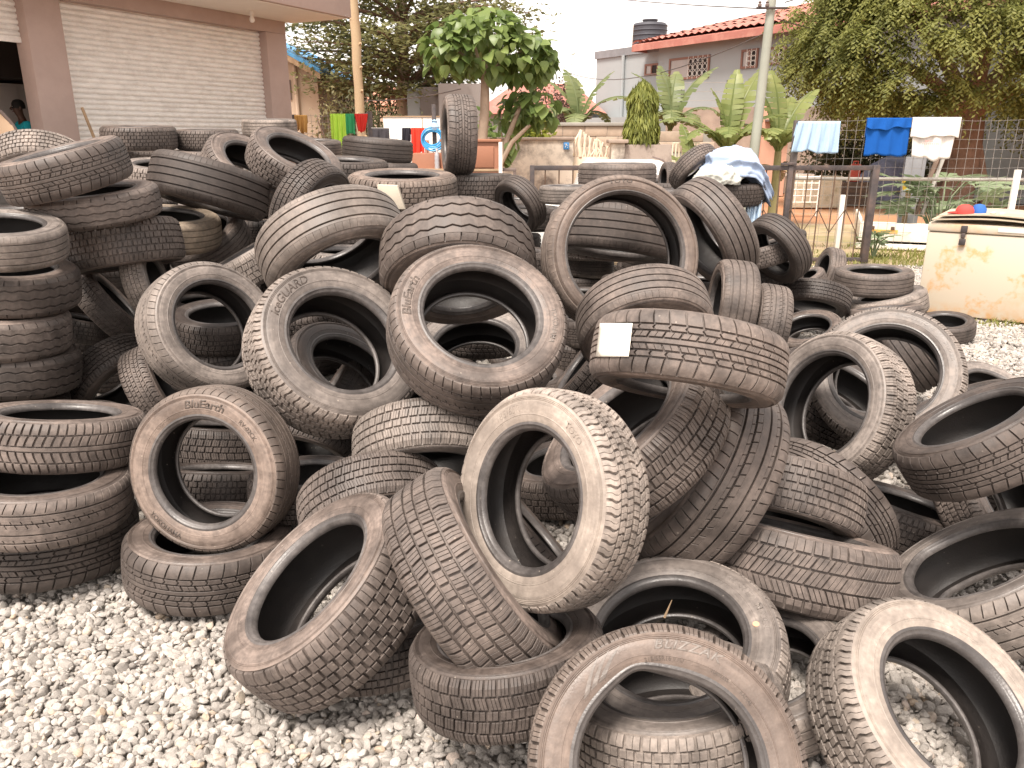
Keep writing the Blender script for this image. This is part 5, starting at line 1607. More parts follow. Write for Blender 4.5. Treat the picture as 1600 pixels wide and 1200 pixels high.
FILL = [
    ["f0", [0.653, 7.33, 0.105], [-0.047, -0.036, 0.998], 0.588, 0.195, 0.62, "grid", 0, ""],
    ["f1", [-0.493, 5.825, 0.105], [-0.05, 0.005, 0.999], 0.586, 0.195, 0.62, "blk", 0, ""],
    ["f2", [1.39, 4.022, 0.105], [-0.049, 0.105, 0.993], 0.54, 0.195, 0.62, "chev", 0, ""],
    ["f3", [-1.508, 5.519, 0.105], [0.097, -0.031, 0.995], 0.578, 0.195, 0.62, "rib", 0, ""],
    ["f4", [-2.664, 5.146, 0.105], [-0.023, -0.005, 1.0], 0.575, 0.195, 0.62, "eco", 0, ""],
    ["f5", [2.39, 5.046, 0.105], [0.081, 0.01, 0.997], 0.542, 0.195, 0.62, "knob", 0, ""],
    ["f6", [-1.73, 4.656, 0.105], [-0.054, -0.054, 0.997], 0.602, 0.195, 0.62, "grid", 0, ""],
    ["f7", [0.065, 6.342, 0.105], [-0.025, -0.005, 1.0], 0.632, 0.195, 0.62, "blk", 0, ""],
    ["f8", [-3.092, 4.614, 0.105], [0.079, 0.002, 0.997], 0.563, 0.195, 0.62, "chev", 0, ""],
    ["f9", [-3.594, 5.514, 0.105], [-0.031, -0.004, 1.0], 0.579, 0.195, 0.62, "rib", 0, ""],
    ["f10", [-1.504, 7.055, 0.105], [-0.03, -0.017, 0.999], 0.603, 0.195, 0.62, "eco", 0, ""],
    ["f11", [-0.69, 7.237, 0.105], [-0.012, -0.007, 1.0], 0.554, 0.195, 0.62, "knob", 0, ""],
    ["f12", [0.908, 4.874, 0.105], [-0.014, -0.076, 0.997], 0.611, 0.195, 0.62, "grid", 0, ""],
    ["f13", [-1.121, 6.018, 0.105], [0.062, 0.011, 0.998], 0.637, 0.195, 0.62, "blk", 0, ""],
    ["f14", [2.095, 6.435, 0.105], [-0.035, 0.06, 0.998], 0.617, 0.195, 0.62, "chev", 0, ""],
    ["f15", [1.196, 3.372, 0.105], [0.043, 0.005, 0.999], 0.55, 0.195, 0.62, "rib", 0, ""],
    ["f16", [-0.491, 3.287, 0.105], [0.033, -0.045, 0.998], 0.571, 0.195, 0.62, "eco", 0, ""],
    ["f17", [2.073, 4.601, 0.105], [-0.02, 0.021, 1.0], 0.576, 0.195, 0.62, "knob", 0, ""],
    ["f18", [-1.114, 4.244, 0.105], [0.017, -0.019, 1.0], 0.582, 0.195, 0.62, "grid", 0, ""],
    ["f19", [0.406, 5.631, 0.105], [0.112, -0.022, 0.993], 0.562, 0.195, 0.62, "blk", 0, ""],
    ["f20", [2.248, 3.351, 0.105], [0.046, 0.086, 0.995], 0.599, 0.195, 0.62, "chev", 0, ""],
    ["f21", [1.503, 6.017, 0.105], [-0.074, -0.024, 0.997], 0.6, 0.195, 0.62, "rib", 0, ""],
    ["f22", [-0.495, 4.844, 0.105], [-0.017, -0.028, 0.999], 0.569, 0.195, 0.62, "eco", 0, ""],
    ["f23", [0.722, 8.29, 0.105], [0.01, 0.032, 0.999], 0.56, 0.195, 0.62, "knob", 0, ""],
    ["f24", [-0.37, 4.193, 0.105], [-0.059, -0.067, 0.996], 0.562, 0.195, 0.62, "grid", 0, ""],
    ["f25", [0.07, 4.662, 0.105], [0.008, 0.016, 1.0], 0.602, 0.195, 0.62, "blk", 0, ""],
    ["f26", [-2.94, 5.776, 0.105], [-0.005, -0.008, 1.0], 0.56, 0.195, 0.62, "chev", 0, ""],
    ["f27", [-2.444, 3.38, 0.105], [0.023, -0.036, 0.999], 0.558, 0.195, 0.62, "rib", 0, ""],
    ["f28", [-0.24, 8.256, 0.105], [-0.109, -0.008, 0.994], 0.606, 0.195, 0.62, "eco", 0, ""],
    ["f29", [-0.956, 6.748, 0.105], [-0.006, 0.018, 1.0], 0.573, 0.195, 0.62, "knob", 0, ""],
    ["f30", [-0.885, 5.276, 0.105], [-0.001, 0.028, 1.0], 0.581, 0.195, 0.62, "grid", 0, ""],
    ["f31", [-0.005, 7.055, 0.105], [-0.06, -0.06, 0.996], 0.574, 0.195, 0.62, "blk", 0, ""],
    ["f32", [-3.586, 6.178, 0.105], [-0.07, -0.009, 0.997], 0.605, 0.195, 0.62, "chev", 0, ""],
    ["f33", [2.762, 5.501, 0.105], [-0.035, -0.034, 0.999], 0.603, 0.195, 0.62, "rib", 0, ""],
    ["f34", [1.469, 4.597, 0.105], [0.002, -0.054, 0.999], 0.589, 0.195, 0.62, "eco", 0, ""],
    ["f35", [0.579, 2.829, 0.105], [0.041, 0.027, 0.999], 0.563, 0.195, 0.62, "knob", 0, ""],
    ["f36", [-1.558, 6.442, 0.105], [0.039, -0.023, 0.999], 0.593, 0.195, 0.62, "grid", 0, ""],
    ["f37", [0.301, 3.937, 0.105], [-0.059, 0.046, 0.997], 0.567, 0.195, 0.62, "blk", 0, ""],
    ["f38", [-2.911, 3.815, 0.105], [0.037, 0.061, 0.997], 0.611, 0.195, 0.62, "chev", 0, ""],
    ["f39", [-2.177, 5.154, 0.305], [0.073, 0.009, 0.997], 0.588, 0.195, 0.62, "rib", 0, ""],
    ["f40", [-1.552, 5.363, 0.305], [0.063, -0.064, 0.996], 0.605, 0.195, 0.62, "eco", 0, ""],
    ["f41", [0.054, 7.405, 0.305], [0.005, 0.016, 1.0], 0.604, 0.195, 0.62, "knob", 0, ""],
    ["f42", [2.272, 7.069, 0.305], [0.039, -0.034, 0.999], 0.546, 0.195, 0.62, "grid", 0, ""],
    ["f43", [-2.981, 5.291, 0.305], [0.011, 0.122, 0.992], 0.59, 0.195, 0.62, "blk", 0, ""],
    ["f44", [0.578, 5.546, 0.305], [-0.114, -0.027, 0.993], 0.542, 0.195, 0.62, "chev", 0, ""],
    ["f45", [-0.572, 5.551, 0.305], [0.065, 0.021, 0.998], 0.544, 0.195, 0.62, "rib", 0, ""],
    ["f46", [-2.997, 5.881, 0.305], [-0.052, -0.025, 0.998], 0.591, 0.195, 0.62, "eco", 0, ""],
    ["f47", [-0.653, 4.603, 0.305], [-0.005, 0.002, 1.0], 0.545, 0.195, 0.62, "knob", 0, ""],
    ["f48", [1.37, 7.998, 0.305], [-0.035, -0.015, 0.999], 0.605, 0.195, 0.62, "grid", 0, ""],
    ["f49", [1.724, 6.534, 0.305], [0.009, 0.009, 1.0], 0.634, 0.195, 0.62, "blk", 0, ""],
    ["f50", [-1.489, 4.655, 0.305], [-0.041, -0.002, 0.999], 0.607, 0.195, 0.62, "chev", 0, ""],
    ["f51", [0.185, 6.83, 0.305], [-0.017, -0.006, 1.0], 0.592, 0.195, 0.62, "rib", 0, ""],
    ["f52", [0.792, 8.282, 0.305], [0.053, 0.036, 0.998], 0.552, 0.195, 0.62, "eco", 0, ""],
    ["f53", [0.711, 4.495, 0.305], [0.061, 0.017, 0.998], 0.547, 0.195, 0.62, "knob", 0, ""],
    ["f54", [-0.954, 6.684, 0.305], [0.05, 0.081, 0.995], 0.63, 0.195, 0.62, "grid", 0, ""],
    ["f55", [1.978, 4.506, 0.305], [0.041, -0.046, 0.998], 0.552, 0.195, 0.62, "blk", 0, ""],
    ["f56", [1.718, 7.227, 0.505], [-0.002, -0.086, 0.996], 0.584, 0.195, 0.62, "chev", 0, ""],
    ["f57", [-3.299, 5.383, 0.505], [-0.014, 0.004, 1.0], 0.613, 0.195, 0.62, "rib", 0, ""],
    ["f58", [1.379, 5.813, 0.505], [0.046, 0.046, 0.998], 0.639, 0.195, 0.62, "eco", 0, ""],
    ["f59", [-1.371, 4.779, 0.505], [-0.023, -0.036, 0.999], 0.629, 0.195, 0.62, "knob", 0, ""],
    ["f60", [-0.595, 6.886, 0.505], [0.067, -0.03, 0.997], 0.615, 0.195, 0.62, "grid", 0, ""],
    ["f61", [-1.395, 5.58, 0.505], [0.038, -0.036, 0.999], 0.574, 0.195, 0.62, "blk", 0, ""],
    ["f62", [0.146, 6.749, 0.505], [-0.05, 0.06, 0.997], 0.545, 0.195, 0.62, "chev", 0, ""],
    ["f63", [-2.522, 5.519, 0.505], [0.087, -0.028, 0.996], 0.582, 0.195, 0.62, "rib", 0, ""],
    ["f64", [2.016, 7.834, 0.505], [-0.069, -0.067, 0.995], 0.623, 0.195, 0.62, "eco", 0, ""],
    ["f65", [0.798, 8.175, 0.505], [-0.009, 0.015, 1.0], 0.601, 0.195, 0.62, "knob", 0, ""],
    ["f66", [2.098, 6.665, 0.505], [-0.104, 0.046, 0.994], 0.613, 0.195, 0.62, "grid", 0, ""],
    ["f67", [0.946, 4.774, 0.505], [-0.007, -0.057, 0.998], 0.564, 0.195, 0.62, "blk", 0, ""],
    ["f68", [-1.944, 5.024, 0.505], [0.069, 0.009, 0.998], 0.623, 0.195, 0.62, "chev", 0, ""],
    ["f69", [-1.04, 6.182, 0.505], [0.035, 0.014, 0.999], 0.568, 0.195, 0.62, "rib", 0, ""],
    ["f70", [1.47, 6.568, 0.505], [-0.014, -0.082, 0.997], 0.62, 0.195, 0.62, "eco", 0, ""],
    ["f71", [-0.187, 4.534, 0.505], [0.024, -0.017, 1.0], 0.57, 0.195, 0.62, "knob", 0, ""],
    ["f72", [2.381, 7.839, 0.705], [0.059, 0.003, 0.998], 0.565, 0.195, 0.62, "grid", 0, ""],
    ["f73", [0.015, 5.902, 0.705], [0.041, 0.02, 0.999], 0.627, 0.195, 0.62, "blk", 0, ""],
    ["f74", [-2.075, 5.907, 0.705], [0.017, -0.062, 0.998], 0.612, 0.195, 0.62, "chev", 0, ""],
    ["f75", [-0.06, 6.947, 0.705], [-0.0, 0.097, 0.995], 0.629, 0.195, 0.62, "rib", 0, ""],
    ["f76", [2.026, 8.302, 0.705], [-0.027, 0.055, 0.998], 0.62, 0.195, 0.62, "eco", 0, ""],
    ["f77", [-0.784, 7.597, 0.705], [-0.061, -0.055, 0.997], 0.619, 0.195, 0.62, "knob", 0, ""],
    ["f78", [-0.588, 5.536, 0.705], [-0.035, 0.003, 0.999], 0.583, 0.195, 0.62, "grid", 0, ""],
    ["f79", [-2.99, 5.885, 0.705], [-0.071, 0.003, 0.997], 0.606, 0.195, 0.62, "blk", 0, ""],
    ["f80", [-1.167, 5.557, 0.705], [0.003, 0.038, 0.999], 0.574, 0.195, 0.62, "chev", 0, ""],
    ["f81", [-2.998, 4.783, 0.705], [-0.004, -0.069, 0.998], 0.551, 0.195, 0.62, "rib", 0, ""],
    ["f82", [1.083, 5.772, 0.705], [0.046, -0.013, 0.999], 0.549, 0.195, 0.62, "eco", 0, ""],
    ["f83", [2.381, 7.251, 0.705], [0.003, 0.043, 0.999], 0.579, 0.195, 0.62, "knob", 0, ""],
    ["f84", [1.496, 7.395, 0.705], [0.005, -0.045, 0.999], 0.62, 0.195, 0.62, "grid", 0, ""],
    ["f85", [-0.316, 8.025, 0.705], [-0.054, 0.065, 0.996], 0.575, 0.195, 0.62, "blk", 0, ""],
    ["f86", [-1.124, 7.059, 0.705], [-0.048, -0.025, 0.999], 0.591, 0.195, 0.62, "chev", 0, ""],
    ["f87", [0.854, 6.989, 0.705], [-0.057, -0.089, 0.994], 0.559, 0.195, 0.62, "rib", 0, ""],
    ["f88", [-2.601, 5.31, 0.705], [0.016, -0.067, 0.998], 0.546, 0.195, 0.62, "eco", 0, ""],
    ["f89", [-0.727, 6.176, 0.705], [0.021, 0.039, 0.999], 0.591, 0.195, 0.62, "knob", 0, ""],
    ["f90", [-1.305, 4.928, 0.705], [0.025, -0.033, 0.999], 0.569, 0.195, 0.62, "grid", 0, ""],
    ["f91", [0.644, 3.48, 0.705], [-0.076, 0.075, 0.994], 0.563, 0.195, 0.62, "blk", 0, ""],
    ["f92", [-1.262, 5.703, 0.905], [0.012, 0.073, 0.997], 0.58, 0.195, 0.62, "chev", 0, ""],
    ["f93", [0.029, 8.262, 0.905], [0.077, 0.002, 0.997], 0.604, 0.195, 0.62, "rib", 0, ""],
    ["f94", [-2.569, 5.891, 0.905], [0.018, 0.047, 0.999], 0.627, 0.195, 0.62, "eco", 0, ""],
    ["f95", [0.793, 5.643, 0.905], [-0.05, 0.092, 0.994], 0.561, 0.195, 0.62, "knob", 0, ""],
    ["f96", [0.853, 6.447, 0.905], [-0.027, 0.005, 1.0], 0.59, 0.195, 0.62, "grid", 0, ""],
    ["f97", [-2.923, 4.372, 0.905], [0.055, -0.054, 0.997], 0.62, 0.195, 0.62, "blk", 0, ""],
    ["f98", [-2.412, 6.6, 0.905], [-0.017, -0.064, 0.998], 0.618, 0.195, 0.62, "chev", 0, ""],
    ["f99", [1.688, 7.613, 0.905], [-0.077, -0.026, 0.997], 0.559, 0.195, 0.62, "rib", 0, ""],
    ["f100", [-2.957, 5.267, 0.905], [-0.01, 0.034, 0.999], 0.578, 0.195, 0.62, "eco", 0, ""],
    ["f101", [-0.601, 8.005, 0.905], [0.061, 0.009, 0.998], 0.55, 0.195, 0.62, "knob", 0, ""],
    ["f102", [-3.118, 6.325, 0.905], [-0.003, 0.064, 0.998], 0.584, 0.195, 0.62, "grid", 0, ""],
    ["f103", [-1.178, 6.601, 0.905], [0.005, -0.006, 1.0], 0.592, 0.195, 0.62, "blk", 0, ""],
    ["f104", [-1.772, 6.01, 0.905], [0.0, 0.087, 0.996], 0.558, 0.195, 0.62, "chev", 0, ""],
    ["f105", [0.175, 7.209, 0.905], [0.01, -0.011, 1.0], 0.557, 0.195, 0.62, "rib", 0, ""],
    ["f106", [-2.058, 6.22, 1.105], [-0.036, -0.014, 0.999], 0.627, 0.195, 0.62, "eco", 0, ""],
    ["f107", [-2.72, 5.762, 1.105], [0.028, -0.039, 0.999], 0.627, 0.195, 0.62, "knob", 0, ""],
    ["f108", [-2.938, 4.755, 1.105], [-0.02, 0.007, 1.0], 0.561, 0.195, 0.62, "grid", 0, ""],
    ["f109", [1.499, 7.757, 1.105], [-0.025, -0.047, 0.999], 0.593, 0.195, 0.62, "blk", 0, ""],
    ["f110", [-2.72, 7.449, 1.105], [-0.024, -0.02, 1.0], 0.572, 0.195, 0.62, "chev", 0, ""],
    ["f111", [-0.89, 7.521, 1.105], [-0.031, -0.042, 0.999], 0.63, 0.195, 0.62, "rib", 0, ""],
    ["f112", [-3.126, 6.54, 1.105], [0.121, -0.0, 0.993], 0.603, 0.195, 0.62, "eco", 0, ""],
    ["f113", [0.835, 5.187, 1.105], [0.091, -0.1, 0.991], 0.561, 0.195, 0.62, "knob", 0, ""],
    ["f114", [2.119, 7.634, 1.105], [-0.002, 0.032, 0.999], 0.559, 0.195, 0.62, "grid", 0, ""],
    ["f115", [-3.329, 5.896, 1.105], [0.042, 0.028, 0.999], 0.573, 0.195, 0.62, "blk", 0, ""],
    ["f116", [-1.521, 5.925, 1.105], [0.047, -0.028, 0.999], 0.57, 0.195, 0.62, "chev", 0, ""],
    ["f117", [1.205, 6.333, 1.105], [-0.009, 0.027, 1.0], 0.56, 0.195, 0.62, "rib", 0, ""],
    ["f118", [-1.947, 3.476, 0.205], [0.494, -0.404, 0.77], 0.418, 0.195, 0.62, "eco", 0, ""],
    ["f119", [-0.953, 3.592, 0.205], [0.241, 0.691, 0.682], 0.458, 0.195, 0.62, "knob", 0, ""],
    ["f120", [-0.438, 3.844, 0.205], [-0.228, -0.387, 0.893], 0.45, 0.195, 0.62, "grid", 0, ""],
    ["f121", [0.014, 5.398, 0.205], [-0.509, -0.718, 0.475], 0.419, 0.195, 0.62, "blk", 0, ""],
    ["f122", [0.685, 3.473, 0.205], [0.873, -0.143, 0.466], 0.427, 0.195, 0.62, "chev", 0, ""],
    ["f123", [0.829, 3.872, 0.205], [-0.782, 0.102, 0.615], 0.437, 0.195, 0.62, "rib", 0, ""],
    ["f124", [-0.862, 3.856, 0.305], [-0.807, -0.118, 0.579], 0.411, 0.195, 0.62, "eco", 0, ""],
    ["f125", [0.899, 3.372, 0.305], [-0.069, 0.292, 0.954], 0.424, 0.195, 0.62, "knob", 0, ""],
    ["f126", [2.164, 3.096, 0.305], [-0.018, 0.417, 0.909], 0.435, 0.195, 0.62, "grid", 0, ""],
    ["f127", [2.204, 3.623, 0.305], [-0.398, 0.308, 0.864], 0.507, 0.195, 0.62, "blk", 0, ""],
    ["f128", [0.956, 6.288, 0.405], [0.184, 0.301, 0.936], 0.506, 0.195, 0.62, "chev", 0, ""],
    ["f129", [2.343, 4.506, 0.405], [0.741, -0.224, 0.633], 0.521, 0.195, 0.62, "rib", 0, ""],
]
tyre_of = {}
for (key, c, n, D, W, rim, design, tone, label) in TYRES:
    tyre_of[key] = make_tyre(key, c, n, D, W, rim, design, tone, label, 'used tyres in the heap')
for (key, c, n, D, W, rim, design, tone, label) in FILL:
    make_tyre(key, c, n, D, W, rim, design, tone, 'dark tyre buried deep between the others inside the heap', 'tyres buried inside the heap')

# ------------------------------------------------------------------ poles, fences, laundry, freezer, clutter
M_pole = mat('pale_timber_pole', (.46, .34, .21), .85, .12, 3, .4, 25, stain=(.30, .20, .12), stain_scale=3, stain_amt=.5)
M_cpole = mat('green_grey_pole', (.30, .31, .265), .8, .10, 2, .2, 25)
Y = 15.5
t = thing('timber_pole', 'pale knotty timber pole standing in front of the layered tree', 'pole', (X(566, Y), Y, 0))
rs = np.random.RandomState(5)
pts = [(-.008 * k * .3 + rs.normal() * .006, rs.normal() * .006, k * .42 - .05) for k in range(14)]
MB().tube(pts, [.085 + .004 * math.sin(k * 1.7) for k in range(14)], 12).build('shaft', M_pole, t, smooth=True)
for k in range(1, 12):
    a = rs.uniform(-2.6, -.5)
    MB().tube([(.06 * math.cos(a), .06 * math.sin(a), k * .40), (.105 * math.cos(a), .105 * math.sin(a), k * .40 + .02)], [.03, .018], 7).build('knot', M_pole, t, smooth=True)
Y = 14.2
t = thing('utility_pole', 'greenish concrete utility pole with wires between the bright banana plants', 'pole', (X(1176, Y), Y, 0))
MB().tube([(0, 0, -.05), (.07, 0, 2), (.16, 0, 5.2)], [.095, .080, .064], 12).build('shaft', M_cpole, t, smooth=True)
zi = Z(14, Y)
MB().tube([(-.15, -.1, zi), (.35, -.1, zi)], .02, 6).build('cross_bar', M_blackmetal, t)
for x in (-.10, .02):
    MB().lathe([(0, 0), (.03, .0), (.035, .03), (.02, .05), (.03, .07), (0, .09)], 10, (x, -.1, zi + .02)).build('insulator', M_dark, t, smooth=True)
def cable(label, a, b, sag, r=.010, name='power_cable'):
    a, b = Vector(a), Vector(b)
    o = MB().tube([a.lerp(b, k / 12) - Vector((0, 0, sag * 4 * (k / 12) * (1 - k / 12))) for k in range(13)], r, 5).build(name, M_blackmetal)
    return tag(o, label, 'cable')
top = Vector((X(1176, Y) + .14, Y, zi))
cable('thin power cable running from the concrete pole towards the upper left', top, at(840, -20, 30), .1)
cable('power cable running from the concrete pole over the red roof', top + Vector((.1, 0, -.15)), at(1330, 45, 26), .1)
cable('long low power cable crossing the sky to the parapet of the grey house', top + Vector((-.05, 0, -.35)), at(880, 110, 30), .5)
cable('thin wire at the top right of the concrete pole', top + Vector((.2, 0, .1)), at(1300, -30, 20), .05)
cable('slack clothes wire from the timber pole to the leafy tree', at(570, 157, 15.4), at(720, 139, 12.6), .05, .008, 'clothes_wire')

# -- black zigzag gate
Y = 10.5
gx0, gx1 = .25, 4.70
gt = thing('zigzag_gate', 'long low black metal gate with zigzag rods in front of the red earth', 'gate', (gx0, Y, 0))
Lg = gx1 - gx0
zt = 1.25
MB().box((0, -.025, zt - .06), (Lg, .025, zt)).build('top_rail', M_blackmetal, gt, .004)
MB().box((0, -.025, .02), (Lg, .025, .07)).build('bottom_rail', M_blackmetal, gt, .004)
MB().box((-.02, -.03, 0), (.04, .03, zt + .003)).build('post', M_blackmetal, gt, .004)
MB().box((Lg - .07, -.04, 0), (Lg + .02, .04, zt + .003)).build('post', M_blackmetal, gt, .006)
xm = X(1240, Y) - gx0
MB().box((xm - .03, -.032, 0), (xm + .03, .032, zt + .04)).build('post', M_blackmetal, gt, .004)
MB().box((xm - .14, -.05, zt + .005), (xm + .06, -.026, zt + .035)).build('bolt', M_blackmetal, gt, .003)
bar_me = MB().tube([(0, 0, .07), (0, 0, zt - .06)], .0085, 6).mesh('bar')
nb = 25
for k in range(1, nb):
    link('bar', bar_me, M_rustrod, gt, (Lg * k / nb, 0, 0))
st_ = Lg / nb
for k in range(1, nb - 1):
    a, b2 = (.70, .40) if k % 2 else (.40, .70)
    MB().tube([(st_ * k, -.012, a), (st_ * (k + 1), -.012, b2)], .007, 5).build('zigzag_rod', M_rustrod, gt)

# -- wire mesh fence carrying laundry
M_wire = mat('galvanised_wire', (.24, .22, .20), .6, .15, 8, 0)
def mesh_fence(name, label, x0, x1, Y, zt, step, r, posts, rail=None):
    t = thing(name, label, 'fence', (x0, Y, 0))
    w = MB()
    rs = np.random.RandomState(3)
    nxs = int((x1 - x0) / step)
    for k in range(nxs + 1):
        x = k * step
        w.tube([(x, 0, .02), (x + rs.normal() * .008, rs.normal() * .01, zt * .5), (x + rs.normal() * .012, rs.normal() * .015, zt + rs.uniform(0, .06))], r, 4, cap=False)
    nz = int(zt / step)
    for k in range(1, nz + 1):
        z = k * zt / nz
        w.tube([(x1 * 0 + (x1 - x0) * q / 10, rs.normal() * .012 + .006, z + rs.normal() * .008) for q in range(11)], r, 4, cap=False)
    struct(w.build('wire_mesh', M_wire, t), 'stuff')
    for (x, wdt, h, m) in posts:
        MB().box((x - x0 - wdt / 2, -.035, 0), (x - x0 + wdt / 2, .02, h)).build('post', m, t, .005)
    if rail:
        MB().tube([(0, .03, rail), ((x1 - x0) / 2, .03, rail - .01), (x1 - x0, .03, rail - .02)], .024, 8).build('rail', M_conc, t)
    return t
Y = 11.7
mesh_fence('wire_fence', 'tall square wire mesh fence hung with blue and white laundry', X(1240, Y), X(1640, Y), Y, Z(188, Y), .125, .0028,
           [(X(1243, Y), .09, Z(188, Y), mat('dark_post', (.09, .075, .07), .8, .2, 4)), (X(1328, Y), .06, .80, M_white), (X(1600, Y), .08, 1.15, M_white)], Z(279, Y))
Y = 13.5
mesh_fence('wire_fence', 'fine wire mesh fence left of the lime green laundry', X(455, Y), X(578, Y), Y, Z(181, Y), .09, .0035, [(X(461, Y), .08, Z(179, Y), M_blackmetal), (X(579, Y), .06, Z(174, Y), M_blackmetal)])

# -- laundry
def cloth_mat(name, col, var=.05):
    return mat(name, col, .9, var, 8, .25, 220, spec=.15, bdist=.002)
def cloth(name, label, px0, px1, py_top, py_bot, Y, m, seed, skew=0.0, amp=.02, folds=5, ragged=.04, back=.5, group=None, taper=0.0, parent_only=False):
    """cloth hung over a line: a front fall with folds, a rounded top and a shorter back fall"""
    rs = np.random.RandomState(seed)
    x0, x1, zt, zb = X(px0, Y), X(px1, Y), Z(py_top, Y), Z(py_bot, Y)
    n, mrow = 36, 16
    ph = rs.uniform(0, 6.28, 4)
    v, f = [], []
    rows = []
    for j in range(mrow + 1):
        t_ = j / mrow
        rows.append((t_, -1))
    for j in range(1, 9):
        rows.append((j / 8 * back, 1))
    rows = [r for r in rows[::-1] if r[1] == 1] + [r for r in rows if r[1] == -1]
    for (t_, side) in rows:
        for i in range(n + 1):
            s = i / n
            rag = ragged * (zt - zb) * (math.sin(s * 7 + ph[0]) * .5 + math.sin(s * 17 + ph[1]) * .3)
            z = zt - (zt - zb + rag * t_) * t_
            wv = math.sin(s * folds * 6.28 + ph[2] + t_ * 1.2) * amp * (.25 + t_) + math.sin(s * folds * 2.3 * 6.28 + ph[3]) * amp * .35
            y = (-.018 - wv - .01 * t_) if side < 0 else (.018 + abs(wv) * .5)
            cx = x0 + (x1 - x0) * s
            cx += skew * t_ * (x1 - x0) * (1 - s) - taper * t_ * (x1 - x0) * (s - .5)
            v.append((cx, Y + y, z))
    nr = len(rows)
    for j in range(nr - 1):
        for i in range(n):
            a = j * (n + 1) + i
            f.append((a, a + 1, a + n + 2, a + n + 1))
    me = bpy.data.meshes.new(name)
    me.from_pydata(v, [], f)
    me.polygons.foreach_set('use_smooth', np.ones(len(f), dtype=bool))
    o = link(name, me, m)
    md = o.modifiers.new('thickness', 'SOLIDIFY'); md.thickness = .004
    return tag(o, label, 'laundry', group)
Y = 11.64
M_lb, M_bl, M_wt = cloth_mat('light_blue_cotton', (.36, .50, .66)), cloth_mat('royal_blue_jersey', (.010, .085, .34)), cloth_mat('white_cotton', (.66, .63, .60), .03)
cloth('cloth', 'pale blue cloth hanging at the left end of the tall wire fence', 1244, 1310, 190, 238, Y, M_lb, 1, -.12, .022, 4, .10)
cloth('garment', 'royal blue garment hanging in the middle of the tall wire fence', 1352, 1419, 185, 243, Y, M_bl, 2, 0, .010, 3, .05)
cloth('garment', 'royal blue folded flap', 1352, 1419, 184.5, 200, Y - .02, M_bl, 7, 0, .012, 3, .2) if False else None
ts = cloth('t_shirt', 'white T shirt with faint red lettering hanging on the wire fence', 1422, 1492, 184, 248, Y, M_wt, 3, 0, .012, 3, .09, taper=.14)
M_redprint = mat('red_print', (.62, .30, .28), .9, .1, 8)
rs = np.random.RandomState(4)
for (py, xa, xb, n_) in ((220.5, 1444, 1454, 4), (224.5, 1440, 1465, 9)):      # the faint red print, too small to read
    for k in range(n_):
        x = X(xa + (xb - xa) * k / (n_ - 1), Y)
        MB().box((x - .007, Y - .066, Z(py, Y) - .012), (x + .007 * rs.uniform(.4, 1), Y - .0645, Z(py, Y) + .012 * rs.uniform(.5, 1))).build('print_mark', M_redprint, ts)
flap = cloth('collar_flap', 'flap', 1421, 1497, 183.5, 214, Y - .025, M_wt, 9, 0, .010, 2, .10, back=.1)
flap2 = cloth('flap', 'flap', 1351, 1420, 184.5, 201, Y - .025, M_bl, 8, 0, .012, 3, .3, back=.1)
gar = [o for o in C.objects if o.name.startswith('garment')][0]
for o, par in ((flap, ts), (flap2, gar)):
    for k in ('label', 'category'):
        del o[k]
    o.name = 'flap'
    o.parent = par
Y = 12.6
cloth('garment', 'lime green garment hanging left of the green one', 518, 542, 178, 236, Y, cloth_mat('lime_jersey', (.50, .80, .10)), 11, 0, .02, 3, .15)
cloth('garment', 'emerald green garment between the lime and red ones', 541, 556, 178, 209, Y, cloth_mat('green_jersey', (.05, .33, .14)), 12, 0, .012, 2, .05)
cloth('garment', 'red jersey beside the dark fence post', 556, 577, 178, 206, Y, cloth_mat('red_jersey', (.62, .045, .035)), 13, 0, .012, 2, .10, taper=.5)
tag(MB().tube([at(516, 178, Y), at(548, 178.5, Y), at(580, 177, Y)], .006, 5).build('clothes_line', M_wire), 'clothes line carrying the lime, green and red garments', 'clothes line')
tag(MB().box((X(580, Y) - .03, Y - .03, 0), (X(580, Y) + .03, Y + .03, Z(174, Y))).build('post', M_blackmetal, bevel=.004), 'dark post right of the red jersey', 'post')
cloth('garment', 'ochre brown cloth hanging on the fine wire fence', 463, 482, 180, 206, 13.4, cloth_mat('ochre_cloth', (.52, .30, .10)), 14, 0, .02, 3, .25)
Y = 10.6
for (a, b, y0, y1, col, lab, sd) in ((583, 610, 201, 222, (.055, .05, .055), 'dark grey shorts on the second clothes line', 21), (609, 629, 200, 232, (.80, .77, .73), 'small white towel between two dark garments', 22), (627, 642, 200, 221, (.03, .028, .035), 'black shorts left of the red trousers', 23), (643, 663, 200, 240, (.66, .05, .03), 'red trousers hanging above the black truck tyres', 24), (664, 670, 219, 246, (.48, .27, .20), 'dusky pink rag below the blue hose', 25)):
    cloth('garment', lab, a, b, y0, y1, Y, cloth_mat('laundry_' + str(sd), col), sd, 0, .014, 2, .10)
tag(MB().tube([at(580, 200, Y), at(640, 201, Y), at(684, 200, Y)], .006, 5).build('clothes_line', M_wire), 'clothes line carrying shorts and red trousers', 'clothes line')
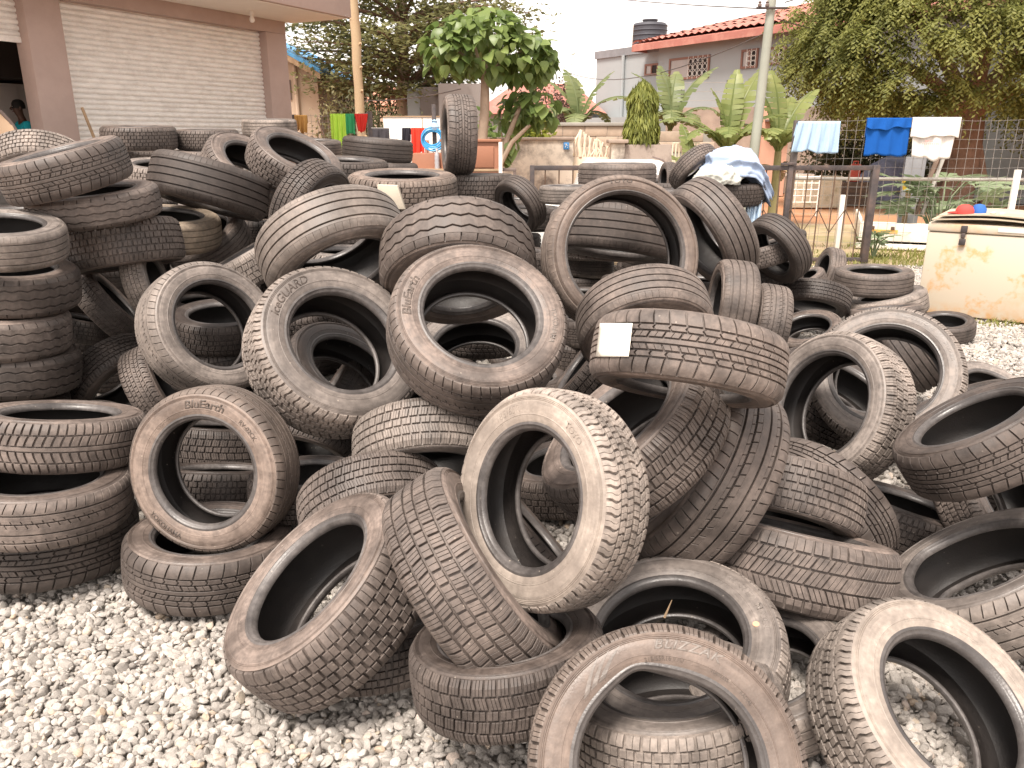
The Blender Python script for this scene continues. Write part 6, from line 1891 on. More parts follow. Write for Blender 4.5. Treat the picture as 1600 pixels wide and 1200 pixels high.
# white sheet screen, black post, brown cabinet
M_tarp = mat('white_board', (.74, .70, .64), .7, .04, 2, .05)
Y = 11.2
t = thing('white_screen', 'white board screen behind the red trousers and dark shorts', 'screen', (X(600, Y), Y, 0))
MB().box((0, 0, .3), (X(688, Y) - X(600, Y), .03, Z(183, Y))).build('board', M_tarp, t, .004)
MB().box((0, -.012, Z(183, Y) + .001), (X(688, Y) - X(600, Y), .042, Z(181, Y))).build('edge_strip', M_wood, t)
MB().box((X(660, Y) - X(600, Y), -.006, .3), (X(661, Y) - X(600, Y), -.001, Z(184, Y))).build('seam', M_wood, t)
Y = 10.4
pst = thing('black_post', 'black steel post holding the blue hose', 'post', (X(679, Y), Y, 0))
MB().box((-.025, -.025, 0), (.025, .025, Z(163, Y))).build('shaft', M_blackmetal, pst, .004)
M_hose = mat('blue_hose', (.06, .33, .62), .35, .08, 5, 0)
rs = np.random.RandomState(9)
hose = thing('hose_coil', 'bright blue coiled hose hanging on the black post', 'hose', (X(677, Y), Y - .06, Z(217, Y)))
pts = []
for k in range(120):
    a = k / 120 * 2 * PI * 6
    rr = .105 + .012 * math.sin(k * .21) + .008 * (k // 20)
    pts.append((rr * math.cos(a), -.006 * (k / 20) + .014 * math.sin(a * .5 + k * .03), rr * .88 * math.sin(a) + .016 * math.sin(k * .11)))
MB().tube(pts, .011, 6).build('coil', M_hose, hose, smooth=True)
MB().tube([(-.08, -.02, -.09), (.0, -.04, -.15), (.07, -.03, -.19)], .008, 6).build('loose_end', M_white, hose, smooth=True)
M_film = mat('blue_film', (.30, .48, .66), .3, .2, 8, .3, 30)
tag(MB().lathe([(0, .0), (.05, .02), (.065, .06), (.03, .11), (.04, .13), (.0, .15)], 12, (X(680, Y), Y - .05, Z(206, Y))).build('plastic_bag', M_film, smooth=True), 'small blue plastic bag above the coiled hose', 'bag')
M_pet = mat('bottle_plastic', (.42, .42, .44), .2, .1, 10, 0, spec=.7)
bt = thing('water_bottle', 'empty clear water bottle standing below the blue hose', 'bottle', (X(682, 10.1), 10.1, Z(264, 10.1)))
MB().lathe([(0, 0), (.03, 0), (.033, .02), (.029, .05), (.033, .07), (.029, .10), (.033, .12), (.029, .15), (.031, .17), (.012, .21), (.012, .225), (0, .225)], 14).build('body', M_pet, bt, smooth=True)
MB().lathe([(.014, .222), (.014, .242), (0, .242)], 10).build('cap', M_white, bt)
M_chest = mat('brown_cabinet_paint', (.33, .145, .085), .6, .10, 2, .1, 30, stain=(.22, .10, .06), stain_scale=2, stain_amt=.6)
Y = 10.0
cb = thing('brown_cabinet', 'reddish brown cabinet with a pale corner post behind the upright tyre', 'cabinet', (X(640, Y), Y, 0))
wd = X(779, Y) - X(640, Y)
ztop, zmid = Z(222, Y), Z(240, Y)
xs = X(688, Y) - X(640, Y)
MB().box((0, .15, .1), (xs, .7, zmid)).build('body', M_chest, cb, .006)
MB().box((xs + .003, .03, .1), (wd - .003, .7, ztop)).build('body', M_chest, cb, .006)
MB().box((xs - .01, 0, ztop + .001), (wd + .03, .72, ztop + .035)).build('top', M_chest, cb, .006)
MB().box((xs + .06, .012, Z(262, Y)), (wd - .06, .028, ztop - .05)).build('door', M_chest, cb, .006)
MB().box((0, .02, Z(268, Y)), (wd, .148, Z(264, Y))).build('shelf', M_wood, cb, .004)
MB().box((wd, -.02, .0), (wd + .045, .03, ztop)).build('corner_post', M_soffit, cb, .004)
Y = 10.2
st_o = thing('stool', 'dark wooden stool frame between the brown cabinet and the stained wall', 'stool', (X(789, Y), Y, 0))
MB().box((-.14, -.12, Z(263, Y) - .03), (.14, .12, Z(263, Y))).build('seat', M_dark, st_o, .005)
for sx in (-1, 1):
    for sy in (-1, 1):
        MB().box((sx * .12 - .018, sy * .10 - .018, 0), (sx * .12 + .018, sy * .10 + .018, Z(263, Y) - .031)).build('leg', M_dark, st_o)

# -- tan canvas cover at the left edge, brown board by the stack
M_canvas = mat('tan_canvas', (.56, .40, .27), .85, .06, 3, .2, 60)
Y = 7.6
t = thing('canvas_awning', 'tan canvas cover with a dark piped edge at the left edge below the shop bay', 'canvas cover', at(0, 200, Y))
def lc(px, py, dy=0):
    q = at(px, py, Y + dy); return q - at(0, 200, Y)
mb = MB()
e1 = [lc(-60, 158), lc(-20, 163), lc(2, 175), lc(16, 190), lc(27, 206), lc(38, 226)]
n = len(e1)
for k in range(n - 1):
    for j in range(6):
        f0, f1 = j / 6, (j + 1) / 6
        def q(i, f_):
            b = e1[i]; dn = Vector((-.25 - .1 * i, -.10 - .03 * math.sin(i * 2.0), -.55)) * f_
            return b + dn + Vector((0, .03 * math.sin(f_ * 9 + i), 0))
        mb.quad(q(k, f0), q(k + 1, f0), q(k + 1, f1), q(k, f1))
me = mb.mesh('cover')
bm = bmesh.new(); bm.from_mesh(me); bmesh.ops.remove_doubles(bm, verts=bm.verts, dist=1e-4); bmesh.ops.solidify(bm, geom=bm.faces, thickness=.01); bm.to_mesh(me); bm.free()
crease(me, 50)
link('cover', me, M_canvas, t)
MB().tube(e1, .016, 7).build('piping', M_dark, t, smooth=True)
MB().tube([e1[1] + Vector((0, .03, 0)), e1[1] + Vector((-.1, .3, -1.4))], .02, 6).build('frame_pole', M_blackmetal, t)

# -- freezer with rust and a warped board
M_frz = mat('freezer_enamel', (.54, .475, .38), .45, .05, 1.5, .05, 20, stain=(.60, .33, .13), stain_scale=3.0, stain_amt=.75)
fl, frr = ground(1430, 491), ground(1600, 511)
ang = math.atan2(frr.y - fl.y, frr.x - fl.x)
fz = thing('chest_freezer', 'rust stained white chest freezer with two black latches', 'freezer', (fl.x, fl.y, 0), ang)
Lf, Df, Hf = 1.55, .68, .86
def frz_mat():
    m, nt, b = nodes_of('rusty_enamel')
    N, L = nt.nodes, nt.links
    tc = N.new('ShaderNodeTexCoord')
    n1 = N.new('ShaderNodeTexNoise'); n1.inputs['Scale'].default_value = 2.1; n1.inputs['Detail'].default_value = 7; n1.inputs['Roughness'].default_value = .62
    n2 = N.new('ShaderNodeTexNoise'); n2.inputs['Scale'].default_value = 14; n2.inputs['Detail'].default_value = 6
    L.new(tc.outputs['Object'], n1.inputs['Vector']); L.new(tc.outputs['Object'], n2.inputs['Vector'])
    # tide-line rings of rust: a narrow band of the noise, plus runs near the foot
    sub = N.new('ShaderNodeMath'); sub.operation = 'SUBTRACT'; sub.inputs[1].default_value = .55; L.new(n1.outputs['Fac'], sub.inputs[0])
    ab = N.new('ShaderNodeMath'); ab.operation = 'ABSOLUTE'; L.new(sub.outputs[0], ab.inputs[0])
    ring = N.new('ShaderNodeMapRange'); ring.inputs[1].default_value = .0; ring.inputs[2].default_value = .04; ring.inputs[3].default_value = 1; ring.inputs[4].default_value = 0
    L.new(ab.outputs[0], ring.inputs[0])
    inner = N.new('ShaderNodeMapRange'); inner.inputs[1].default_value = .55; inner.inputs[2].default_value = .62; inner.inputs[4].default_value = .30
    L.new(n1.outputs['Fac'], inner.inputs[0])
    sx = N.new('ShaderNodeSeparateXYZ'); L.new(tc.outputs['Object'], sx.inputs[0])
    foot = N.new('ShaderNodeMapRange'); foot.inputs[1].default_value = .16; foot.inputs[2].default_value = .02; foot.inputs[4].default_value = .9
    L.new(sx.outputs['Z'], foot.inputs[0])
    a1 = N.new('ShaderNodeMath'); a1.operation = 'MAXIMUM'; L.new(ring.outputs[0], a1.inputs[0]); L.new(inner.outputs[0], a1.inputs[1])
    a2 = N.new('ShaderNodeMath'); a2.operation = 'MAXIMUM'; L.new(a1.outputs[0], a2.inputs[0]); L.new(foot.outputs[0], a2.inputs[1])
    mr = N.new('ShaderNodeMapRange'); mr.inputs[1].default_value = .35; mr.inputs[2].default_value = .6; L.new(n2.outputs['Fac'], mr.inputs[0])
    a3 = N.new('ShaderNodeMath'); a3.operation = 'MULTIPLY'; L.new(a2.outputs[0], a3.inputs[0]); L.new(mr.outputs[0], a3.inputs[1])
    mx = N.new('ShaderNodeMix'); mx.data_type = 'RGBA'; L.new(a3.outputs[0], mx.inputs[0])
    mx.inputs[6].default_value = (.55, .475, .37, 1); mx.inputs[7].default_value = (.58, .33, .14, 1)
    L.new(mx.outputs[2], b.inputs['Base Color']); b.inputs['Roughness'].default_value = .5
    return m
M_frz2 = frz_mat()
MB().box((0, 0, .03), (Lf, Df, Hf - .085)).build('body', M_frz2, fz, .012)
MB().box((-.006, -.012, Hf - .08), (Lf + .006, Df + .006, Hf)).build('lid', M_frz, fz, .014)
for sx in (.05, Lf - .13):
    for sy in (.05, Df - .13):
        MB().box((sx, sy, 0), (sx + .08, sy + .08, .029)).build('foot', M_blackmetal, fz)
for x in (.29, 1.06):
    lt = MB().box((x - .026, -.030, Hf - .075), (x + .026, -.0125, Hf - .015)).build('latch', M_blackmetal, fz, .004)
    MB().box((x - .014, -.036, Hf - .125), (x + .014, -.008, Hf - .078)).build('hasp', M_blackmetal, lt, .003)
    MB().box((x - .026, -.034, Hf - .185), (x + .026, -.004, Hf - .130)).build('padlock', M_blackmetal, lt, .006)
MB().box((.55, -.018, Hf - .055), (.88, -.0122, Hf - .022)).build('badge_strip', M_soffit, fz, .002)
M_board = mat('warped_board', (.46, .39, .29), .85, .10, 2.5, .2, 40, stain=(.33, .26, .18), stain_scale=3, stain_amt=.5)
bd = thing('board', 'warped brown board lying on the freezer lid', 'board', (fl.x, fl.y, Hf + .004), ang)
for (dz, off) in ((0, 0), (.034, .05)):
    mb = MB()
    n = 14
    for k in range(n):
        xa, xb = .02 + off + (Lf + .2) * k / n, .02 + off + (Lf + .2) * (k + 1) / n
        wz = lambda x: dz + .030 * math.sin(x * 2.6 + .3) ** 2 + .012
        mb.hexa([(xa, -.03, wz(xa)), (xb, -.03, wz(xb)), (xb, .62, wz(xb) + .01), (xa, .62, wz(xa) + .01), (xa, -.03, wz(xa) + .012), (xb, -.03, wz(xb) + .012), (xb, .62, wz(xb) + .022), (xa, .62, wz(xa) + .022)])
    mb.build('sheet', M_board, bd)
M_capr, M_capb = mat('red_cap', (.62, .06, .05), .8, .05, 5), mat('blue_cap', (.03, .12, .40), .8, .05, 5)
q = at(1508, 327, 7.2)
cp = thing('cap', 'red and blue cap lying on the board over the freezer', 'cap', (q.x, q.y, Hf + .085), ang)
MB().lathe([(.075, 0), (.075, .03), (.06, .06), (.03, .078), (0, .082)], 18).build('dome', M_capr, cp, smooth=True)
MB().lathe([(.06, 0), (.062, .04), (.04, .075), (0, .085)], 16, (.10, .08, .0)).build('back_panel', M_capb, cp, smooth=True)
MB().hexa([(-.13, -.06, 0), (-.05, -.06, .0), (-.05, .05, .0), (-.13, .03, 0), (-.13, -.06, .008), (-.05, -.06, .02), (-.05, .05, .02), (-.13, .03, .008)]).build('peak', M_capr, cp, .004)
for k, (dx, lab) in enumerate(((.22, 'small pale stone right of the cap on the board'), (.29, 'second pale stone at the far right of the cap'))):
    o = link('stone', stone_mesh(300 + k), mat('pale_stone', (.5, .45, .38), .9))
    o.location = (q.x + dx * math.cos(ang), q.y + dx * math.sin(ang), Hf + .098); o.scale = (.03, .025, .018)
    tag(o, lab, 'stone')

# -- white truck bed lying behind the fence
Y = 11.95
tb = thing('truck_bed', 'white truck bed with an orange stripe lying on the ground beside the freezer', 'truck bed', (X(1362, Y), Y, 0), R(-21))
M_tb = mat('truck_white', (.76, .72, .64), .5, .06, 2, .05, stain=(.55, .42, .28), stain_scale=3, stain_amt=.4)
z0, z1 = Z(392, Y) , Z(347, Y)
MB().box((0, 0, z0 + .16), (1.7, .05, z1)).build('tailgate', M_tb, tb, .01)
MB().box((0, .052, z0 + .16), (.05, 2.4, z1)).build('side_panel', M_tb, tb, .01)
MB().box((1.65, .052, z0 + .16), (1.7, 2.4, z1)).build('side_panel', M_tb, tb, .01)
MB().box((.052, .052, z0 + .17), (1.648, 2.4, z0 + .22)).build('floor', M_tb, tb)
MB().box((.05, -.008, z0 + .28), (.52, -.001, z0 + .33)).build('stripe', mat('orange_stripe', (.75, .42, .10), .6), tb)
MB().box((-.03, -.06, z0 + .05), (1.73, .0, z0 + .13)).build('bumper', M_tb, tb, .012)
for x in (.15, .42):
    MB().box((x, -.02, z1 - .10), (x + .05, -.001, z1 - .05)).build('hinge', M_rustrod, tb, .004)
for x in (.3, 1.3):
    MB().box((x, .06, 0), (x + .1, 2.2, z0 + .155)).build('skid', M_blackmetal, tb)

# -- clutter beyond the fence
M_dkwood = mat('dark_wood', (.14, .095, .07), .9, .25, 5, .3)
t = thing('plank', 'dark plank leaning beside a pale one behind the wire fence', 'plank', (X(1415, 12.4), 12.4, 0))
a, b2 = at(1430, 335, 12.4) - t.location, at(1465, 247, 12.8) - t.location
MB().tube([a, b2], .035, 4).build('board', M_dkwood, t)
t = thing('plank', 'pale plank leaning beside a dark one behind the wire fence', 'plank', (X(1420, 12.4), 12.4, 0))
a, b2 = at(1440, 335, 12.45) - t.location, at(1474, 247, 12.85) - t.location
MB().tube([a, b2], .03, 4).build('board', M_conc, t)
Y = 13.6
t = thing('metal_sheet', 'grey metal sheet standing behind the white T shirt', 'sheet', (X(1421, Y), Y, 0))
MB().box((0, 0, 0), (.34, .02, Z(245, Y))).build('panel', M_cap, t, .004)
bk = thing('bucket', 'yellow bucket behind the leaning planks', 'bucket', (X(1432, 13.2), 13.2, Z(297, 13.2)))
MB().lathe([(0, 0), (.09, 0), (.12, .16), (.115, .16), (.086, .01)], 18).build('pail', mat('yellow_plastic', (.72, .48, .05), .5, .08, 3), bk, smooth=True)
MB().tube([(-.12, 0, .16), (-.08, -.06, .06), (0, -.09, .03), (.08, -.06, .06), (.12, 0, .16)], .006, 5).build('handle', M_blackmetal, bk)
MB().box((-.03, -.03, -Z(297, 13.2)), (.03, .03, -.002)).build('stake', M_wood, bk)
Y = 19.0
t = thing('rubble_wall', 'low cream wall with patchy stone face beyond the red earth', 'wall', (X(1241, Y), Y, 0))
MB().box((0, 0, 0), (X(1325, Y) - X(1241, Y), .3, Z(275, Y))).build('face', mat('rubble_face', (.58, .50, .38), .95, .2, 5, .5, 12, stain=(.16, .15, .08), stain_scale=5, stain_amt=.8), t, .02)
MB().box((-.04, -.03, Z(275, Y) + .001), (.55, .33, Z(272, Y))).build('coping', M_white, t)
Y = 17.0
t = thing('white_trellis', 'small white wire trellis in front of the low cream wall', 'trellis', (X(1240, Y), Y, 0))
w = MB()
for k in range(5):
    w.tube([(k * .16, 0, Z(316, Y)), (k * .16, 0, Z(275, Y))], .012, 5)
for k in range(5):
    z = Z(316, Y) + k * .13
    w.tube([(0, 0, z), (.64, 0, z)], .012, 5)
struct(w.build('lattice', M_white, t), 'stuff')
for x in (0, .64):
    MB().tube([(x, 0, 0), (x, 0, Z(274, Y))], .016, 6).build('post', M_white, t)
Y = 20.5
M_bt = mat('blue_grey_tarpaulin', (.20, .21, .30), .6, .2, 2, .6, 6, bdist=.05)
t = thing('covered_heap', 'heap under a blue grey tarpaulin below the blue garment', 'heap', (X(1400, Y), Y, 0))
rs = np.random.RandomState(77)
bm = bmesh.new()
bmesh.ops.create_icosphere(bm, subdivisions=4, radius=1)
for v in bm.verts:
    v.co = Vector((v.co.x * .75, v.co.y * .6, max(-.02, v.co.z) * .62 + .50))
    if v.co.z < .52: v.co.z = max(0, v.co.z - .52)
    v.co += Vector((.05 * math.sin(v.co.z * 9 + v.co.y * 5), .04 * math.sin(v.co.x * 8), .05 * math.sin(v.co.x * 7 + v.co.y * 6)))
me = bpy.data.meshes.new('tarpaulin'); bm.to_mesh(me); bm.free(); crease(me, 60)
link('tarpaulin', me, M_bt, t)
MB().tube([(-.7, -.62, .28), (0, -.68, .33), (.7, -.62, .28)], .02, 6).build('tie_rope', M_pole, t, smooth=True)
Y = 20.0
t = thing('fuel_can', 'red jerrycan on a crate beyond the zigzag gate', 'can', (X(1343, Y), Y, .55))
MB().box((-.11, -.08, 0), (.11, .08, .42)).build('body', mat('red_plastic', (.55, .09, .06), .5, .1, 3), t, .03)
MB().tube([(-.06, 0, .42), (-.06, 0, .48), (.05, 0, .48), (.05, 0, .42)], .018, 6).build('handle', mat('red_plastic', (.55, .09, .06), .5), t, smooth=True)
t = thing('crate', 'brown wooden crate under the red jerrycan', 'crate', (X(1343, Y), Y, 0))
for k in range(4):
    MB().box((-.35, -.25, .02 + k * .135), (.35, -.22, .13 + k * .135)).build('slat', M_dkwood, t)
    MB().box((-.35, .22, .02 + k * .135), (.35, .25, .13 + k * .135)).build('slat', M_dkwood, t)
MB().box((-.33, -.219, 0), (.33, .219, .545)).build('core', M_dark, t)
Y = 17.5
rs = np.random.RandomState(88)
for k, (px, Yk, sc, lab) in enumerate(((1562, 14.2, .16, 'grey rock at the foot of the tree near the right post'), (1578, 14.8, .20, 'larger rock behind the grey rock near the right post'), (1548, 15.2, .13, 'small pale rock left of the grey rock'))):
    o = link('rock', stone_mesh(400 + k), mat('rock_grey', (.32, .27, .22), .95, .2, 4, .5, 20))
    o.location = (X(px, Yk), Yk, sc * .5); o.scale = (sc * 1.3, sc, sc * .8)
    tag(o, lab, 'rock')
# earth mound left of the lime laundry
rs = np.random.RandomState(6)
g = []
nxx, nyy = 20, 12
x0, x1, y0, y1 = X(470, 11.4), X(545, 11.4), 10.6, 12.3
for j in range(nyy + 1):
    for i in range(nxx + 1):
        u, v_ = i / nxx, j / nyy
        h = 1.66 * max(0, 1 - abs(u - .2) / .8) ** .8 * math.sin(PI * v_) ** .6 * min(1, u * 8) + rs.uniform(-.02, .02)
        g.append((x0 + (x1 - x0) * u, y0 + (y1 - y0) * v_, h - .03))
qd = [(j * (nxx + 1) + i, j * (nxx + 1) + i + 1, (j + 1) * (nxx + 1) + i + 1, (j + 1) * (nxx + 1) + i) for j in range(nyy) for i in range(nxx)]
struct(link('earth_mound', mesh_np('earth_mound', np.array(g), np.array(qd), smooth=True), mat('tan_earth', (.34, .25, .19), .95, .12, 2, .5, 15)))

# -- parked car whose pale roof shows behind the heap
Y = 9.3
M_car = mat('pale_car_paint', (.72, .72, .69), .25, .03, 1, 0, spec=.6)
car = thing('parked_car', 'pale car whose roof shows just behind the TOYO ring tyre', 'car', (X(992, Y), Y, 0))
zr_ = Z(251, Y)
def prism_x(mb, prof, x0, x1):
    i = len(mb.v); n = len(prof)
    mb.v += [(x0, a, b) for a, b in prof] + [(x1, a, b) for a, b in prof]
    mb.f += [tuple(i + k for k in range(n))[::-1], tuple(i + n + k for k in range(n))]
    for k in range(n):
        mb.f.append((i + k, i + (k + 1) % n, i + n + (k + 1) % n, i + n + k))
    return mb
def prism_y(mb, prof, y0, y1):
    i = len(mb.v); n = len(prof)
    mb.v += [(a, y0, b) for a, b in prof] + [(a, y1, b) for a, b in prof]
    mb.f += [tuple(i + k for k in range(n)), tuple(i + n + k for k in range(n))[::-1]]
    for k in range(n):
        mb.f.append((i + (k + 1) % n, i + k, i + n + k, i + n + (k + 1) % n))
    return mb
hb = zr_ - .50
body = [(-1.15, .25), (1.15, .25), (1.2, .5), (1.12, hb), (.85, hb + .02), (-.95, hb + .02), (-1.18, hb - .1), (-1.2, .5)]
prism_y(MB(), body, .02, .70).build('body', M_car, car, .03)
cab = [(-.70, hb + .022), (.72, hb + .022), (.42, zr_ - .05), (.30, zr_), (-.45, zr_), (-.54, zr_ - .04)]
cbm = prism_y(MB(), cab, .07, .65).build('cabin', M_car, car, .03)
prism_y(MB(), [(.60, hb + .12), (.70, hb + .06), (.46, zr_ - .08), (.40, zr_ - .07)], .10, .62).build('windscreen', M_glass, cbm)
MB().box((-.46, .062, hb + .10), (.35, .069, zr_ - .16)).build('side_window', M_glass, cbm)
MB().tube([(.55, .3, zr_ - .16), (.38, .3, zr_ + .0), (.30, .5, zr_ + .03)], .012, 6).build('wiper', M_dark, cbm, smooth=True)
for x in (-.7, .72):
    for y in (.03, .55):
        w = MB()
        for k in range(24):
            pass
        wheel = MB().tube([(x, y, .27), (x, y + .14, .27)], .27, 22).build('wheel', M_dark, car, smooth=False)
        MB().tube([(x, y - .004, .27), (x, y - .001, .27)], .16, 16).build('rim', M_soffit, wheel)

# -- clothes bundle on its tyre
tc_ = tyre_of['cloth86']
c0 = tc_.location
rs = np.random.RandomState(15)
def bundle(name, label, loc, sx, sy, sz, seed, m, drape=None, group=None):
    rs = np.random.RandomState(seed)
    bm = bmesh.new()
    bmesh.ops.create_icosphere(bm, subdivisions=5, radius=1)
    dirs = [Vector(rs.normal(size=3)).normalized() for _ in range(8)]
    frq = rs.uniform(3, 7, 8); ph = rs.uniform(0, 6, 8)
    for v in bm.verts:
        n = v.co.copy()
        h = 0
        for d, fq, p in zip(dirs, frq, ph):
            s = math.sin(n.dot(d) * fq + p + 1.2 * math.sin(n.dot(dirs[0]) * 2))
            h += (1 - abs(s)) ** 2 * .085
        v.co = n * (.80 + h)
        z = v.co.z
        v.co = Vector((v.co.x * sx, v.co.y * sy, max(z, -.28 + .06 * math.sin(n.x * 5)) * sz))
        if drape:
            v.co.z -= drape * max(0, v.co.x / sx - .35) ** 1.5 * sz * 2
            v.co.z += .18 * sz * max(0, 1 - abs(v.co.x / sx + .15) * 1.4)
    me = bpy.data.meshes.new(name); bm.to_mesh(me); bm.free()
    me.polygons.foreach_set('use_smooth', np.ones(len(me.polygons), dtype=bool))
    o = link(name, me, m); o.location = loc
    return tag(o, label, 'clothes', group)
zc = c0.z + .07
bundle('clothes_bundle', 'crumpled pale blue shirt piled on a tyre at the right of the heap', (c0.x + .02, c0.y - .03, zc + .08), .30, .235, .19, 5, cloth_mat('pale_blue_shirt', (.34, .42, .56)), 1.1)
bundle('clothes_bundle', 'off white cloth bundled with the pale blue shirt', (c0.x - .16, c0.y - .22, zc + .03), .19, .13, .12, 6, cloth_mat('off_white_cloth', (.52, .53, .48)), None)
q = at(1192, 335, c0.y - .1)
cloth('garment', 'light blue cloth hanging down beside the tyre with the clothes', 1176, 1200, 312, 352, c0.y - .15, cloth_mat('sky_cloth', (.46, .58, .70)), 31, 0, .02, 3, .15)

# -- paper note on the tread, and the loose sheet behind
tp = tyre_of['paper']
M_paper = mat('paper', (.86, .83, .74), .8, .02, 3, .08, 12, spec=.2)
import mathutils
def on_tread(tobj, px0, py0, px1, py1, lift=.004, n=7):
    """a sheet following the outside of a tyre between two photograph corners"""
    Mw = tobj.matrix_basis
    Mi = Mw.inverted()
    v, f = [], []
    for j in range(n):
        for i in range(n):
            px, py = px0 + (px1 - px0) * i / (n - 1) - 6 * j / (n - 1), py0 + (py1 - py0) * j / (n - 1)
            d = (at(px, py, 1.0) - Vector((0, 0, CAMH)))
            o_, dd = Mi @ Vector((0, 0, CAMH)), (Mi.to_3x3() @ d)
            # nearest hit with the cylinder of the tread
            rr = R0 + lift
            a_ = dd.x ** 2 + dd.y ** 2; b_ = 2 * (o_.x * dd.x + o_.y * dd.y); c_ = o_.x ** 2 + o_.y ** 2 - rr * rr
            disc = b_ * b_ - 4 * a_ * c_
            if disc < 0:
                disc = 0
            k = (-b_ - math.sqrt(disc)) / (2 * a_)
            v.append(Mw @ (o_ + dd * k))
    for j in range(n - 1):
        for i in range(n - 1):
            a_ = j * n + i
            f.append((a_, a_ + 1, a_ + n + 1, a_ + n))
    return v, f
bpy.context.view_layer.update()
v, f = on_tread(tp, 937, 505, 988, 557)
me = bpy.data.meshes.new('paper_note'); me.from_pydata([tuple(x) for x in v], [], f); me.polygons.foreach_set('use_smooth', np.ones(len(f), dtype=bool))
pn = link('paper_note', me, M_paper)
md = pn.modifiers.new('thickness', 'SOLIDIFY'); md.thickness = .0015; md.offset = 1
tag(pn, 'white paper note stuck on a tread right of the middle', 'paper')
M_ink = mat('faint_ink', (.55, .52, .47), .8)
for k, (xa, xb, yy) in enumerate(((946, 974, 519), (944, 968, 527), (946, 978, 535), (948, 962, 543), (966, 980, 548))):
    v, f = on_tread(tp, xa, yy, xb, yy + 1.2, .0062, 4)
    me = bpy.data.meshes.new('pen_line'); me.from_pydata([tuple(x) for x in v], [], f)
    link('pen_line', me, M_ink, pn)
q = at(612, 300, 5.7)
M_carton = mat('cream_carton', (.52, .46, .37), .9, .1, 5)
tag(MB().hexa([(q.x - .10, q.y, q.z - .12), (q.x + .09, q.y, q.z - .12), (q.x + .09, q.y + .06, q.z - .12), (q.x - .10, q.y + .06, q.z - .12), (q.x - .10, q.y, q.z + .05), (q.x + .04, q.y, q.z + .045), (q.x + .04, q.y + .06, q.z + .045), (q.x - .10, q.y + .06, q.z + .05)]).build('carton', M_carton, bevel=.004), 'crumpled cream carton between the pale ribbed arch and the big truck tyre', 'carton')
o = MB().lathe([(0, 0), (.009, 0), (.009, .0015), (0, .0016)], 14).build('sticker', mat('orange_dot', (.70, .36, .22), .6, .02))
tw = tyre_of['wintermaxx']
o.name = 'sticker'
o.parent = tw
o.location = (.262 * math.cos(R(16)) * .91, .262 * math.sin(R(16)) * .91, .0992)
o = MB().tube([(0, 0, 0), (.02, .01, .05)], [.004, .001], 5).build('straw', M_wood)
q = at(1038, 965, 1.9); o.location = q
tag(o, 'pale dry straw sticking out of the hole behind the front ring', 'straw')

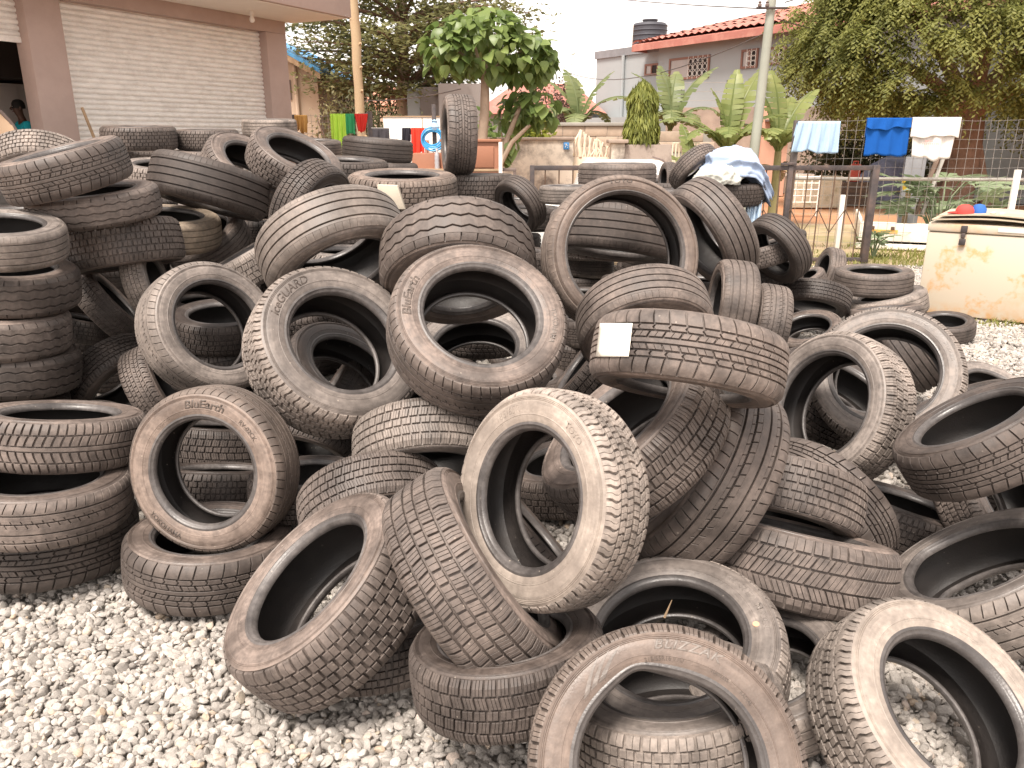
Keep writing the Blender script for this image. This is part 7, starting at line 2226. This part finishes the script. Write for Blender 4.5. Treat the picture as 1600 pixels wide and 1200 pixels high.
# -- person in the dark bay
def person(loc, rotz):
    t = thing('person', 'person in a turquoise T shirt looking down inside the dark shop bay', 'person', loc, rotz)
    M_skin = mat('dark_skin', (.085, .042, .028), .55, .08, 8, .05)
    M_shirt = cloth_mat('turquoise_shirt', (.025, .40, .48))
    M_short = cloth_mat('dark_shorts', (.03, .03, .04))
    J = [((0, 0, .92), .13, .10), ((0, 0, 1.12), .135, .09), ((0, .01, 1.32), .155, .10), ((0, .01, 1.44), .07, .065), ((0, -.01, 1.50), .052, .052), ((0, -.035, 1.57), .062, .07), ((0, -.045, 1.64), .074, .088), ((0, -.035, 1.70), .055, .065),
         ((.17, .01, 1.38), .055, .055), ((.21, -.02, 1.10), .042, .042), ((.14, -.22, .98), .034, .034), ((.06, -.30, .96), .030, .024),
         ((-.17, .01, 1.38), .055, .055), ((-.21, -.02, 1.10), .042, .042), ((-.14, -.22, .98), .034, .034), ((-.06, -.30, .96), .030, .024),
         ((.09, 0, .84), .088, .088), ((.10, -.02, .48), .058, .058), ((.10, .01, .09), .040, .040), ((.11, -.13, .035), .040, .030),
         ((-.09, 0, .84), .088, .088), ((-.10, -.02, .48), .058, .058), ((-.10, .01, .09), .040, .040), ((-.11, -.13, .035), .040, .030)]
    E_ = [(0, 1), (1, 2), (2, 3), (3, 4), (4, 5), (5, 6), (6, 7), (2, 8), (8, 9), (9, 10), (10, 11), (2, 12), (12, 13), (13, 14), (14, 15), (0, 16), (16, 17), (17, 18), (18, 19), (0, 20), (20, 21), (21, 22), (22, 23)]
    def skin(idx, grow, name, m, sub=2):
        rm = {j: i for i, j in enumerate(idx)}
        me = bpy.data.meshes.new(name)
        me.from_pydata([J[j][0] for j in idx], [(rm[a], rm[b]) for a, b in E_ if a in rm and b in rm], [])
        o = bpy.data.objects.new(name, me); C.objects.link(o)
        md = o.modifiers.new('skin', 'SKIN'); md.use_smooth_shade = True
        for i, j in enumerate(idx):
            sv = me.skin_vertices[0].data[i]
            sv.radius = (J[j][1] + grow, J[j][2] + grow)
            sv.use_root = (i == 0)
        o.modifiers.new('sub', 'SUBSURF').levels = sub
        o.modifiers['sub'].render_levels = sub
        me2 = bpy.data.meshes.new_from_object(o.evaluated_get(bpy.context.evaluated_depsgraph_get()))
        bpy.data.objects.remove(o)
        me2.name = name
        return link(name, me2, m, t)
    skin(list(range(24)), 0, 'body', M_skin)
    skin([0, 1, 2, 8, 9, 12, 13], .020, 'shirt', M_shirt)
    skin([0, 16, 17, 20, 21], .018, 'shorts', M_short)
    hm = MB().lathe([(.098, 1.625), (.102, 1.66), (.095, 1.71), (.07, 1.75), (.03, 1.768), (0, 1.77)], 18, (0, -.02, 0))
    hm.build('hair', mat('black_hair', (.012, .010, .009), .8, .1, 20, .4, 200), t, smooth=True)
    MB().tube([(0, -.125, 1.655), (0, -.148, 1.615), (0, -.125, 1.605)], [.010, .018, .012], 7).build('nose', M_skin, t, smooth=True)
    for sx in (-1, 1):
        MB().lathe([(0, -.028), (.016, -.02), (.02, 0), (.014, .022), (0, .028)], 8, (sx * .088, -.03, 1.63)).build('ear', M_skin, t, smooth=True)
        MB().lathe([(0, -.008), (.009, 0), (0, .008)], 8, (sx * .032, -.125, 1.655)).build('eye', M_white, t, smooth=True)
    MB().box((-.028, -.123, 1.572), (.028, -.112, 1.582)).build('mouth', mat('lips', (.14, .05, .045), .5), t, .004)
    MB().prism([(.02, 0), (.10, .03), (.09, .08), (.05, .06), (.03, .10), (-.01, .05)], 0, .003).build('shirt_print', M_white, t, loc=(-.11, -.155, 1.25), rot=(R(90), 0, 0))
    return t
q = at(36, 195, 10.4)
pp_ = person((q.x, q.y, .702), R(-40))
pp_.scale = (.76, .76, .76)
